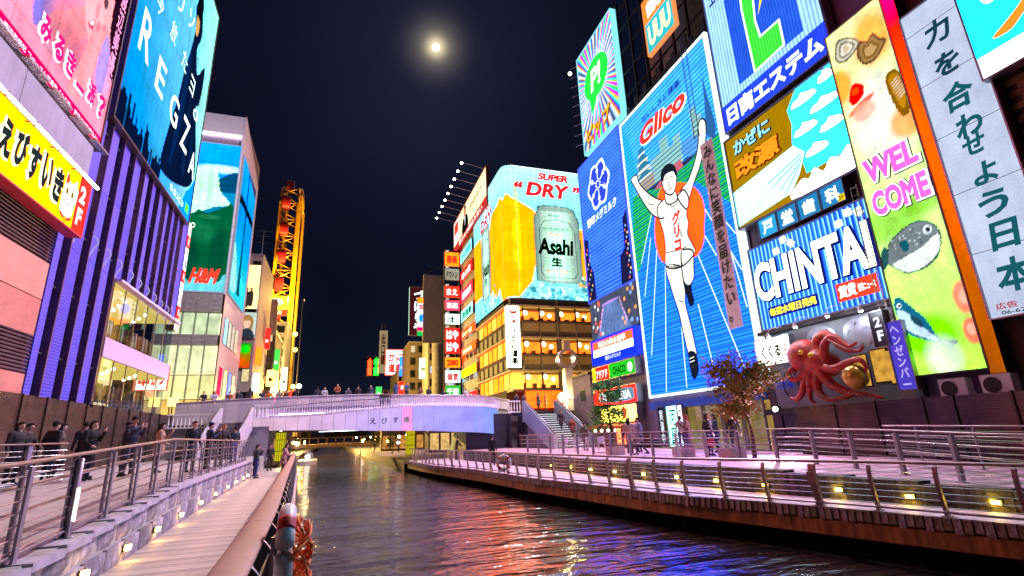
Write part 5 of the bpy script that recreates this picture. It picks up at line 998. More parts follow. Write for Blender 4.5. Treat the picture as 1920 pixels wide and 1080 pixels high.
# shop: two lit floors with glazing, floor band, goods
SH = thing('clothes_shop', 'two lit shop floors with clothes racks inside the blue building', 'shop', (-12, 31.85, 0), 'L')
YW = em('f4b424', 1.4, 'n', .5, .3, True, .8); CW = em('ecdca4', 1.3, 'n', .4, .25, True, .8)
for z0, z1 in ((3.9, 6.5), (7.6, 10.6)):
    MB().face([(0, z0, -3.2), (11.2, z0, -3.2), (11.2, z1, -3.2), (0, z1, -3.2)]).build('back_wall', YW if z0 > 5 else CW, SH); MB().face([(0, z1, -3.2), (11.2, z1, -3.2), (11.2, z1, 0), (0, z1, 0)]).build('ceiling', em('f4cc60', 1.3), SH); MB().face([(0, z0, 0), (11.2, z0, 0), (11.2, z0, -3.2), (0, z0, -3.2)]).build('floor', mat('shop_floor', '8a7058', .5), SH)
    MB().face([(0, z0, -3.2), (0, z1, -3.2), (0, z1, 0), (0, z0, 0)]).build('end_wall', YW, SH)
    for k in range(9): MB().ell((.6 + k * 1.2, z1 - .12, -.8 - (k % 3) * .7), .1, 8, 6).build('ceiling_spot', em('fff4d0', 12, light=True), SH, True)
    for k in range(6): 
        f = MB().box(k * 1.86, z0, -.03, k * 1.86 + .05, z1, .03).build('mullion', STEEL, SH); MB().rect(k * 1.86 + .05, z0, k * 1.86 + 1.86, z1, .0).build('pane', GLASS, f)
    rr = random.Random(int(z0))
    for k in range(5):
        x = .7 + k * 2.0; rk = MB().tube([(x, z0, -1.2), (x, z0 + 1.6, -1.2), (x + 1.3, z0 + 1.6, -1.2), (x + 1.3, z0, -1.2)], .025, 5).build('clothes_rack', STEEL, SH)
        for j in range(7):
            c = ('202028', '4a8a30', 'c03040', '303850', 'e0e0d8', '181818', '7a3a68')[rr.randrange(7)]; xx = x + .1 + j * .17
            MB().prism([(xx, z0 + .6 + rr.random() * .3), (xx + .13, z0 + .55), (xx + .15, z0 + 1.3), (xx + .07, z0 + 1.58), (xx - .02, z0 + 1.3)], -1.35, -1.05).build('garment', mat('cloth_' + c, c, .8), rk)
MB().box(0, 6.52, -.3, 11.3, 7.55, .12).build('band', mat('lilac_band', 'c8a8e0', .45, 0, .05), SH); MB().box(0, 10.62, -.3, 11.4, 10.75, .4).build('canopy', mat('canopy_white', 'd8c8e8', .5), SH); MB().box(0, 3.4, -.3, 11.3, 3.88, .05).build('plinth', DARK, SH)
# --- dusk poster with a cloaked figure
RZ = sign('fashion_billboard', 'cyan poster billboard with a dark cloaked figure and white letters', 'billboard', 'L', (-11.7, 27.6, 18.25), 14.2, 19.3, None, .35, .14, mat('poster_frame_bronze', '4a3a3a', .4, .5))
P = Pic(14.2, 19.3, .085); P.grad('0a86cc', '8fdcd6', .55, .45, 0); P.mixm(np.clip((P.U - 9) / 6, 0, 1) * .55, 'c4f0dc'); P.noise(.07, 14)
F_ = [(9.36, 16.47), (8.75, 15.3), (9.3, 13.8), (9.03, 11.65), (8.48, 9.32), (8.1, 6.86), (7.09, 2.98), (6.94, .98), (8.5, .9), (10.75, 1.51), (13.08, 2.51), (14.0, 4.2), (13.0, 6.8), (12.0, 8.73), (12.5, 9.2), (12.9, 11.5), (12.61, 12.97), (11.21, 11.05), (10.33, 12.74), (10.88, 14.24), (10.35, 16.27)]
P.poly(F_, '0a1530', 1, 3); P.poly([(8.9, 10), (9.4, 11.5), (9.6, 8), (9.2, 4), (8.3, 2)], '142a58', .7); P.poly([(10.6, 9), (10.9, 6), (11.6, 3), (11, 2.6), (10.4, 5)], '182c54', .6); P.poly([(12.2, 6.5), (12.9, 4.4), (12.4, 3.2), (11.9, 5)], '102448', .6); P.poly([(9.25, 15.0), (9.35, 13.7), (9.85, 13.5), (10.1, 14.4), (9.85, 15.1)], 'c8a068', 1); P.poly([(9.1, 16.5), (8.85, 15.2), (9.4, 15.05), (10.3, 15.2), (10.4, 16.6), (9.8, 17.3)], '060a14', 1)
rr = random.Random(9); x = 0
while x < 6.8:
    w_ = rr.uniform(.15, .45); h_ = rr.uniform(.4, 1.5) * (1.7 - x * .16) + .35; P.poly([(x, 0), (x + w_, 0), (x + w_, h_), (x, h_ + rr.uniform(-.1, .3))], '0b1430', 1, 0); x += w_ * rr.uniform(.7, 1.1)
P.poly([(11.5, 0), (14.45, 0), (14.45, 4.2), (13.6, 2.8), (12.6, 1.9)], '1a94dc', .9, 0); P.build(RZ, S=1.1)
for ch, x, yv, w_, h_ in (('R', 1.0, 5.1, 1.7, 2.8), ('E', 4.0, 4.75, 1.5, 2.3), ('G', 6.9, 4.5, 1.7, 2.2), ('Z', 9.7, 4.2, 1.7, 2.5), ('A', 12.3, 3.4, 1.5, 2.0)): T(RZ, ch, x, yv, w_, h_, em('f4ffff', 1.6), .01, .0)
for ch, x, yv in (('今', 2.2, 9.0), ('放', 4.9, 9.3), ('た', 7.6, 9.2), ('ヨ', 9.8, 8.8), ('。', 11.5, 7.7), ('ソ', 7.6, 12.7), ('リ', 5.2, 12.0)): T(RZ, ch, x, yv, 1.2, 1.5 if ch != '。' else .9, em('e4ffff', 1.5), .008, .1)
MB().rect(12.9, .5, 13.8, 1.2, .02).build('green_mark', em((.1, .8, .05), 1.3), RZ); T(RZ, '55X3', 9.2, .45, 3.2, .45, em('e8f4ff', 1.4), .02)
# narrow red and white floor sign at the far corner
FS_ = thing('floor_directory', 'narrow vertical white and red lit directory sign on the far corner of the blue building', 'sign', (-11.95, 43.1, 10.2), 'L')
for k in range(9): MB().box(0, k * .95, -.6, .75, k * .95 + .9, .0, 0, 1).build('tile', [DARK, em(('f8f4f4', 'e03030', 'f8f0f0')[k % 3], 1.15, 'n', 3, .5, True)], FS_); T(FS_, '酒楽肉魚寿喜居屋坊'[k], .15, k * .95 + .15, .45, .6, em(('c01818', 'fff0f0', '202020')[k % 3], 1), .03)
# --- store with the mountain poster, on the far side of the bridge street
HM = thing('building', 'pale department store with a white top frame and glazed lower floors', 'building', (-18, 58, 0), 'F')
FRW = mat('frame_white', 'e8dee2', .5, 0, .08); GREYP = mat('grey_fin_panel', 'c4bcc0', .5, .1, .1, 2, 0, 20, .1, ('X', 3, .5))
MB().box(0, 3.3, -12, 6.0, 38.2, -.6).build('core_wall', mat('store_core', '6c6468', .7), HM)
MB().box(-.5, 35.9, -.58, 6.1, 38.3, 0).build('top_frame', FRW, HM); MB().box(5.9, 17, -.59, 6.1, 38.1, .02).build('edge_frame', FRW, HM); MB().box(-.5, 34.6, -.59, 5.88, 35.88, -.2).build('soffit_grille', mat('grille_lilac', '8a7a90', .5, .2, .1, 3, 0, 20, 0, ('X', 4, .9)), HM)
MB().box(.0, 35.6, -.15, 5.8, 35.7, .05).build('light_strip', em('f4e4f0', 9, light=True), HM)  # strip added under the soffit to brighten the dark top of the store
# side wall, top edge falling towards the back
q = MB(); P_ = [(0, 3.3), (0, 38.5), (-11.6, 35.2), (-11.6, 3.3)]
q.face([(6.12, p[1], p[0]) for p in P_]); q.build('side_wall', GREYP, HM)
for r_, (z0, z1) in enumerate(((3.4, 6.2), (6.3, 8.6), (8.7, 11.6), (12.7, 15.0))):
    for k in range(5):
        x = .1 + k * 1.16; f = MB().box(x, z0, -.5, x + .05, z1, .03).build('mullion', STEEL, HM); MB().rect(x + .05, z0, x + 1.16, z1, 0).build('pane', GLASS, f)
    MB().rect(.0, z0, 5.9, z1, -.45).build('interior', em(('e8b860', 'f0d498', 'ecdcae', 'd8d8b0')[r_], (1.7, 1.8, 1.7, 1.6)[r_], 'n', .8, .55, True, .5), HM)
for z0, z1 in ((11.62, 12.68), (15.05, 17.1)):
    for k in range(5): MB().box(.1 + k * 1.16, z0, -.5, .1 + k * 1.16 + 1.14, z1, .01).build('spandrel', mat('spandrel_grey', '9a948e', .5, .1), HM)
for k, (y0, z0, z1, c) in enumerate(((1.2, 12, 14.8, 'c8e8f0'), (3.2, 12, 14.8, 'd8d8c0'), (5.2, 12, 14.8, 'd8d0b8'), (7.2, 12, 14.8, 'e0d8b8'), (1.2, 6.5, 9.6, 'e82860'), (3.6, 6.5, 9.6, 'f0e8c0'), (6.0, 6.5, 9.6, 'a8c8f0'), (8.2, 6.5, 9.6, 'e8e0c8'))):
    f = MB().box(6.125, z0, -y0 - 1.5, 6.16, z1, -y0).build('window', DARK, HM); MB().face([(6.165, z0 + .06, -y0 - .06), (6.165, z0 + .06, -y0 - 1.44), (6.165, z1 - .06, -y0 - 1.44), (6.165, z1 - .06, -y0 - .06)]).build('pane', em(c, 1.0, 'n', 1, .3, True), f)
HS = sign('mountain_billboard', 'tall lit poster of a white shirt and green trousers against a blue lake', 'billboard', 'F', (-17.9, 57.9, 17.2), 5.85, 17.2, None, .45, .08, em('a8b0c8', .7))
P = Pic(5.85, 17.2, .11); P.grad('1a8ad8', '0fb0e8', 0, 1); P.blob(4.2, 14.1, 1.8, .35, 'e8fcff', .8, .8); P.poly([(3.6, 12.2), (4.6, 13.3), (5.85, 13.8), (5.85, 11.2), (3.9, 11.2)], '1d4468', .95); P.mixm(P.V < 11.3, '2a8ab8'); P.poly([(0, 13.9), (2.14, 14.1), (3.42, 14.2), (3.98, 13.07), (4.33, 11.38), (5.44, 9.9), (3.93, 9.52), (0, 8)], 'd8f8e8'); P.blob(3.3, 12, .2, 1.5, 'b8e8d8', .6, .8); P.blob(2, 11.2, .5, .8, 'c0ecdc', .5, .8)
P.poly([(-1, 9), (1.93, 8.57), (2.45, 9.15), (3.42, 8.73), (5.0, 9.6), (5.9, 9.4), (5.9, 0), (-1, 0)], '0f5a3a', 1, 2); P.blob(3, 6.5, 1.0, .9, '2a7a50', .6, .9); P.blob(4.8, 4, .5, 2, '0a4030', .6, .9); P.blob(3.6, 8.3, .7, .2, '38885c', .6, .8); P.blob(2.5, 3, .4, 2, '084030', .7, .9); P.mixm(P.V < 1.7 + .5 * np.sin(P.U * 2.2) + .25 * np.sin(P.U * 7), '7fd8e0', .9); P.noise(.08, 5); P.build(HS, S=.95)
T(HS, 'H&M', 2.45, .8, 2.85, 1.7, em((.95, .04, .02), 1.4), .06, .35); T(HS, 'PO', 1.7, 6.9, .7, .6, em('f0fff8', 1.4), .04)
HZ = sign('mountain_billboard', 'tall lit blue poster on the side wall of the department store', 'billboard', 'L', (-11.72, 58.3, 17.3), 9.2, 16.2, None, .12, .06, em('a8b0c8', .6))
P = Pic(9.2, 16.2, .2); P.grad('0a7ad0', '2ab0e8', 0, 1); P.mixm(np.clip((9 - P.V) / 6, 0, 1), '5ad8dc', .95); P.poly([(0, 10.6), (9.2, 11.8), (9.2, 12.8), (0, 11.6)], '081020', 1, 0); P.poly([(3.6, 16.2), (4.4, 16.2), (4.9, 8), (5.6, 1), (3.9, 1), (4.3, 8)], '103040', .9, 0); P.poly([(.5, 6), (3, 3), (3.4, 1), (.2, 1)], 'bdeeea', .8); P.noise(.1, 5)
P.V = P.V - np.clip(P.U - 2, 0, 10) * .18 * (P.V / 16.2); P.build(HZ, S=.9)
ln = thing('lantern', 'glowing orange lantern before the store entrance', 'lamp', (-14.2, 49, 4.4), None, 'orange lanterns before the store'); MB().box(-.3, -.3, .6, .3, .3, 1.3).build('shade', em((1, .6, .12), 4, light=True), ln); MB().tube([(0, 0, 0), (0, 0, .6)], .05, 6).build('pole', DARK, ln)
ln['label'] = 'left glowing orange lantern before the store entrance'; ln = copy_tree(ln); ln.location.x = -12.9; ln['label'] = 'right glowing orange lantern before the store entrance'
s_ = sign('neon_sign', 'small red and white neon sign hung before the store windows', 'sign', 'F', (-15.6, 48.5, 6.3), 2.2, 1.9, em('f8e8e0', 1.2, light=True), .2, .06, em((1, .08, .05), 1.5)); T(s_, '串', .2, .3, .8, 1.2, em((1, .05, .02), 1.2), .05); T(s_, 'かつ', 1.1, .3, .9, 1.2, em((1, .05, .02), 1.2), .05)
# --- buildings behind the store
def gb(name, label, face, org, w, h, d, cols, rows, m, lit=.3, z0=3, warm=('e8b860', 'c8d8e8', 'f0d8a0')):
    t = thing(name, label, 'building', org, face); MB().box(0, 0, -d, w, h, 0).build('wall', m, t); MB().box(-.1, h, -d, w + .1, h + .35, .1).build('roof', GREY, t)
    cw, rh = w / cols, (h - z0) / rows; rr = random.Random(hash((w, h)) % 1000)
    fm_ = MB().box(0, 0, -.03, cw * .66, rh * .58, .04).mesh('window', DARK); ps = [MB().rect(.06, .06, cw * .66 - .06, rh * .58 - .06, .045).mesh('pane', em(c, .8, 'n', 3, .6)) for c in warm] + [MB().rect(.06, .06, cw * .66 - .06, rh * .58 - .06, .045).mesh('pane', mat('dark_pane', '161a22', .1, .2))]
    for i in range(cols):
        for j in range(rows):
            f = link('window', fm_, t, (i * cw + cw * .17, z0 + j * rh + rh * .2, 0)); link('pane', ps[rr.randrange(3)] if rr.random() < lit else ps[3], f)
    return t
gb('building', 'grey building with posters right behind the department store', 'F', (-20, 74.6, 3), 8.9, 24, 12, 6, 7, mat('beige_wall', '9a9088', .7, 0, .15, 1), .25)
s_ = sign('group_poster', 'lit cream poster showing three standing figures on the grey building', 'billboard', 'F', (-13.6, 74, 19.3), 2.4, 6.2, em('e8dcb8', 1.1, 'n', .6, .4, True), .3, .06)
q = MB()
for x, yv, h_ in ((.5, .6, 4.6), (1.0, .3, 2.8), (1.5, .5, 2.6)): q.flat(cr([(x - .25, yv), (x - .32, yv + h_ * .55), (x - .2, yv + h_ * .75), (x + .2, yv + h_ * .75), (x + .32, yv + h_ * .55), (x + .25, yv)], 3), .015).flat(oval(x, yv + h_ * .86, .17, .25), .015, 1)
q.build('figures', [em('3c3834', .6), em('a87850', .7)], s_)
s_ = sign('portrait_poster', 'lit portrait poster of a person with tousled blond hair', 'billboard', 'F', (-13.25, 74, 15.4), 2.15, 3.4, None, .3, .05); P = Pic(2.15, 3.4, .09); P.grad('d8dcd4', 'b8c8c0', 0, 1); P.blob(1.05, 2.2, .62, .75, '8a6038', 1, .3); P.blob(.55, 1.7, .2, .7, '9a7040', .9, .5); P.blob(1.55, 1.7, .2, .7, '9a7040', .9, .5); P.blob(1.05, 1.9, .4, .55, 'ecd0b8', 1, .15); P.poly([(.2, 0), (.4, .8), (.9, 1.2), (1.3, 1.2), (1.8, .8), (2.0, 0)], '2c3440'); P.blob(.88, 1.95, .08, .06, '302018', 1, .3); P.blob(1.22, 1.95, .08, .06, '302018', 1, .3); P.blob(1.05, 1.6, .1, .04, 'c06860', 1, .4); P.blob(1.05, 2.5, .5, .25, 'a87c48', .9, .4); P.build(s_, S=.95)
s_ = sign('colour_screen', 'small screen glowing green to orange under the portrait poster', 'screen', 'F', (-13.1, 74, 11.4), 1.7, 3.2, None, .3, .05); P = Pic(1.7, 3.2, .15); P.grad('d85018', '18a030', 0, 1); P.blob(1, 2.4, .4, .4, '20e040', .9, .8); P.blob(.5, .8, .4, .4, 'f07020', .8, .8); P.build(s_, S=.9)
gb('building', 'narrow dark building between the posters and the yellow wheel', 'F', (-20, 92.5, 3), 9.2, 17, 12, 5, 6, mat('dark_wall', '4c4644', .7), .4)
s_ = sign('blank_billboard', 'blank beige billboard on the roof before the yellow wheel', 'billboard', 'F', (-13.2, 92, 19.3), 2.4, 6.0, None, .3, .06, side=mat('blank_beige', 'a89a90', .7))
gb('building', 'tall grey building at the foot of the yellow wheel', 'F', (-22, 110, 3), 11.2, 22, 12, 5, 8, mat('mid_grey_wall', '6c6a70', .7), .25)
s_ = sign('shop_billboard', 'yellow green lit sign at the foot of the yellow wheel', 'billboard', 'F', (-15.2, 105, 25.5), 4.6, 3.9, em((.75, .75, .05), 1.1, 'n', .8, .6, True), .3, .05); MB().rect(0, 0, 4.6, 1.2, .02, 0).flat(oval(2.6, 2.7, 1.3, .7), .02, 1).build('picture', [em((.8, .1, .03), 1), em('c8f0e0', 1.2)], s_); T(s_, '驚安', 1.6, .15, 2.2, .9, em('f8f0a0', 1.4), .05, z=.05)
for z, c, lab in ((14, 'f0a020', 'amber'), (10.5, 'd8f0e0', 'pale'), (7.5, 'e8d060', 'yellow')): s_ = sign('side_sign', lab + ' lit sign projecting from the grey building by the wheel', 'sign', 'F', (-11.2, 76, z - 2), .9, 2.4, em(c, 1.3, 'n', 2, .4, True), .3, .03)
# --- oval ferris wheel seen nearly edge on
FW = thing('ferris_wheel', 'tall yellow oval ferris wheel frame with red gondolas seen edge on', 'ferris wheel', (-13.2, 125, 3))
YWM = mat('wheel_yellow', 'f0b010', .4, .1, .15, 2); q = MB()
def loop(x, hw, z0, z1, n_=28):
    P_ = []
    for k in range(n_):
        a = 2 * math.pi * k / n_; c, s_ = math.cos(a), math.sin(a); P_.append((x, hw * c, (z0 + z1) / 2 + (hw * s_ if abs(s_) < 0 else 0) + (z1 - z0 - 2 * hw) / 2 * (1 if s_ > 1e-6 else -1 if s_ < -1e-6 else 0) + hw * s_))
    return P_
for x in (-1.9, 1.9): MB().tube(loop(x, 7, 4, 57), .3, 6, closed=True).build('loop_rail', YWM, FW); MB().tube(loop(x, 8.6, 2, 58.5), .26, 6, closed=True).build('loop_rail', YWM, FW)
for x in (-2.1, 2.1):
    for y_ in (-5, 5): MB().box(x - .26, y_ - .26, 0, x + .26, y_ + .26, 55).build('leg', YWM, FW)
for k in range(26):
    z = 3 + k * 2.05; q.tube([(-2, -7, z), (2, -7, z + (2 if k % 2 else 0))], .14, 5); q.tube([(-2, -7, z + 2), (2, -7, z)], .12, 5); q.tube([(-2, -5, z), (-2, 5, z + 2)], .14, 4); q.tube([(2, -5, z), (2, -8.5, z + 1)], .14, 4)
q.build('bracing', YWM, FW)
GR = mat('gondola_red', 'b02424', .4, 0, .12); gm = MB().tube([(-.75, 0, 0), (.75, 0, 0)], 1.15, 16, flatz=1.35).tube([(.76, 0, 0), (.84, 0, 0)], .9, 16).mesh('gondola', GR, False)
for z in (57.8, 51.5, 45, 38.5, 32, 25.5, 19): link('gondola', gm, FW, (-.5, -8.8 if z < 55 else -4, z))
MB().box(-5, -4, 0, 5, 10, 6).build('base', mat('wheel_base', '8a6a20', .6), FW)
for x, z, c, l_ in ((-10.0, 24.8, (1, .55, .08), 'upper'), (-9.8, 21.3, (1, .5, .06), 'middle'), (-9.6, 13.3, (1, .6, .1), 'lower'), (-8.4, 13.4, (1, .95, .8), 'white lower')):
    t = thing('street_lamp', l_ + ' lamp on a pole at the right foot of the yellow wheel', 'lamp', (x, 120, 3)); MB().tube([(0, 0, 0), (0, 0, z - 3.4)], .12, 6).build('pole', DARK, t); MB().ell((0, 0, z - 3), .5, 10, 8).build('globe', em(c, 9, light=True), t, True)
for k in range(3): t = sign('roof_lamp_sign', ('nearest', 'middle', 'farthest')[k] + ' lit sign strip low beside the wheel foot', 'sign', 'F', (-10.4 + k * .7, 112 + k * 6, 6 + k * 1.5), 1.0, 3.2 - k * .6, em(('f0a818', 'd8e830', 'f0d890')[k], 1.4, 'n', 2, .5, True), .3)
for x, y, z in ((-7.6, 100, 8), (-16, 108, 12), (-8.2, 110, 30)):
    t = thing('flood_lamp', {8: 'amber floodlight on the right at the foot of the yellow wheel', 12: 'amber floodlight on the left at the foot of the yellow wheel', 30: 'amber floodlight on a mast half way up the yellow wheel'}[z], 'lamp', (x, y, z)); MB().box(-.25, -.25, -.25, .25, .25, .25).build('housing', DARK, t); MB().tube([(0, 0, 3 - z), (0, 0, -.2)], .1, 5).build('pole', DARK, t); ld = bpy.data.lights.new('flood', 'POINT'); ld.energy = {8: 85000, 12: 20000, 30: 30000}[z]; ld.color = (1, .62, .14); ld.shadow_soft_size = .5; link('flood', ld, t, (0, 1.2, .6))
for k, (x, y, zz, w_, h_, c, tx) in enumerate(((-11.4, 84, 15.5, .9, 3.2, 'e83028', '酒'), (-11.2, 90, 10.5, 1.2, 2.6, 'f0e0b0', '鮨'), (-11.0, 94, 13.5, 1.0, 3.6, '48c850', '麺'), (-10.8, 98, 7.5, 1.5, 2.0, 'f0a020', '肉'), (-10.4, 103, 11, 1.0, 4.2, 'f4f0e0', '湯'), (-10.0, 115, 9, 1.4, 3.0, 'e85030', '蟹'))):
    s_ = sign('side_sign', ('small red', 'small cream', 'small green', 'small orange', 'tall white', 'small vermilion')[k] + ' lit sign on the left bank between the posters and the wheel', 'sign', 'F', (x, y, zz), w_, h_, em(c, 1.2, 'n', 2, .3, True), .25, .04); T(s_, tx, w_ * .2, h_ * .3, w_ * .6, w_ * .6, em('201410' if c[0] == 'f' else 'fff4e0', 1), .04)
an_ = thing('roof_antenna', 'tv antenna on the roof behind the group poster', 'antenna', (-11.6, 76, 27)); q = MB().tube([(0, 0, 0), (0, 0, 4.5)], .05, 5)
for z, l_ in ((4.4, 1.2), (3.6, .8), (2.6, .7)): q.tube([(-l_, 0, z), (l_, 0, z)], .04, 4)
q.build('mast', STEEL, an_)
# ================================================================== corner restaurant with the big beer sign, right bank beyond the bridge
AB = thing('building', 'corner restaurant building with glowing amber windows under the beer sign', 'building', (19.3, 58.2, 0), 'F')
AW = mat('restaurant_frame', '8a7a6a', .5, .1, .2, 1.5); AL = mat('ledge_beige', 'd4b898', .5)
MB().box(.3, 3, -16, 12.2, 18.1, -2.6).build('core_wall', mat('core_dark', '3a3028', .8), AB)
AMB = [em(c, s, 'n', 1.1, .6, True, 5) for c, s in (('fcc030', 1.25), ('f8b428', 1.3), ('ffcc58', 1.25))]
fl_ = ((15.3, 17.0), (11.1, 13.0), (6.9, 8.9))
for r_, (z0, z1) in enumerate(fl_):
    MB().face([(.3, z0, -1.7), (12.2, z0, -1.7), (12.2, z1, -1.7), (.3, z1, -1.7)]).build('interior_wall', AMB[r_], AB); MB().face([(.3, z1, -2.5), (12.2, z1, -2.5), (12.2, z1, 0), (.3, z1, 0)]).build('ceiling', em('ffcc50', 1.0), AB); MB().box(.3, z0 - .25, -2.5, 12.2, z0 - .02, 0).build('floor_slab', AW, AB)
    for k, x in enumerate((1.9, 4.2, 6.9, 9.2)):
        f = MB().box(x - .05, z0, -.06, x + .05, z1, .05).box(x + 2.15, z0, -.06, x + 2.25, z1, .05).box(x - .05, z0 - .02, -.06, x + 2.25, z0 + .08, .06).build('window', DARK, AB); MB().rect(x + .05, z0 + .08, x + 2.15, z1, 0).build('pane', GLASS, f)
        MB().ell((x + .8, z1 - .45, -1.2), (.34, .34, .2), 10, 6).build('pendant_lamp', em((1, .86, .5), 5, light=True), AB, True)
        if k % 2: MB().ell((x + 1.7, z1 - .8, -.9), (.3, .3, .2), 10, 6).build('pendant_lamp', em((1, .86, .5), 5, light=True), AB, True)
    MB().box(-.2, z1 + .02, -.3, 12.4, z1 + .22, .5).build('ledge', AL, AB)
    rb_ = random.Random(r_)
    for k in range(8):
        x = 2 + k * 1.2; h_ = rb_.uniform(.25, .8); MB().box(x, z0, -1.5 + rb_.random() * .4, x + rb_.uniform(.15, .6), z0 + h_, -.9 + rb_.random() * .4).build('partition', mat('wood_%d' % (k % 3), ('7a4a18', 'a8742c', '4a2c14')[k % 3], .6), AB)
    for k in range(5): MB().box(1.9, z1 - .16, -1.6 + k * .32, 11.6, z1 - .05, -1.52 + k * .32).build('ceiling_beam', mat('wood_1', 'a8742c', .6), AB)
for z0, z1 in ((13.22, 15.05), (9.1, 10.85)):
    for x in (1.9, 4.2, 6.9, 9.2): MB().box(x, z0 + .75, -.2, x + 2.1, z1 - .05, -.05).build('screen_panel', mat('lattice_beige', 'd0a870', .6, 0, .15, 3, 0, 20, 0, ('X', 6, .5)), AB); MB().box(x, z0, -.4, x + 2.1, z0 + .7, -.3).build('spandrel', AW, AB)
    for x in (1.75, 4.08, 6.45, 9.08, 11.4): MB().box(x - .09, z0, -.1, x + .09, z1, .25).build('mullion', mat('post_beige', 'a89480', .5), AB)
MB().box(6.4, 6.5, -.5, 6.8, 18, .1).build('column', AW, AB); MB().box(.3, 17.25, -.5, 12.2, 18.05, -.02).build('roof_band', mat('roof_band', '4a443e', .6), AB)
MB().rect(1.8, 4.6, 11.8, 6.6, .02).build('street_windows', em('e88a20', 1.1, 'n', 1.2, .8, True), AB)
# side face, seen at a slant
for r_, (z0, z1) in enumerate(fl_):
    for k in range(6):
        y = 1.2 + k * 2.3; f = MB().box(.24, z0, -y - 2.1, .3, z1, -y).build('window', DARK, AB); MB().face([(.23, z0 + .08, -y - 2.02), (.23, z0 + .08, -y - .08), (.23, z1 - .08, -y - .08), (.23, z1 - .08, -y - 2.02)]).build('pane', AMB[(r_ + k) % 3], f)
    MB().box(-.2, z1 + .02, -15.5, .29, z1 + .22, -.31).build('ledge', AL, AB)
for z0, z1 in ((13.22, 15.05), (9.1, 10.85)):
    for k in range(6): y = 1.2 + k * 2.3; MB().box(.2, z0 + .3, -y - 1.5, .29, z1 - .2, -y - .2).build('screen_panel', mat('lattice_green', '8a8a70', .6), AB)
MB().box(.22, 3, -15.6, .3, 18, -15.2).build('corner_post', AW, AB)
VS = thing('vertical_sign', 'tall white two sided sign with red and black brush characters on the restaurant corner', 'sign', (18.95, 57.6, 9.35), 'F')
MB().box(0, 0, -.9, 1.6, 7.6, -.012).build('casing', mat('sign_green_edge', '8ab070', .5), VS); MB().rect(0, 0, 1.6, 7.6, 0).build('panel', em('fff6e4', 1.4, light=True), VS); MB().face([(-.012, 0, -.9), (-.012, 0, 0), (-.012, 7.6, 0), (-.012, 7.6, -.9)]).build('panel', em('fff6e4', 1.2), VS)
T(VS, '本場の味', .45, 4.2, .7, 2.3, em('c82010', .9), .035, vert=True); T(VS, 'かに道楽', .35, .35, .9, 3.6, em('181410', .3), .05, vert=True); MB().flat(cr([(.35, 6.8), (.5, 7.2), (.6, 6.9), (.8, 7.0), (1.0, 6.9), (1.1, 7.2), (1.25, 6.8), (1.0, 6.6), (.6, 6.6)], 3), .02).build('emblem', em('d03010', .9), VS)
# the beer sign wraps round the corner
BS = thing('beer_billboard', 'huge wrap around beer sign with a silver can on yellow and ice', 'billboard', (19.3, 58.2, 18.2), 'F')
WF, WL_, HH, RC = 11.9, 15.8, 18.6, 1.2
def wrap(co):
    o = co.copy(); s = co[:, 0] - WL_    # s<0 runs back along the side face
    arc = RC * math.pi / 2
    out_ = np.zeros_like(co)
    f = s > arc / 2; b = s < -arc / 2; m_ = ~f & ~b; z = co[:, 2]
    out_[f, 0] = RC + (s[f] - arc / 2); out_[f, 2] = z[f]
    out_[b, 0] = -z[b]; out_[b, 2] = -RC - (-s[b] - arc / 2)
    a = (s[m_] + arc / 2) / RC
    out_[m_, 0] = RC - (RC + z[m_]) * np.cos(a); out_[m_, 2] = -RC + (RC + z[m_]) * np.sin(a); out_[:, 1] = co[:, 1]
    return out_
P = Pic(WF + WL_ - 0.5, HH, .105); O_ = WL_
P.fill('a8e4ea'); P.mixm(np.clip((P.V - 13.5) / 5, 0, 1), 'd4f4f2', .8); P.noise(.06, 8)
YL = 'f8c400'
for (x0, flip) in ((O_, 1), (O_, -1)): pass
P.poly([(O_ - .6, 13.5), (O_ + 1.06, 13.6), (O_ + 3.9, 12.2), (O_ + 4.4, 10.5), (O_ + 3.8, 7), (O_ + 3.3, 2.4), (O_ - .6, .1)], YL, 1, 2); P.poly([(O_ - .5, 13.5), (O_ - 3, 13.9), (O_ - 6.2, 13.2), (O_ - 7.3, 9), (O_ - 7, 2.2), (O_ - 2.4, .9), (O_ - .5, .1)], YL, 1, 2); P.mixm((P.U > O_ + 9.8) & (P.V < 10.0) & (P.V > 1.8), YL); P.mixm((P.U < O_ - 11.5) & (P.V < 12.5) & (P.V > 3.2), YL)
P.blob(O_ + 1.4, 8, .35, 5, 'ffe060', .6, .9)
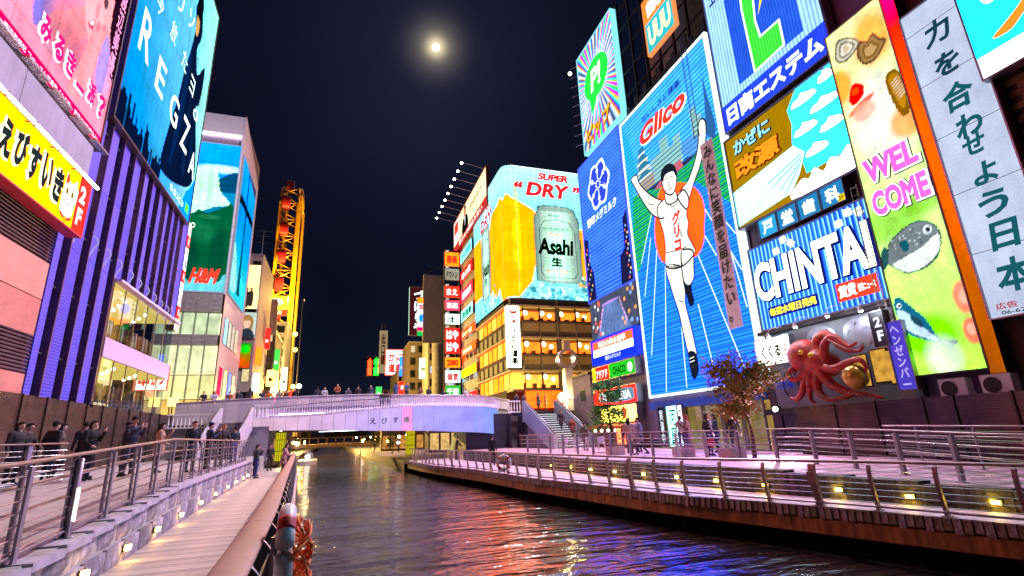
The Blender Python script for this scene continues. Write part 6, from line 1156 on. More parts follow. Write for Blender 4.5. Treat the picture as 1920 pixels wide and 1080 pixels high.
def can(x, w, squash=1):
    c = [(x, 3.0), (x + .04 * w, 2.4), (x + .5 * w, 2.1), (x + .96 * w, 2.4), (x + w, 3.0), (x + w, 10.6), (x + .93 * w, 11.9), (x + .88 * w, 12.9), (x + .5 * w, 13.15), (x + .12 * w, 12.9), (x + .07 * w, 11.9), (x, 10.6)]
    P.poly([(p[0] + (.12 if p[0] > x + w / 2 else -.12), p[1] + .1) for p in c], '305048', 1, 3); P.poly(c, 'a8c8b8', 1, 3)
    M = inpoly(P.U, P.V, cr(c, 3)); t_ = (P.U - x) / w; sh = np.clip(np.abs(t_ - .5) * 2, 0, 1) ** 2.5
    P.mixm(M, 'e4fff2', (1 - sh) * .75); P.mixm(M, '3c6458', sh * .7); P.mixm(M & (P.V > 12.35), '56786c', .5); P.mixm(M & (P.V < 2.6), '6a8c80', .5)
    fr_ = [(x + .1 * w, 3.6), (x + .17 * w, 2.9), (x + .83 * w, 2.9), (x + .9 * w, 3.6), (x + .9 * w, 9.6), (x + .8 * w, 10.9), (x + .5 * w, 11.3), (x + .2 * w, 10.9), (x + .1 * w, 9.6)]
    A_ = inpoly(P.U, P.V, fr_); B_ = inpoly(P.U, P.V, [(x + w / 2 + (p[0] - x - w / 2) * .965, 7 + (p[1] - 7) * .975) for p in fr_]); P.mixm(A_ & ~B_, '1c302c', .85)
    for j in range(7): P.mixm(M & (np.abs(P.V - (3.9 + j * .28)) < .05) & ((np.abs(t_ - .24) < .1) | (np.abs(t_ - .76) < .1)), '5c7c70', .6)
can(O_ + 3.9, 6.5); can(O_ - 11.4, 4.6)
rg_ = P.rng
for k in range(420):
    s_ = rg_.uniform(-13, 11.4); yy = abs(rg_.normal(0, .9)) + (0 if s_ > 0 else max(0, -s_ - 2) * .06)
    if -2.2 < s_ < 2.6: continue
    P.blob(O_ + s_, yy * (1.3 if 3 < s_ < 4.4 or s_ > 10 else 1), rg_.uniform(.08, .4), rg_.uniform(.08, .3), ('e8ffff', 'a8e8ec', '58c0cc', 'd0fafa', '2f98a8')[rg_.integers(5)], .8, .4, rg_.uniform(0, 3))
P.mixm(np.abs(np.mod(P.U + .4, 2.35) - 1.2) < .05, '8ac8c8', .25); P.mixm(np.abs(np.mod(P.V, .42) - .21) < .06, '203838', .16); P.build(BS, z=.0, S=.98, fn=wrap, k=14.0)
MB().box(1.0, -.0, -15, 11.4, HH - .02, -1.3).box(.05, 0, -15.2, 1.0, HH - .05, -1.4).build('casing', DARK, BS)
q = MB()
for k in range(60): q.ell((RC + k * .18, HH + .02, 0), .06, 6, 4)
q.build('edge_lamps', em('eaffff', 2.2), BS)
RED = em((.92, .015, .02), 1.25); INK = em('081410', .3)
T(BS, 'SUPER', 4.95, 16.95, 4.6, 1.1, RED, .06, .22); T(BS, 'DRY', 3.1, 14.35, 6.7, 2.15, RED, .045, .22); T(BS, '“', 1.5, 15.4, 1.3, 1.0, RED, .05, .2); T(BS, '”', 10.1, 15.5, 1.2, 1.0, RED, .05, .2)
T(BS, 'Asahi', 4.45, 6.1, 5.2, 2.35, INK, .045, .1); T(BS, '生', 6.25, 4.5, 1.6, 1.3, INK, .05); T(BS, 'スーパードライ', 5.5, 3.55, 3.1, .5, RED, .04); T(BS, '“DRY”', 5.9, 8.7, 2.4, .5, RED, .02, .2); T(BS, '350ml', 6.3, 1.75, 1.4, .5, em('304038', .5), .015); T(BS, 'ASAHI BREWERIES LIMITED', 5.2, 9.6, 3.9, .35, em('304038', .5), .015); T(BS, 'BEER', 6.2, 11.6, 1.7, .3, em('304038', .5), .02)
sideT = link('side_lettering', None, BS, (-.03, 0, 0), (0, R(-90), 0))
T(sideT, 'SUPER', -14 + 3.6, 14.9, 4.2, 1.0, RED, .03, .2); T(sideT, 'DRY', -14 + 2.2, 12.9, 6.4, 1.9, RED, .045, .2); T(sideT, 'Asahi', -10.9, 5.6, 3.4, 2.0, INK, .04, .1); T(sideT, '生', -9.9, 4.2, 1.2, 1.1, INK, .05)
q = MB()
for k in range(4): q.tube([(5 + k * .45, HH, -4), (5 + k * .45, HH + 2.2, -4)], .06, 5)
q.box(4.6, HH, -5, 8, HH + .6, -3); q.tube([(9, HH, -5), (9, HH + 5, -5)], .04, 4); q.build('roof_mast', STEEL, BS)
# --- next facade with stacked shop signs
NB = gb('building', 'grey ribbed building with many shop signs left of the beer sign', 'R', (19.45, 84.5, 3), 10.6, 30.5, 12, 4, 8, mat('ribbed_grey', '8c8a88', .6, .1, .15, 1, 0, 20, .2, ('X', 4, .6)), .2)
for k, (z, h_, c, tx, ink) in enumerate(((30.8, 2.0, 'b8f0f0', 'かに料理', '105060'), (27.2, 2.0, 'e02820', '味の素', 'fff0e0'), (23.6, 2.1, 'e83858', '鶴橋風月', 'ffe8f0'), (20.3, 1.9, 'c8f0e0', '居酒屋', '206050'), (17.3, 1.3, 'f07018', '串かつ屋', 'fff0c0'), (14.4, 1.3, 'f08020', '焼肉処', 'fff0c0'), (10.9, 1.3, 'f8e020', 'カラオケ', 'c02010'), (6.6, 1.6, 'e83028', '１０１', 'fff8f0'))):
    s_ = sign('shop_sign', ('pale cyan', 'bright red', 'rose red', 'mint green', 'upper orange', 'lower orange', 'yellow', 'lowest red')[k] + ' lit shop sign on the ribbed facade beside the beer sign', 'sign', 'R', (19.2, 83.5, z), 8.2 if k < 4 else 9.6, h_, em(c, 1.15, 'n', .8, .3, True), .3, .05); T(s_, tx, .8, h_ * .18, 6.4, h_ * .64, em(ink, 1.3), .05)
bm2 = sign('portrait_billboard', 'roof billboard showing a man in a dark suit over red lettering', 'billboard', 'R', (19.1, 88.5, 34.3), 23, 6.2, em('e8e4d0', 1.0, 'n', .3, .2, True), .4, .15, mat('billboard_red_frame', '8a2028', .6))
MB().rect(0, 0, 23, 1.5, .02, 0).rect(.4, 1.8, 4.4, 6, .02, 3).rect(.8, 3.6, 3.8, 5.6, .03, 4).flat(cr([(7, 1.5), (7.4, 3.6), (8.4, 4.1), (10, 4.1), (11, 3.6), (11.4, 1.5)], 3), .03, 1).flat(oval(9.2, 4.9, .95, 1.0), .035, 2).flat([(8.8, 4.0), (9.6, 4.0), (9.2, 2.2)], .04, 3).flat(cr([(8.3, 5.2), (8.6, 5.95), (9.8, 5.95), (10.1, 5.2), (9.6, 5.5), (8.8, 5.5)], 3), .045, 1).build('picture', [em((.6, .03, .03), 1), em('1c1814', .5), em('d8a078', .9), em('e8f0f4', 1), em((.8, .06, .03), 1)], bm2); T(bm2, '豚さんの家はうまい', 4.5, .25, 16, .95, em('fff4e8', 1.3), .04, z=.05); T(bm2, 'おかげさまで', 12.5, 3.6, 7.5, 1.1, em('606050', .6), .03)
la = thing('lamp_bar', 'row of bright lamps on long arms before the roof billboard', 'lamp', (19.1, 88.5, 34.3), 'R')
for k in range(9): a_ = MB().tube([(1.2 + k * 2.6, 6.3, 0), (1.2 + k * 2.6, 6.9, 3.4)], .05, 5).build('arm', STEEL, la); MB().ell((1.2 + k * 2.6, 6.8, 3.5),   .2, 8, 6).build('bulb', em('fbffe0', 14, light=True), a_, True)
# stacked sign tower facing the viewer
TW = ((31.0, 2.6, 'f0a818', '居楽', 'c02818'), (28.4, 2.1, '9a9480', 'ドウトン', '201c18'), (25.2, 2.0, 'e83820', 'まえ', 'fff0e8'), (22.9, 1.7, 'e85878', '茶屋', 'fff0f0'), (20.4, 1.8, 'e8f8f0', '土', '202828'), (15.3, 4.4, 'd82820', 'はや', 'fff4f0'), (12.9, 1.7, 'e8b020', '280', 'b02010'), (10.4, 2.0, 'd8eef0', '個室', 'c03020'), (8.0, 1.9, '38b838', '千房', 'f0fff0'), (6.2, 1.2, 'd8d030', '日本', '205020'))
twp = thing('sign_tower', 'steel tower holding a stack of shop signs right of the grey column', 'tower', (16.5, 85.2, 3), 'F'); MB().box(0, 0, -.5, .15, 31, 0).box(2.75, 0, -.5, 2.9, 31, 0).box(0, 30.85, -.5, 2.9, 31.05, 0).build('post', DARK, twp)
for k, (z, h_, c, tx, ink) in enumerate(TW):
    s_ = sign('shop_sign', 'lit sign in the stacked sign tower, %s from the top' % ORD[k], 'sign', 'F', (16.68, 85, z), 2.55, h_, em(c, 1.15, 'n', 1.2, .3, True), .25, .04, group='stack of shop signs')
    if tx == 'はや': T(s_, 'はや', .2, .3, 2.1, 1.7, em(ink, 1.4), .06); T(s_, 'はや', .2, 2.4, 2.1, 1.7, em(ink, 1.4), .06)
    else: T(s_, tx, .25, h_ * .18, 2.0, h_ * .62, em(ink, 1.3), .05)
    T(s_, '%dF' % max(1, 10 - k), .1, h_ + .08, .6, .32, em('f0f0e8', 1.0), .03)
gc = thing('column_tower', 'plain grey round tower with a blank billboard head left of the sign stack', 'building', (18.2, 100, 3)); MB().tube([(0, 0, 0), (0, 0, 30)], 1.25, 16).build('shaft', GREY, gc, True); MB().box(-3.3, -1.4, 16.5, .6, -1.2, 30.5).build('blank_board', mat('board_taupe', 'b4a89c', .7), gc)
for k in range(5): MB().tube([(-3.2 + k * .5, -1.3, 30.5 + k * .3), (-1.6 + k * .5, -1.3, 31.4 + k * .3)], .08, 4).build('roof_fin', STEEL, gc)
gb('building', 'brown grey building under the coloured roof posters', 'F', (14.8, 118.5, 3), 7, 20, 14, 4, 6, mat('brown_wall', '6a5c50', .7, 0, .2, 1), .2)
gb('building', 'pale building with a dark slot beside the grey round tower', 'F', (17.5, 108, 3), 6, 22, 8, 3, 7, mat('pale_wall', '989086', .7, 0, .15, 1), .25)
gb('building', 'low beige building farther along the right bank', 'F', (14.5, 140, 3), 8, 16, 20, 4, 4, mat('beige_far', '8c7c64', .7), .5)
gb('building', 'low brown building at the end of the right bank', 'F', (11.5, 175, 3), 10, 14, 20, 5, 4, mat('brown_far', '6c5640', .7), .6)
gb('building', 'dark building closing the canal in the distance', 'F', (-6, 300, 3), 22, 9, 20, 9, 2, mat('dark_far', '2e2a2c', .8), .4)
gb('building', 'dim low building on the left bank far beyond the wheel', 'F', (-22, 180, 3), 14, 8, 20, 5, 2, mat('dim_far', '3c3430', .8), .5)
s_ = sign('vertical_sign', 'dark red vertical roof sign with pale curling strokes on the right bank', 'sign', 'F', (15.0, 120, 25.2), 4.2, 11.8, em('48141c', .9, light=True), .8, .15); T(s_, 'づぼらや', .9, .5, 2.4, 10.6, em('d8fff0', 1.5), .05, vert=True); MB().face([(-.16, 0, -.8), (-.16, 0, 0), (-.16, 11.8, 0), (-.16, 11.8, -.8)]).build('edge_light', em('c8ffe0', 1.2), s_)
s_ = sign('poster_billboard', 'bright poster with a long haired figure and blue splash beside the dark red sign', 'billboard', 'F', (16.5, 117.8, 24.6), 3.6, 9.2, None, .3, .1); P = Pic(3.6, 9.2, .18); P.fill('f6ecec'); P.mixm(P.V > 7.9, 'f0a010'); P.mixm(P.V < 1.1, '30b860'); P.mixm((P.V < 2) & (P.V > 1.1), 'e83878'); P.blob(1.1, 4.2, .7, .9, '28a0e8', 1, .3); P.blob(2.6, 5.2, .55, .9, '281418', 1, .3); P.blob(2.6, 5.2, .3, .45, 'f0c8b0', 1, .2); P.poly([(2, 2), (2.2, 3.8), (3.0, 3.8), (3.3, 2)], 'a03048'); P.build(s_, S=1.1); T(s_, '恋入り', .3, 6.3, 2.9, 1.3, em('c01848', 1), .05)
s_ = sign('vertical_sign', 'pale vertical roof sign with brown characters on a far tower', 'sign', 'F', (12.9, 190, 24.5), 2.9, 15.7, em('b8a078', .65, light=True), 2, .1); T(s_, '出口鰻', .6, 3, 1.7, 11.5, em('582810', .6), .05, vert=True); MB().box(.6, 15.8, -1, .8, 19, -.9).box(1.9, 15.8, -1, 2.1, 18.4, -.9).build('antenna', STEEL, s_)
s_ = sign('neon_sign', 'red and white glowing neon sign on the far right bank', 'sign', 'F', (13.1, 160, 20.6), 5.4, 7.4, em('fff0e8', 1.4, light=True), .5, .3, em((1, .1, .05), 1.8)); T(s_, 'かに', .5, 3.7, 4.4, 3.0, em((1, .04, .02), 1.3), .06); T(s_, '道楽', .5, .4, 4.4, 3.0, em((1, .04, .02), 1.3), .06)
for x, c, tx, lab in ((9.2, (1, .12, .02), '金龍', 'small red vertical neon sign on the farthest roof'), (11.6, (.03, 1, .08), '中座', 'small green vertical neon sign on the farthest roof')): s_ = sign('neon_sign', lab, 'sign', 'F', (x, 200, 24.5), 2.2, 7.6, em('0c0808', .3), .5, .05); T(s_, tx, .2, .4, 1.8, 6.6, em(c, 2.0, light=True), .06, vert=True)
for k, (x, y, zz, w_, h_, c, tx) in enumerate(((16.2, 112, 14, 1.6, 4.5, 'f0f0d8', '宿'), (13.6, 128, 12, 2.0, 3.0, 'e83820', '焼'), (14.2, 133, 17, 1.4, 5.0, '38b0e0', '湯'), (12.6, 150, 11, 2.4, 2.6, 'f0b030', '酒'), (10.6, 165, 13, 1.8, 4.4, '40c860', '麺'))):
    s_ = sign('side_sign', ('cream', 'red', 'sky blue', 'amber', 'green')[k] + ' lit sign low on the far right bank left of the grey round tower', 'sign', 'F', (x, y, zz), w_, h_, em(c, 1.2, 'n', 2, .3, True), .25, .04); T(s_, tx, w_ * .2, h_ * .35, w_ * .6, w_ * .6, em('201410' if c[0] == 'f' else 'fff4e0', 1), .04)
# --- canal beyond the bridge: footbridge, bank lamps, tour boat
fb2 = thing('bridge', 'beige steel footbridge across the canal beyond the main bridge', 'bridge', (-8, 100, 0)); MB().box(0, -1.2, .75, 20, 1.2, 1.35).build('girder', mat('beige_steel', '9a8458', .6, .1), fb2); MB().box(0, -1.25, 2.3, 20, -1.15, 2.4).build('top_rail', mat('beige_steel', '9a8458', .6, .1), fb2)
bp_ = MB().box(-.07, -1.25, 1.35, .07, -1.15, 2.3).mesh('post', mat('beige_steel', '9a8458', .6, .1))
for k in range(14): link('post', bp_, fb2, (.5 + k * 1.45, 0, 0))
rr = random.Random(12)
for k in range(26):
    left = k % 2; y = 62 + k * 3.2 + rr.random() * 2; x = (XR(y) - .6 - rr.random() * 2) if left else (XE(y) + .8 + rr.random() * 3)
    t = thing('bank_lamp', 'lamp post on the far %s bank seen under the bridge, %s from the bridge' % ('left' if left else 'right', ORD[k // 2]), 'lamp', (x, y, -.05), None, 'lamps along the far canal banks')
    h_ = rr.uniform(1.0, 2.6); MB().tube([(0, 0, 0), (0, 0, h_)], .05, 6).build('pole', DARK, t); MB().ell((0, 0, h_ + .12), .2, 8, 6).build('globe', em(((1, .6, .1), (1, .8, .4), (.9, .95, 1), (.8, .9, .1))[rr.randrange(4)], 12, light=True), t, True)
for k, (x0, y, w_, c, lab) in enumerate(((-12, 63, 6.5, 'd89840', 'amber lit shop front under the left end of the bridge'), (10.5, 64, 8, 'e0b870', 'warm lit shop front under the right end of the bridge'), (6.5, 84, 9, 'c88840', 'dim amber shop front farther along the right bank'), (-12, 84, 5.5, 'd8a850', 'dim shop front farther along the left bank'))):
    t = thing('shopfront', lab, 'shop', (x0, y, -.05), 'F'); MB().box(0, 0, -3, w_, 3.3, -.05).build('wall', mat('shop_brown', '4a3a2c', .8), t)
    for j in range(int(w_ / 1.3)): f = MB().box(.1 + j * 1.3, .2, -.04, 1.3 + j * 1.3, 2.3, .02).build('window', DARK, t); MB().rect(.17 + j * 1.3, .27, 1.23 + j * 1.3, 2.23, .025).build('pane', em(c, .9, 'n', 2, .9, True), f)
bt = thing('tour_boat', 'small tour boat with a domed light under the bridge', 'boat', (-3.6, 72, -1.15)); MB().prism(cr([(-1.1, -3), (0, -4.2), (1.1, -3), (1.1, 3), (-1.1, 3)], 3), .0, .75).build('hull', mat('boat_white', 'c0bcb8', .5), bt); MB().tube([(-.9, -2.4, .75), (-.8, -2.4, 1.5), (0, -2.4, 1.8), (.8, -2.4, 1.5), (.9, -2.4, .75)], .05, 6).tube([(-.9, 2, .75), (-.8, 2, 1.5), (0, 2, 1.8), (.8, 2, 1.5), (.9, 2, .75)], .05, 6).build('hoop', STEEL, bt); MB().ell((.3, -2.5, 1.2), .3, 10, 8).build('lamp', em('f4f4e8', 6, light=True), bt, True)
mo = MB().ell((0, 0, 0), 13, 24, 16).build('moon', em((1, .93, .72), 3.5), None, True); mo.location = MOON * 2000; tag(mo, 'bright full moon in the dark sky', 'moon')
# ================================================================== trees
def tree(label, loc, h, crown, leafc, n, seed, trunk='4a3626'):
    t = thing('tree', label, 'tree', loc); rr = random.Random(seed); tips = []; q = MB()
    main = [(0, 0, 0), (.03 * h, .02 * h, h * .3), (.0, .04 * h, h * .6), (.02 * h, 0, h * .88)]; q.tube(cr(main, 4, False), [.055 * h * .5 * (1 - k / 14) for k in range(13)], 7)
    for k in range(16):
        f = rr.uniform(.3, .9); b0 = Vector((.02 * h, .02 * h, h * f)); a = rr.uniform(0, 6.28); l_ = crown * rr.uniform(.5, 1.0); b1 = b0 + Vector((math.cos(a) * l_, math.sin(a) * l_, rr.uniform(.1, .45) * l_)); mid = b0.lerp(b1, .5) + Vector((0, 0, .12 * l_))
        q.tube([b0, mid, b1], [.016 * h * .6, .009 * h * .6, .003 * h], 5); tips += [b1, mid, b0.lerp(b1, .75), b0.lerp(b1, .9)]
        for j in range(2): c1 = mid + Vector((rr.uniform(-.4, .4), rr.uniform(-.4, .4), rr.uniform(-.1, .4))) * l_; q.tube([mid, c1], [.005 * h, .002 * h], 4); tips.append(c1)
    q.build('trunk', mat('bark_' + trunk, trunk, .9, 0, .3, 12), t, True)
    V = MB()
    for k in range(n):
        c = rr.choice(tips) + Vector((rr.gauss(0, .16), rr.gauss(0, .16), rr.gauss(0, .12))) * crown; s_ = rr.uniform(.045, .085) * (1 + .1 * h)
        u = Vector((rr.gauss(0, 1), rr.gauss(0, 1), rr.gauss(0, .5))).normalized(); w_ = u.cross(Vector((rr.gauss(0, 1), rr.gauss(0, 1), rr.gauss(0, 1)))).normalized()
        V.face([c - u * s_, c + w_ * s_ * .45, c + u * s_, c - w_ * s_ * .45], rr.randrange(len(leafc)))
    V.build('crown', [mat('leaf_' + c, c, .9, 0, .3, 20, spec=.15) for c in leafc], t)
tree('large brownish leafed tree in front of the runner sign and octopus', (15.0, 16.3, .55), 3.5, 1.4, ('a87a44', '8a8238', 'b48250', '6e7634'), 4600, 3)
tree('slim young green tree before the burger shop', (15.0, 27.2, .58), 3.9, 1.25, ('5c9a40', '6cac50', '467c38'), 2600, 5)
for x, y, s_, lab in ((6.4, 66, 2.6, 'small dim tree on the right quay beyond the bridge'), (4.9, 76, 2.8, 'second dim tree on the right quay farther from the bridge'), (-6.5, 70, 2.4, 'small dim tree on the left quay beyond the bridge')): tree(lab, (x, y, -.05), s_, 1.0, ('3a4a20', '2c3c1c'), 900, int(y))
# planters and chairs on the right promenade
for k, (x, y, c) in enumerate(((13.9, 16.2, 'd8b8b0'), (14.2, 19.5, 'c8b0a8'), (13.4, 24, 'd0b098'))):
    t = thing('planter', ('pink stone planter near the brown tree', 'pale stone planter in the middle of the right promenade', 'beige stone planter near the green tree')[k], 'planter', (x, y, ZR(y))); MB().box(-.35, -.35, 0, .35, .35, .42).build('box', mat('planter_' + c, c, .7), t); MB().box(-.3, -.3, .42, .3, .3, .44).build('soil', mat('soil', '2c221a', .9), t)
def chair(x, y, rz, lab):
    t = thing('chair', lab, 'chair', (x, y, ZR(y)), None, 'white chairs before the food stall'); t.rotation_euler.z = rz
    MB().box(-.22, -.22, .42, .22, .22, .46).build('seat', WHITE, t); MB().box(-.22, .2, .5, .22, .24, .85).build('backrest', WHITE, t)
    for a in (-.19, .19):
        for b in (-.19, .19): MB().tube([(a, b, 0), (a * .9, b * .9, .42)], .018, 6).build('leg', WHITE, t)
for k in range(5): chair(13.6 + .9 * (k % 3), 28.6 + 1.4 * (k // 3) + .3 * k, k * 1.3, 'white chair before the food stall, %s from the near end' % ORD[k])
# ================================================================== people: each body is one continuous surface, welded by a voxel remesh
def person_mesh(arms='down', legs='stand', hair='short', hat=False, coat=False, skirt=False, sit=False, lean=0.0, bag=False):
    C = []; E_ = []   # capsules (a, b, ra, rb, tag) and ellipsoids
    def cap(a, b, ra, rb, tg): C.append((Vector(a), Vector(b), ra, rb, tg))
    def el(c, r, tg): E_.append((Vector(c), r, tg))
    hz = .9
    def up(p):   # lean the upper body forward about the hips
        v = Vector(p); v.z -= hz; v = Matrix.Rotation(lean, 3, 'X') @ v; v.z += hz; return v
    if legs == 'stand': L = (((-.095, 0, .9), (-.105, -.02, .48), (-.11, .02, .085)), ((.095, 0, .9), (.105, -.02, .48), (.115, .02, .085)))
    else: L = (((-.095, 0, .9), (-.1, -.17, .5), (-.1, -.16, .09)), ((.095, 0, .9), (.1, .05, .5), (.1, .32, .13)))
    for h_, k_, a_ in L:
        cap(h_, k_, .092 if not coat else .1, .062, 3); cap(k_, a_, .062, .043, 3); el(Vector(k_).lerp(Vector(a_), .3) + Vector((0, .02, 0)), (.058, .065, .12), 3); cap(a_, Vector(a_) + Vector((0, -.15, -.05)), .045, .036, 4); el(Vector(a_) + Vector((0, .03, -.045)), (.042, .05, .042), 4)
    if skirt: cap((0, 0, .95), (0, 0, .55), .15, .21, 5)
    b = 1.16 if coat else 1.0
    el(up((0, .0, .93)), (.17 * b, .125 * b, .13), 3 if not coat else 2); el(up((0, 0, 1.1)), (.155 * b, .115 * b, .2), 2); el(up((0, .0, 1.3)), (.19 * b, .125 * b, .17), 2); cap(up((-.15, 0, 1.41)), up((.15, 0, 1.41)), .075 * b, .075 * b, 2)
    if coat: cap(up((0, 0, 1.0)), (0, 0, .7), .17, .19, 2)
    cap(up((0, 0, 1.42)), up((0, -.015, 1.53)), .052, .05, 0); hc = up((0, -.025, 1.625))
    el(hc, (.074, .092, .112), 0); el(hc + Vector((0, -.03, -.06)), (.05, .06, .055), 0); el(hc + Vector((0, -.095, -.015)), (.014, .022, .024), 0)
    for s_ in (-1, 1): el(hc + Vector((s_ * .074, .01, -.01)), (.012, .02, .03), 0); el(hc + Vector((s_ * .03, -.085, .012)), (.013, .01, .009), 1)
    el(hc + Vector((0, -.088, -.055)), (.024, .012, .007), 6)
    el(hc + Vector((0, .02, .03)), (.083, .092, .098), 1); el(hc + Vector((0, -.03, .08)), (.07, .07, .045), 1)
    if hair == 'long': cap(hc + Vector((0, .06, .02)), hc + Vector((0, .085, -.22)), .075, .06, 1); cap(hc + Vector((-.07, .02, 0)), hc + Vector((-.075, .03, -.16)), .03, .025, 1); cap(hc + Vector((.07, .02, 0)), hc + Vector((.075, .03, -.16)), .03, .025, 1)
    if hat: el(hc + Vector((0, .01, .085)), (.095, .105, .06), 5); el(hc + Vector((0, -.06, .06)), (.085, .11, .014), 5)
    A = {'down': ((.23, .02, 1.15), (.25, -.07, .9), (0, -.1, -1)), 'phone': ((.24, -.1, 1.17), (.075, -.34, 1.4), (-.15, -.25, 1)), 'rail': ((.25, -.18, 1.16), (.13, -.42, 1.12), (-.5, -1, .0)), 'pocket': ((.27, .06, 1.15), (.2, -.08, .93), (-.3, -.5, -1)), 'swing': ((.23, .12, 1.16), (.25, .1, .92), (0, -.2, -1))}[arms]
    for s_ in (-1, 1):
        e, w_, d = A
        if arms == 'swing' and s_ > 0: e, w_ = (.23, -.1, 1.17), (.24, -.25, .98)
        if arms == 'phone' and s_ < 0 and hair == 'long': e, w_, d = (.24, -.02, 1.15), (.2, -.2, 1.0), (-.2, -1, -.2)
        sh = up((s_ * .19 * (1.05 if coat else 1), 0, 1.4)); e = up((s_ * e[0], e[1], e[2])); w_ = up((s_ * w_[0], w_[1], w_[2])); d = Vector((s_ * d[0], d[1], d[2])).normalized()
        r_ = 1.22 if coat else 1.0
        cap(sh, e, .062 * r_, .048 * r_, 2); cap(e, w_, .047 * r_, .036 * r_, 2); pm_ = w_ + d * .055; cap(w_, w_ + d * .08, .03, .036, 0)
        side = d.cross(Vector((0, 1, 0))); side = (Vector((s_, 0, 0)) - d * d.dot(Vector((s_, 0, 0))))
        side = side.normalized() if side.length > .1 else Vector((0, 0, 1)); nrm = d.cross(side)
        for f in range(4):
            o_ = w_ + d * .085 + side * (.017 * (f - 1.5)); ln = (.062, .075, .07, .055)[f]; k1 = o_ + d * ln * .55; k2 = k1 + (d * .75 - nrm * .5 * s_) * ln * .5; cap(o_, k1, .0105, .0095, 0); cap(k1, k2, .0095, .008, 0)
        o_ = w_ + d * .03 - side * .034; cap(o_, o_ + d * .05 - side * .025, .012, .01, 0)
    if bag: el((.3, .02, .95), (.07, .16, .14), 5); cap((.27, .0, 1.05), (.12, .0, 1.44), .012, .012, 5)
    q = MB(); 
    for a, b_, ra, rb, tg in C:
        dv = (b_ - a); q.tube([a, a.lerp(b_, .5), b_], [ra, (ra + rb) / 2, rb], 10); q.ell(a, ra, 10, 8); q.ell(b_, rb, 10, 8)
    for c, r, tg in E_: q.ell(c, r, 14, 10)
    tmp = q.build('person_source', WHITE); md = tmp.modifiers.new('weld', 'REMESH'); md.mode = 'VOXEL'; md.voxel_size = .0125
    sm = tmp.modifiers.new('relax', 'SMOOTH'); sm.iterations = 2; sm.factor = .4
    dg = bpy.context.evaluated_depsgraph_get(); me = bpy.data.meshes.new_from_object(tmp.evaluated_get(dg)); bpy.data.objects.remove(tmp)
    n_ = len(me.polygons); ce = np.empty(n_ * 3, np.float32); me.polygons.foreach_get('center', ce); ce = ce.reshape(-1, 3)
    best = np.full(n_, 9e9); tgs = np.zeros(n_, np.int32)
    for a, b_, ra, rb, tg in C:
        A_ = np.array(a); D = np.array(b_) - A_; t_ = np.clip(((ce - A_) @ D) / max(1e-9, D @ D), 0, 1); d_ = np.linalg.norm(ce - A_ - t_[:, None] * D, axis=1) - (ra + (rb - ra) * t_); m_ = d_ < best; best[m_] = d_[m_]; tgs[m_] = tg
    for c, r, tg in E_:
        rr_ = np.array(r); d_ = (np.linalg.norm((ce - np.array(c)) / rr_, axis=1) - 1) * rr_.min(); m_ = d_ < best; best[m_] = d_[m_]; tgs[m_] = tg
    me.materials.clear()
    for k in range(7): me.materials.append(WHITE)
    me.polygons.foreach_set('material_index', tgs); me.polygons.foreach_set('use_smooth', [True] * n_); me.name = 'person'; return me
PM = dict(stand=person_mesh('down'), phone=person_mesh('phone', hat=True), phonew=person_mesh('phone', hair='long', coat=True), rail=person_mesh('rail', lean=R(-0) + .18), railw=person_mesh('rail', hair='long', coat=True, lean=.15), walk=person_mesh('swing', 'walk', coat=True), pocketw=person_mesh('pocket', hair='long', coat=True, skirt=True), pocket=person_mesh('pocket', coat=True, hat=True), bagw=person_mesh('down', hair='long', coat=True, bag=True))
SKINM = mat('skin', 'd0a088', .55, 0, .08, 20); LIP = mat('lips', 'a85850', .5); 
def cl(c): return mat('cloth_' + c, c, .85, 0, .2, 12, .2, 60)
def person(pose, x, y, z, rz, top, legs, label, group, hair='1a1412', extra='30303a', s=1.0):
    o = link('person', PM[pose], None, (x, y, z), (0, 0, R(rz))); o.scale = (s, s, s)
    for k, m in enumerate((SKINM, cl(hair), cl(top), cl(legs), cl('1c1a1c'), cl(extra), LIP)): o.material_slots[k].link = 'OBJECT'; o.material_slots[k].material = m
    tag(o, label, 'person', group); return o
LP, LD, BRG, RP = 'people on the left terrace', 'people on the lower left deck', 'people on the bridge', 'people on the right promenade'
z = .93
person('phone', -6.35, 20.3, z, 60, '2c2840', '4a4250', 'person in a dark hat and purple padded jacket taking a photo on the left terrace', LP, extra='201c20', s=1.08)
person('phonew', -6.1, 22.3, z, 100, 'b08a70', '33282c', 'person in a brown checked coat holding up a phone right of the hat wearer', LP)
person('phonew', -7.1, 19.3, z, 70, '141416', '2c2c44', 'person in black with a raised phone left of the hat wearer', LP, hair='2a1612')
person('pocket', -8.0, 19.2, z, 150, '221e2c', '1c2440', 'person in a dark coat with blue jeans in the crowd before the dark wall', LP, extra='1c1820')
person('walk', -8.9, 19.8, z, 80, '38302e', '201e22', 'person in a grey brown coat walking before the dark wall', LP, extra='5a5048')
person('bagw', -9.4, 18.6, z, 200, '1c1a20', '282430', 'person in black with a shoulder bag at the left end of the crowd', LP)
person('stand', -7.7, 21.0, z, 130, '4a3a34', '2a2a38', 'person in a brown jacket behind the crowd on the left terrace', LP)
person('stand', -7.5, 19.9, z, 220, '2c2630', '20202c', 'person in a dark jacket with the back turned in the crowd on the left terrace', LP)
person('pocketw', -8.4, 20.6, z, 110, '6a5a4c', '2c2428', 'person in a tan coat in the crowd before the dark wall', LP, extra='3a3038')
person('phone', -6.7, 20.9, z, 95, '38303c', '3a3440', 'person in a cap raising a phone just behind the hat wearer', LP, extra='2c2430')
person('bagw', -8.7, 18.9, z, 60, '3c3438', '24222c', 'person with a bag facing the canal in the crowd on the left terrace', LP)
person('stand', -4.9, 21.6, z, 40, '20242c', '3a3a44', 'person in a dark jacket seen over the left railing beside a cap wearer', LP)
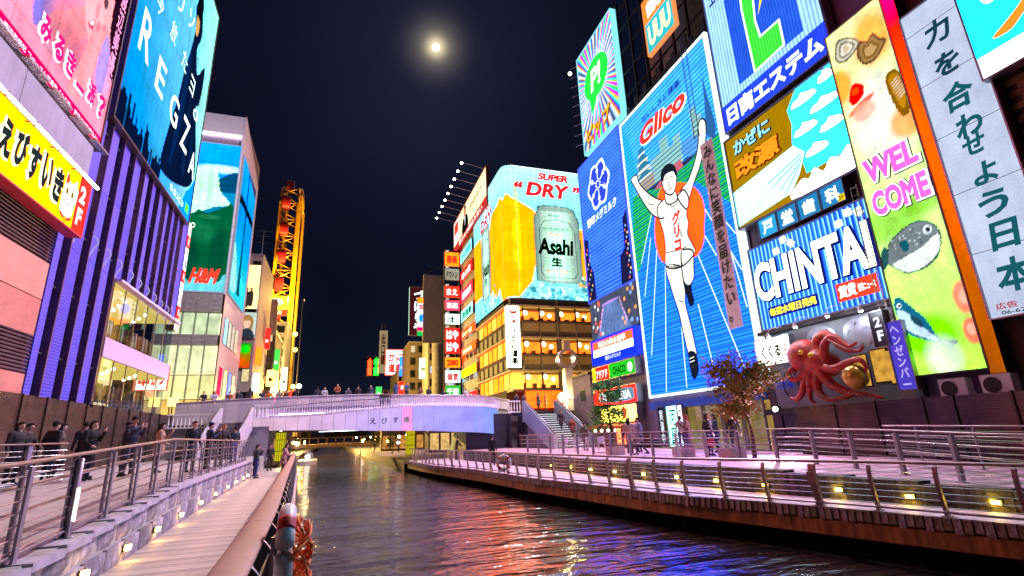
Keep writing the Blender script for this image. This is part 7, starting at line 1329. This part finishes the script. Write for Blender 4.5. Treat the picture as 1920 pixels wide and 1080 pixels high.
person('phone', -4.75, 23.4, z, 120, '24304c', '2c2c34', 'person in a blue cap and jacket at the left railing', LP, extra='1c2858')
person('railw', -4.75, 25.6, z, 55, '2c2422', '403830', 'person with light hair leaning on the left railing', LP, hair='a87848')
person('pocket', -5.5, 29.5, z, 160, '22222c', '20202c', 'person in a dark coat and cap near the end of the left railing', LP)
person('stand', -4.95, 30.2, z, 230, '1c2434', '2438a0', 'person in a navy top and bright blue jeans at the end of the left railing', LP)
person('stand', -4.1, 32.1, 0, 100, '2c343c', '1c2c80', 'person in a grey top and blue jeans standing on the lower left deck', LD)
person('phonew', -4.4, 34.2, 0, 60, '302a2c', '2c2620', 'person holding up a phone behind the one in blue jeans', LD)
person('walk', -3.0, 36.5, 0, 160, '1c2030', '1c1c28', 'person in dark clothes walking by the left deck railing', LD)
person('railw', -2.9, 33.8, 0, 85, 'b08880', '3a2c2c', 'person in a pale pink top leaning on the left deck railing', LD)
person('stand', -4.3, 40, 0, 30, '2a2420', '242020', 'person in brown standing under the left end of the bridge', LD)
tops = ('2c2c38', '8a8078', '342c34', 'b0b0b8', '6a4a38', '383c50', '9a5a3a', '202028', 'c0682c', '40404c')
BX = [-10.7, -10.0, -8.9, -8.1, -7.3, -6.4, -5.8, -5.0, -4.4, -3.7, -1.9, -1.3, -.2, .7, 1.6, 2.7, 5.0, 6.0, 7.2, 8.0, 9.6, 11.6]
ord_ = ('first', 'second', 'third', 'fourth', 'fifth', 'sixth', 'seventh', 'eighth', 'ninth', 'tenth', 'eleventh', 'twelfth', 'thirteenth', 'fourteenth', 'fifteenth', 'sixteenth', 'seventeenth', 'eighteenth', 'nineteenth', 'twentieth', 'twenty first', 'twenty second')
cn = {'2c2c38': 'dark', '8a8078': 'grey', '342c34': 'black', 'b0b0b8': 'pale', '6a4a38': 'brown', '383c50': 'slate', '9a5a3a': 'rust', '202028': 'black', 'c0682c': 'orange', '40404c': 'charcoal'}
for k, x in enumerate(BX):
    c = tops[(k * 3) % 10]; tl = (6.17, 6.2, 6.2, 6.25, 6.44, 6.3, 6.25, 6.3, 6.3, 6.35, 6.48, 6.48, 6.71, 6.4, 6.6, 6.6, 6.86, 6.86, 6.4, 6.4, 6.2, 6.2)[k]
    if k in (16, 17): c = '3a5078'
    person(('rail', 'railw', 'stand', 'pocketw', 'bagw', 'rail')[k % 6], x, 48.9 + .3 * (k % 3), tl - 1.74, (0, 15, 170, -20, 190, 10)[k % 6], c, '2c2a34', 'person in %s at the bridge parapet, %s from the left' % (cn.get(c, 'denim blue'), ord_[k]), BRG, hair=('1a1412', '2c1c14', '4a3020')[k % 3])
for x, c, l_ in ((3.5, '302830', 'left'), (4.0, '6a4844', 'right')): person('stand', x, 45.6, 4.0, 175, c, '2c2a34', '%s one of two people low on the bridge ramp behind the slats' % l_, BRG)
for k, (x, c) in enumerate(((15.3, '40384c'), (16.2, '5a4a48'), (17.4, '2c2c34'), (18.3, '3c3028'))): person(('stand', 'pocketw', 'bagw', 'stand')[k], x, 44.6 + .5 * (k % 2), 3.58, 20 * k, c, '24242c', 'person in %s at the top of the right stairs, %s from the left' % (('mauve', 'brown', 'black', 'dark brown')[k], ord_[k]), BRG)
person('walk', 17.3, 39.5, 1.75, 10, '3a2c34', '28242c', 'person in a dark coat coming down the right stairs', RP)
person('walk', 17.6, 38.0, 1.1, 0, '7a4038', '2c2830', 'person in a dull red coat low on the right stairs', RP)
person('pocketw', 15.2, 24.6, .58, 200, 'a890b0', '3a3038', 'person in a lilac coat standing before the food stall', RP)
person('bagw', 14.4, 24.2, .58, 150, 'c8a088', '584848', 'person in a beige coat with a bag before the food stall', RP)
person('phonew', 14.6, 19.6, .56, 230, '6a4a48', '3a2c30', 'person in a brown coat standing before the shop doors', RP, hair='7a3a28')
person('pocketw', 14.9, 18.6, .56, 20, '303038', '302830', 'person in a red skirt before the shop doors', RP, extra='c01828')
person('stand', 15.6, 17.9, .56, 140, '20202c', '24242c', 'person in dark clothes behind the brown tree', RP)
person('walk', 13.7, 22.1, .57, 250, '8a7a8c', '3a3440', 'person in a grey lilac coat walking along the right promenade', RP)
person('stand', 16.3, 22.4, .57, 160, 'c0a898', '4a4450', 'person in a cream jacket near the shop doors', RP)
person('phonew', 16.9, 20.6, .57, 240, '44485c', '2c2c38', 'person in slate blue photographing from the right promenade', RP)
person('pocket', 14.9, 30.4, .58, 120, '5c5048', '2c2a30', 'person in an olive brown coat beside the white chairs', RP)
person('stand', 9.0, 31.2, 0, 150, '1c1a1c', '1c1a1c', 'person in black walking on the right boardwalk near the bridge', RP)
person('rail', 8.9, 41, 0, 100, '3a3030', '28262c', 'person in brown on the right boardwalk under the bridge', RP)
fit_text()
for o in SC.objects:      # rows of parts too small to pick apart one by one
    if o.name.split('.')[0] in ('tube_rows', 'neon_tubes', 'edge_lamps', 'suckers', 'bracing', 'crown', 'rope'): o['kind'] = 'stuff'
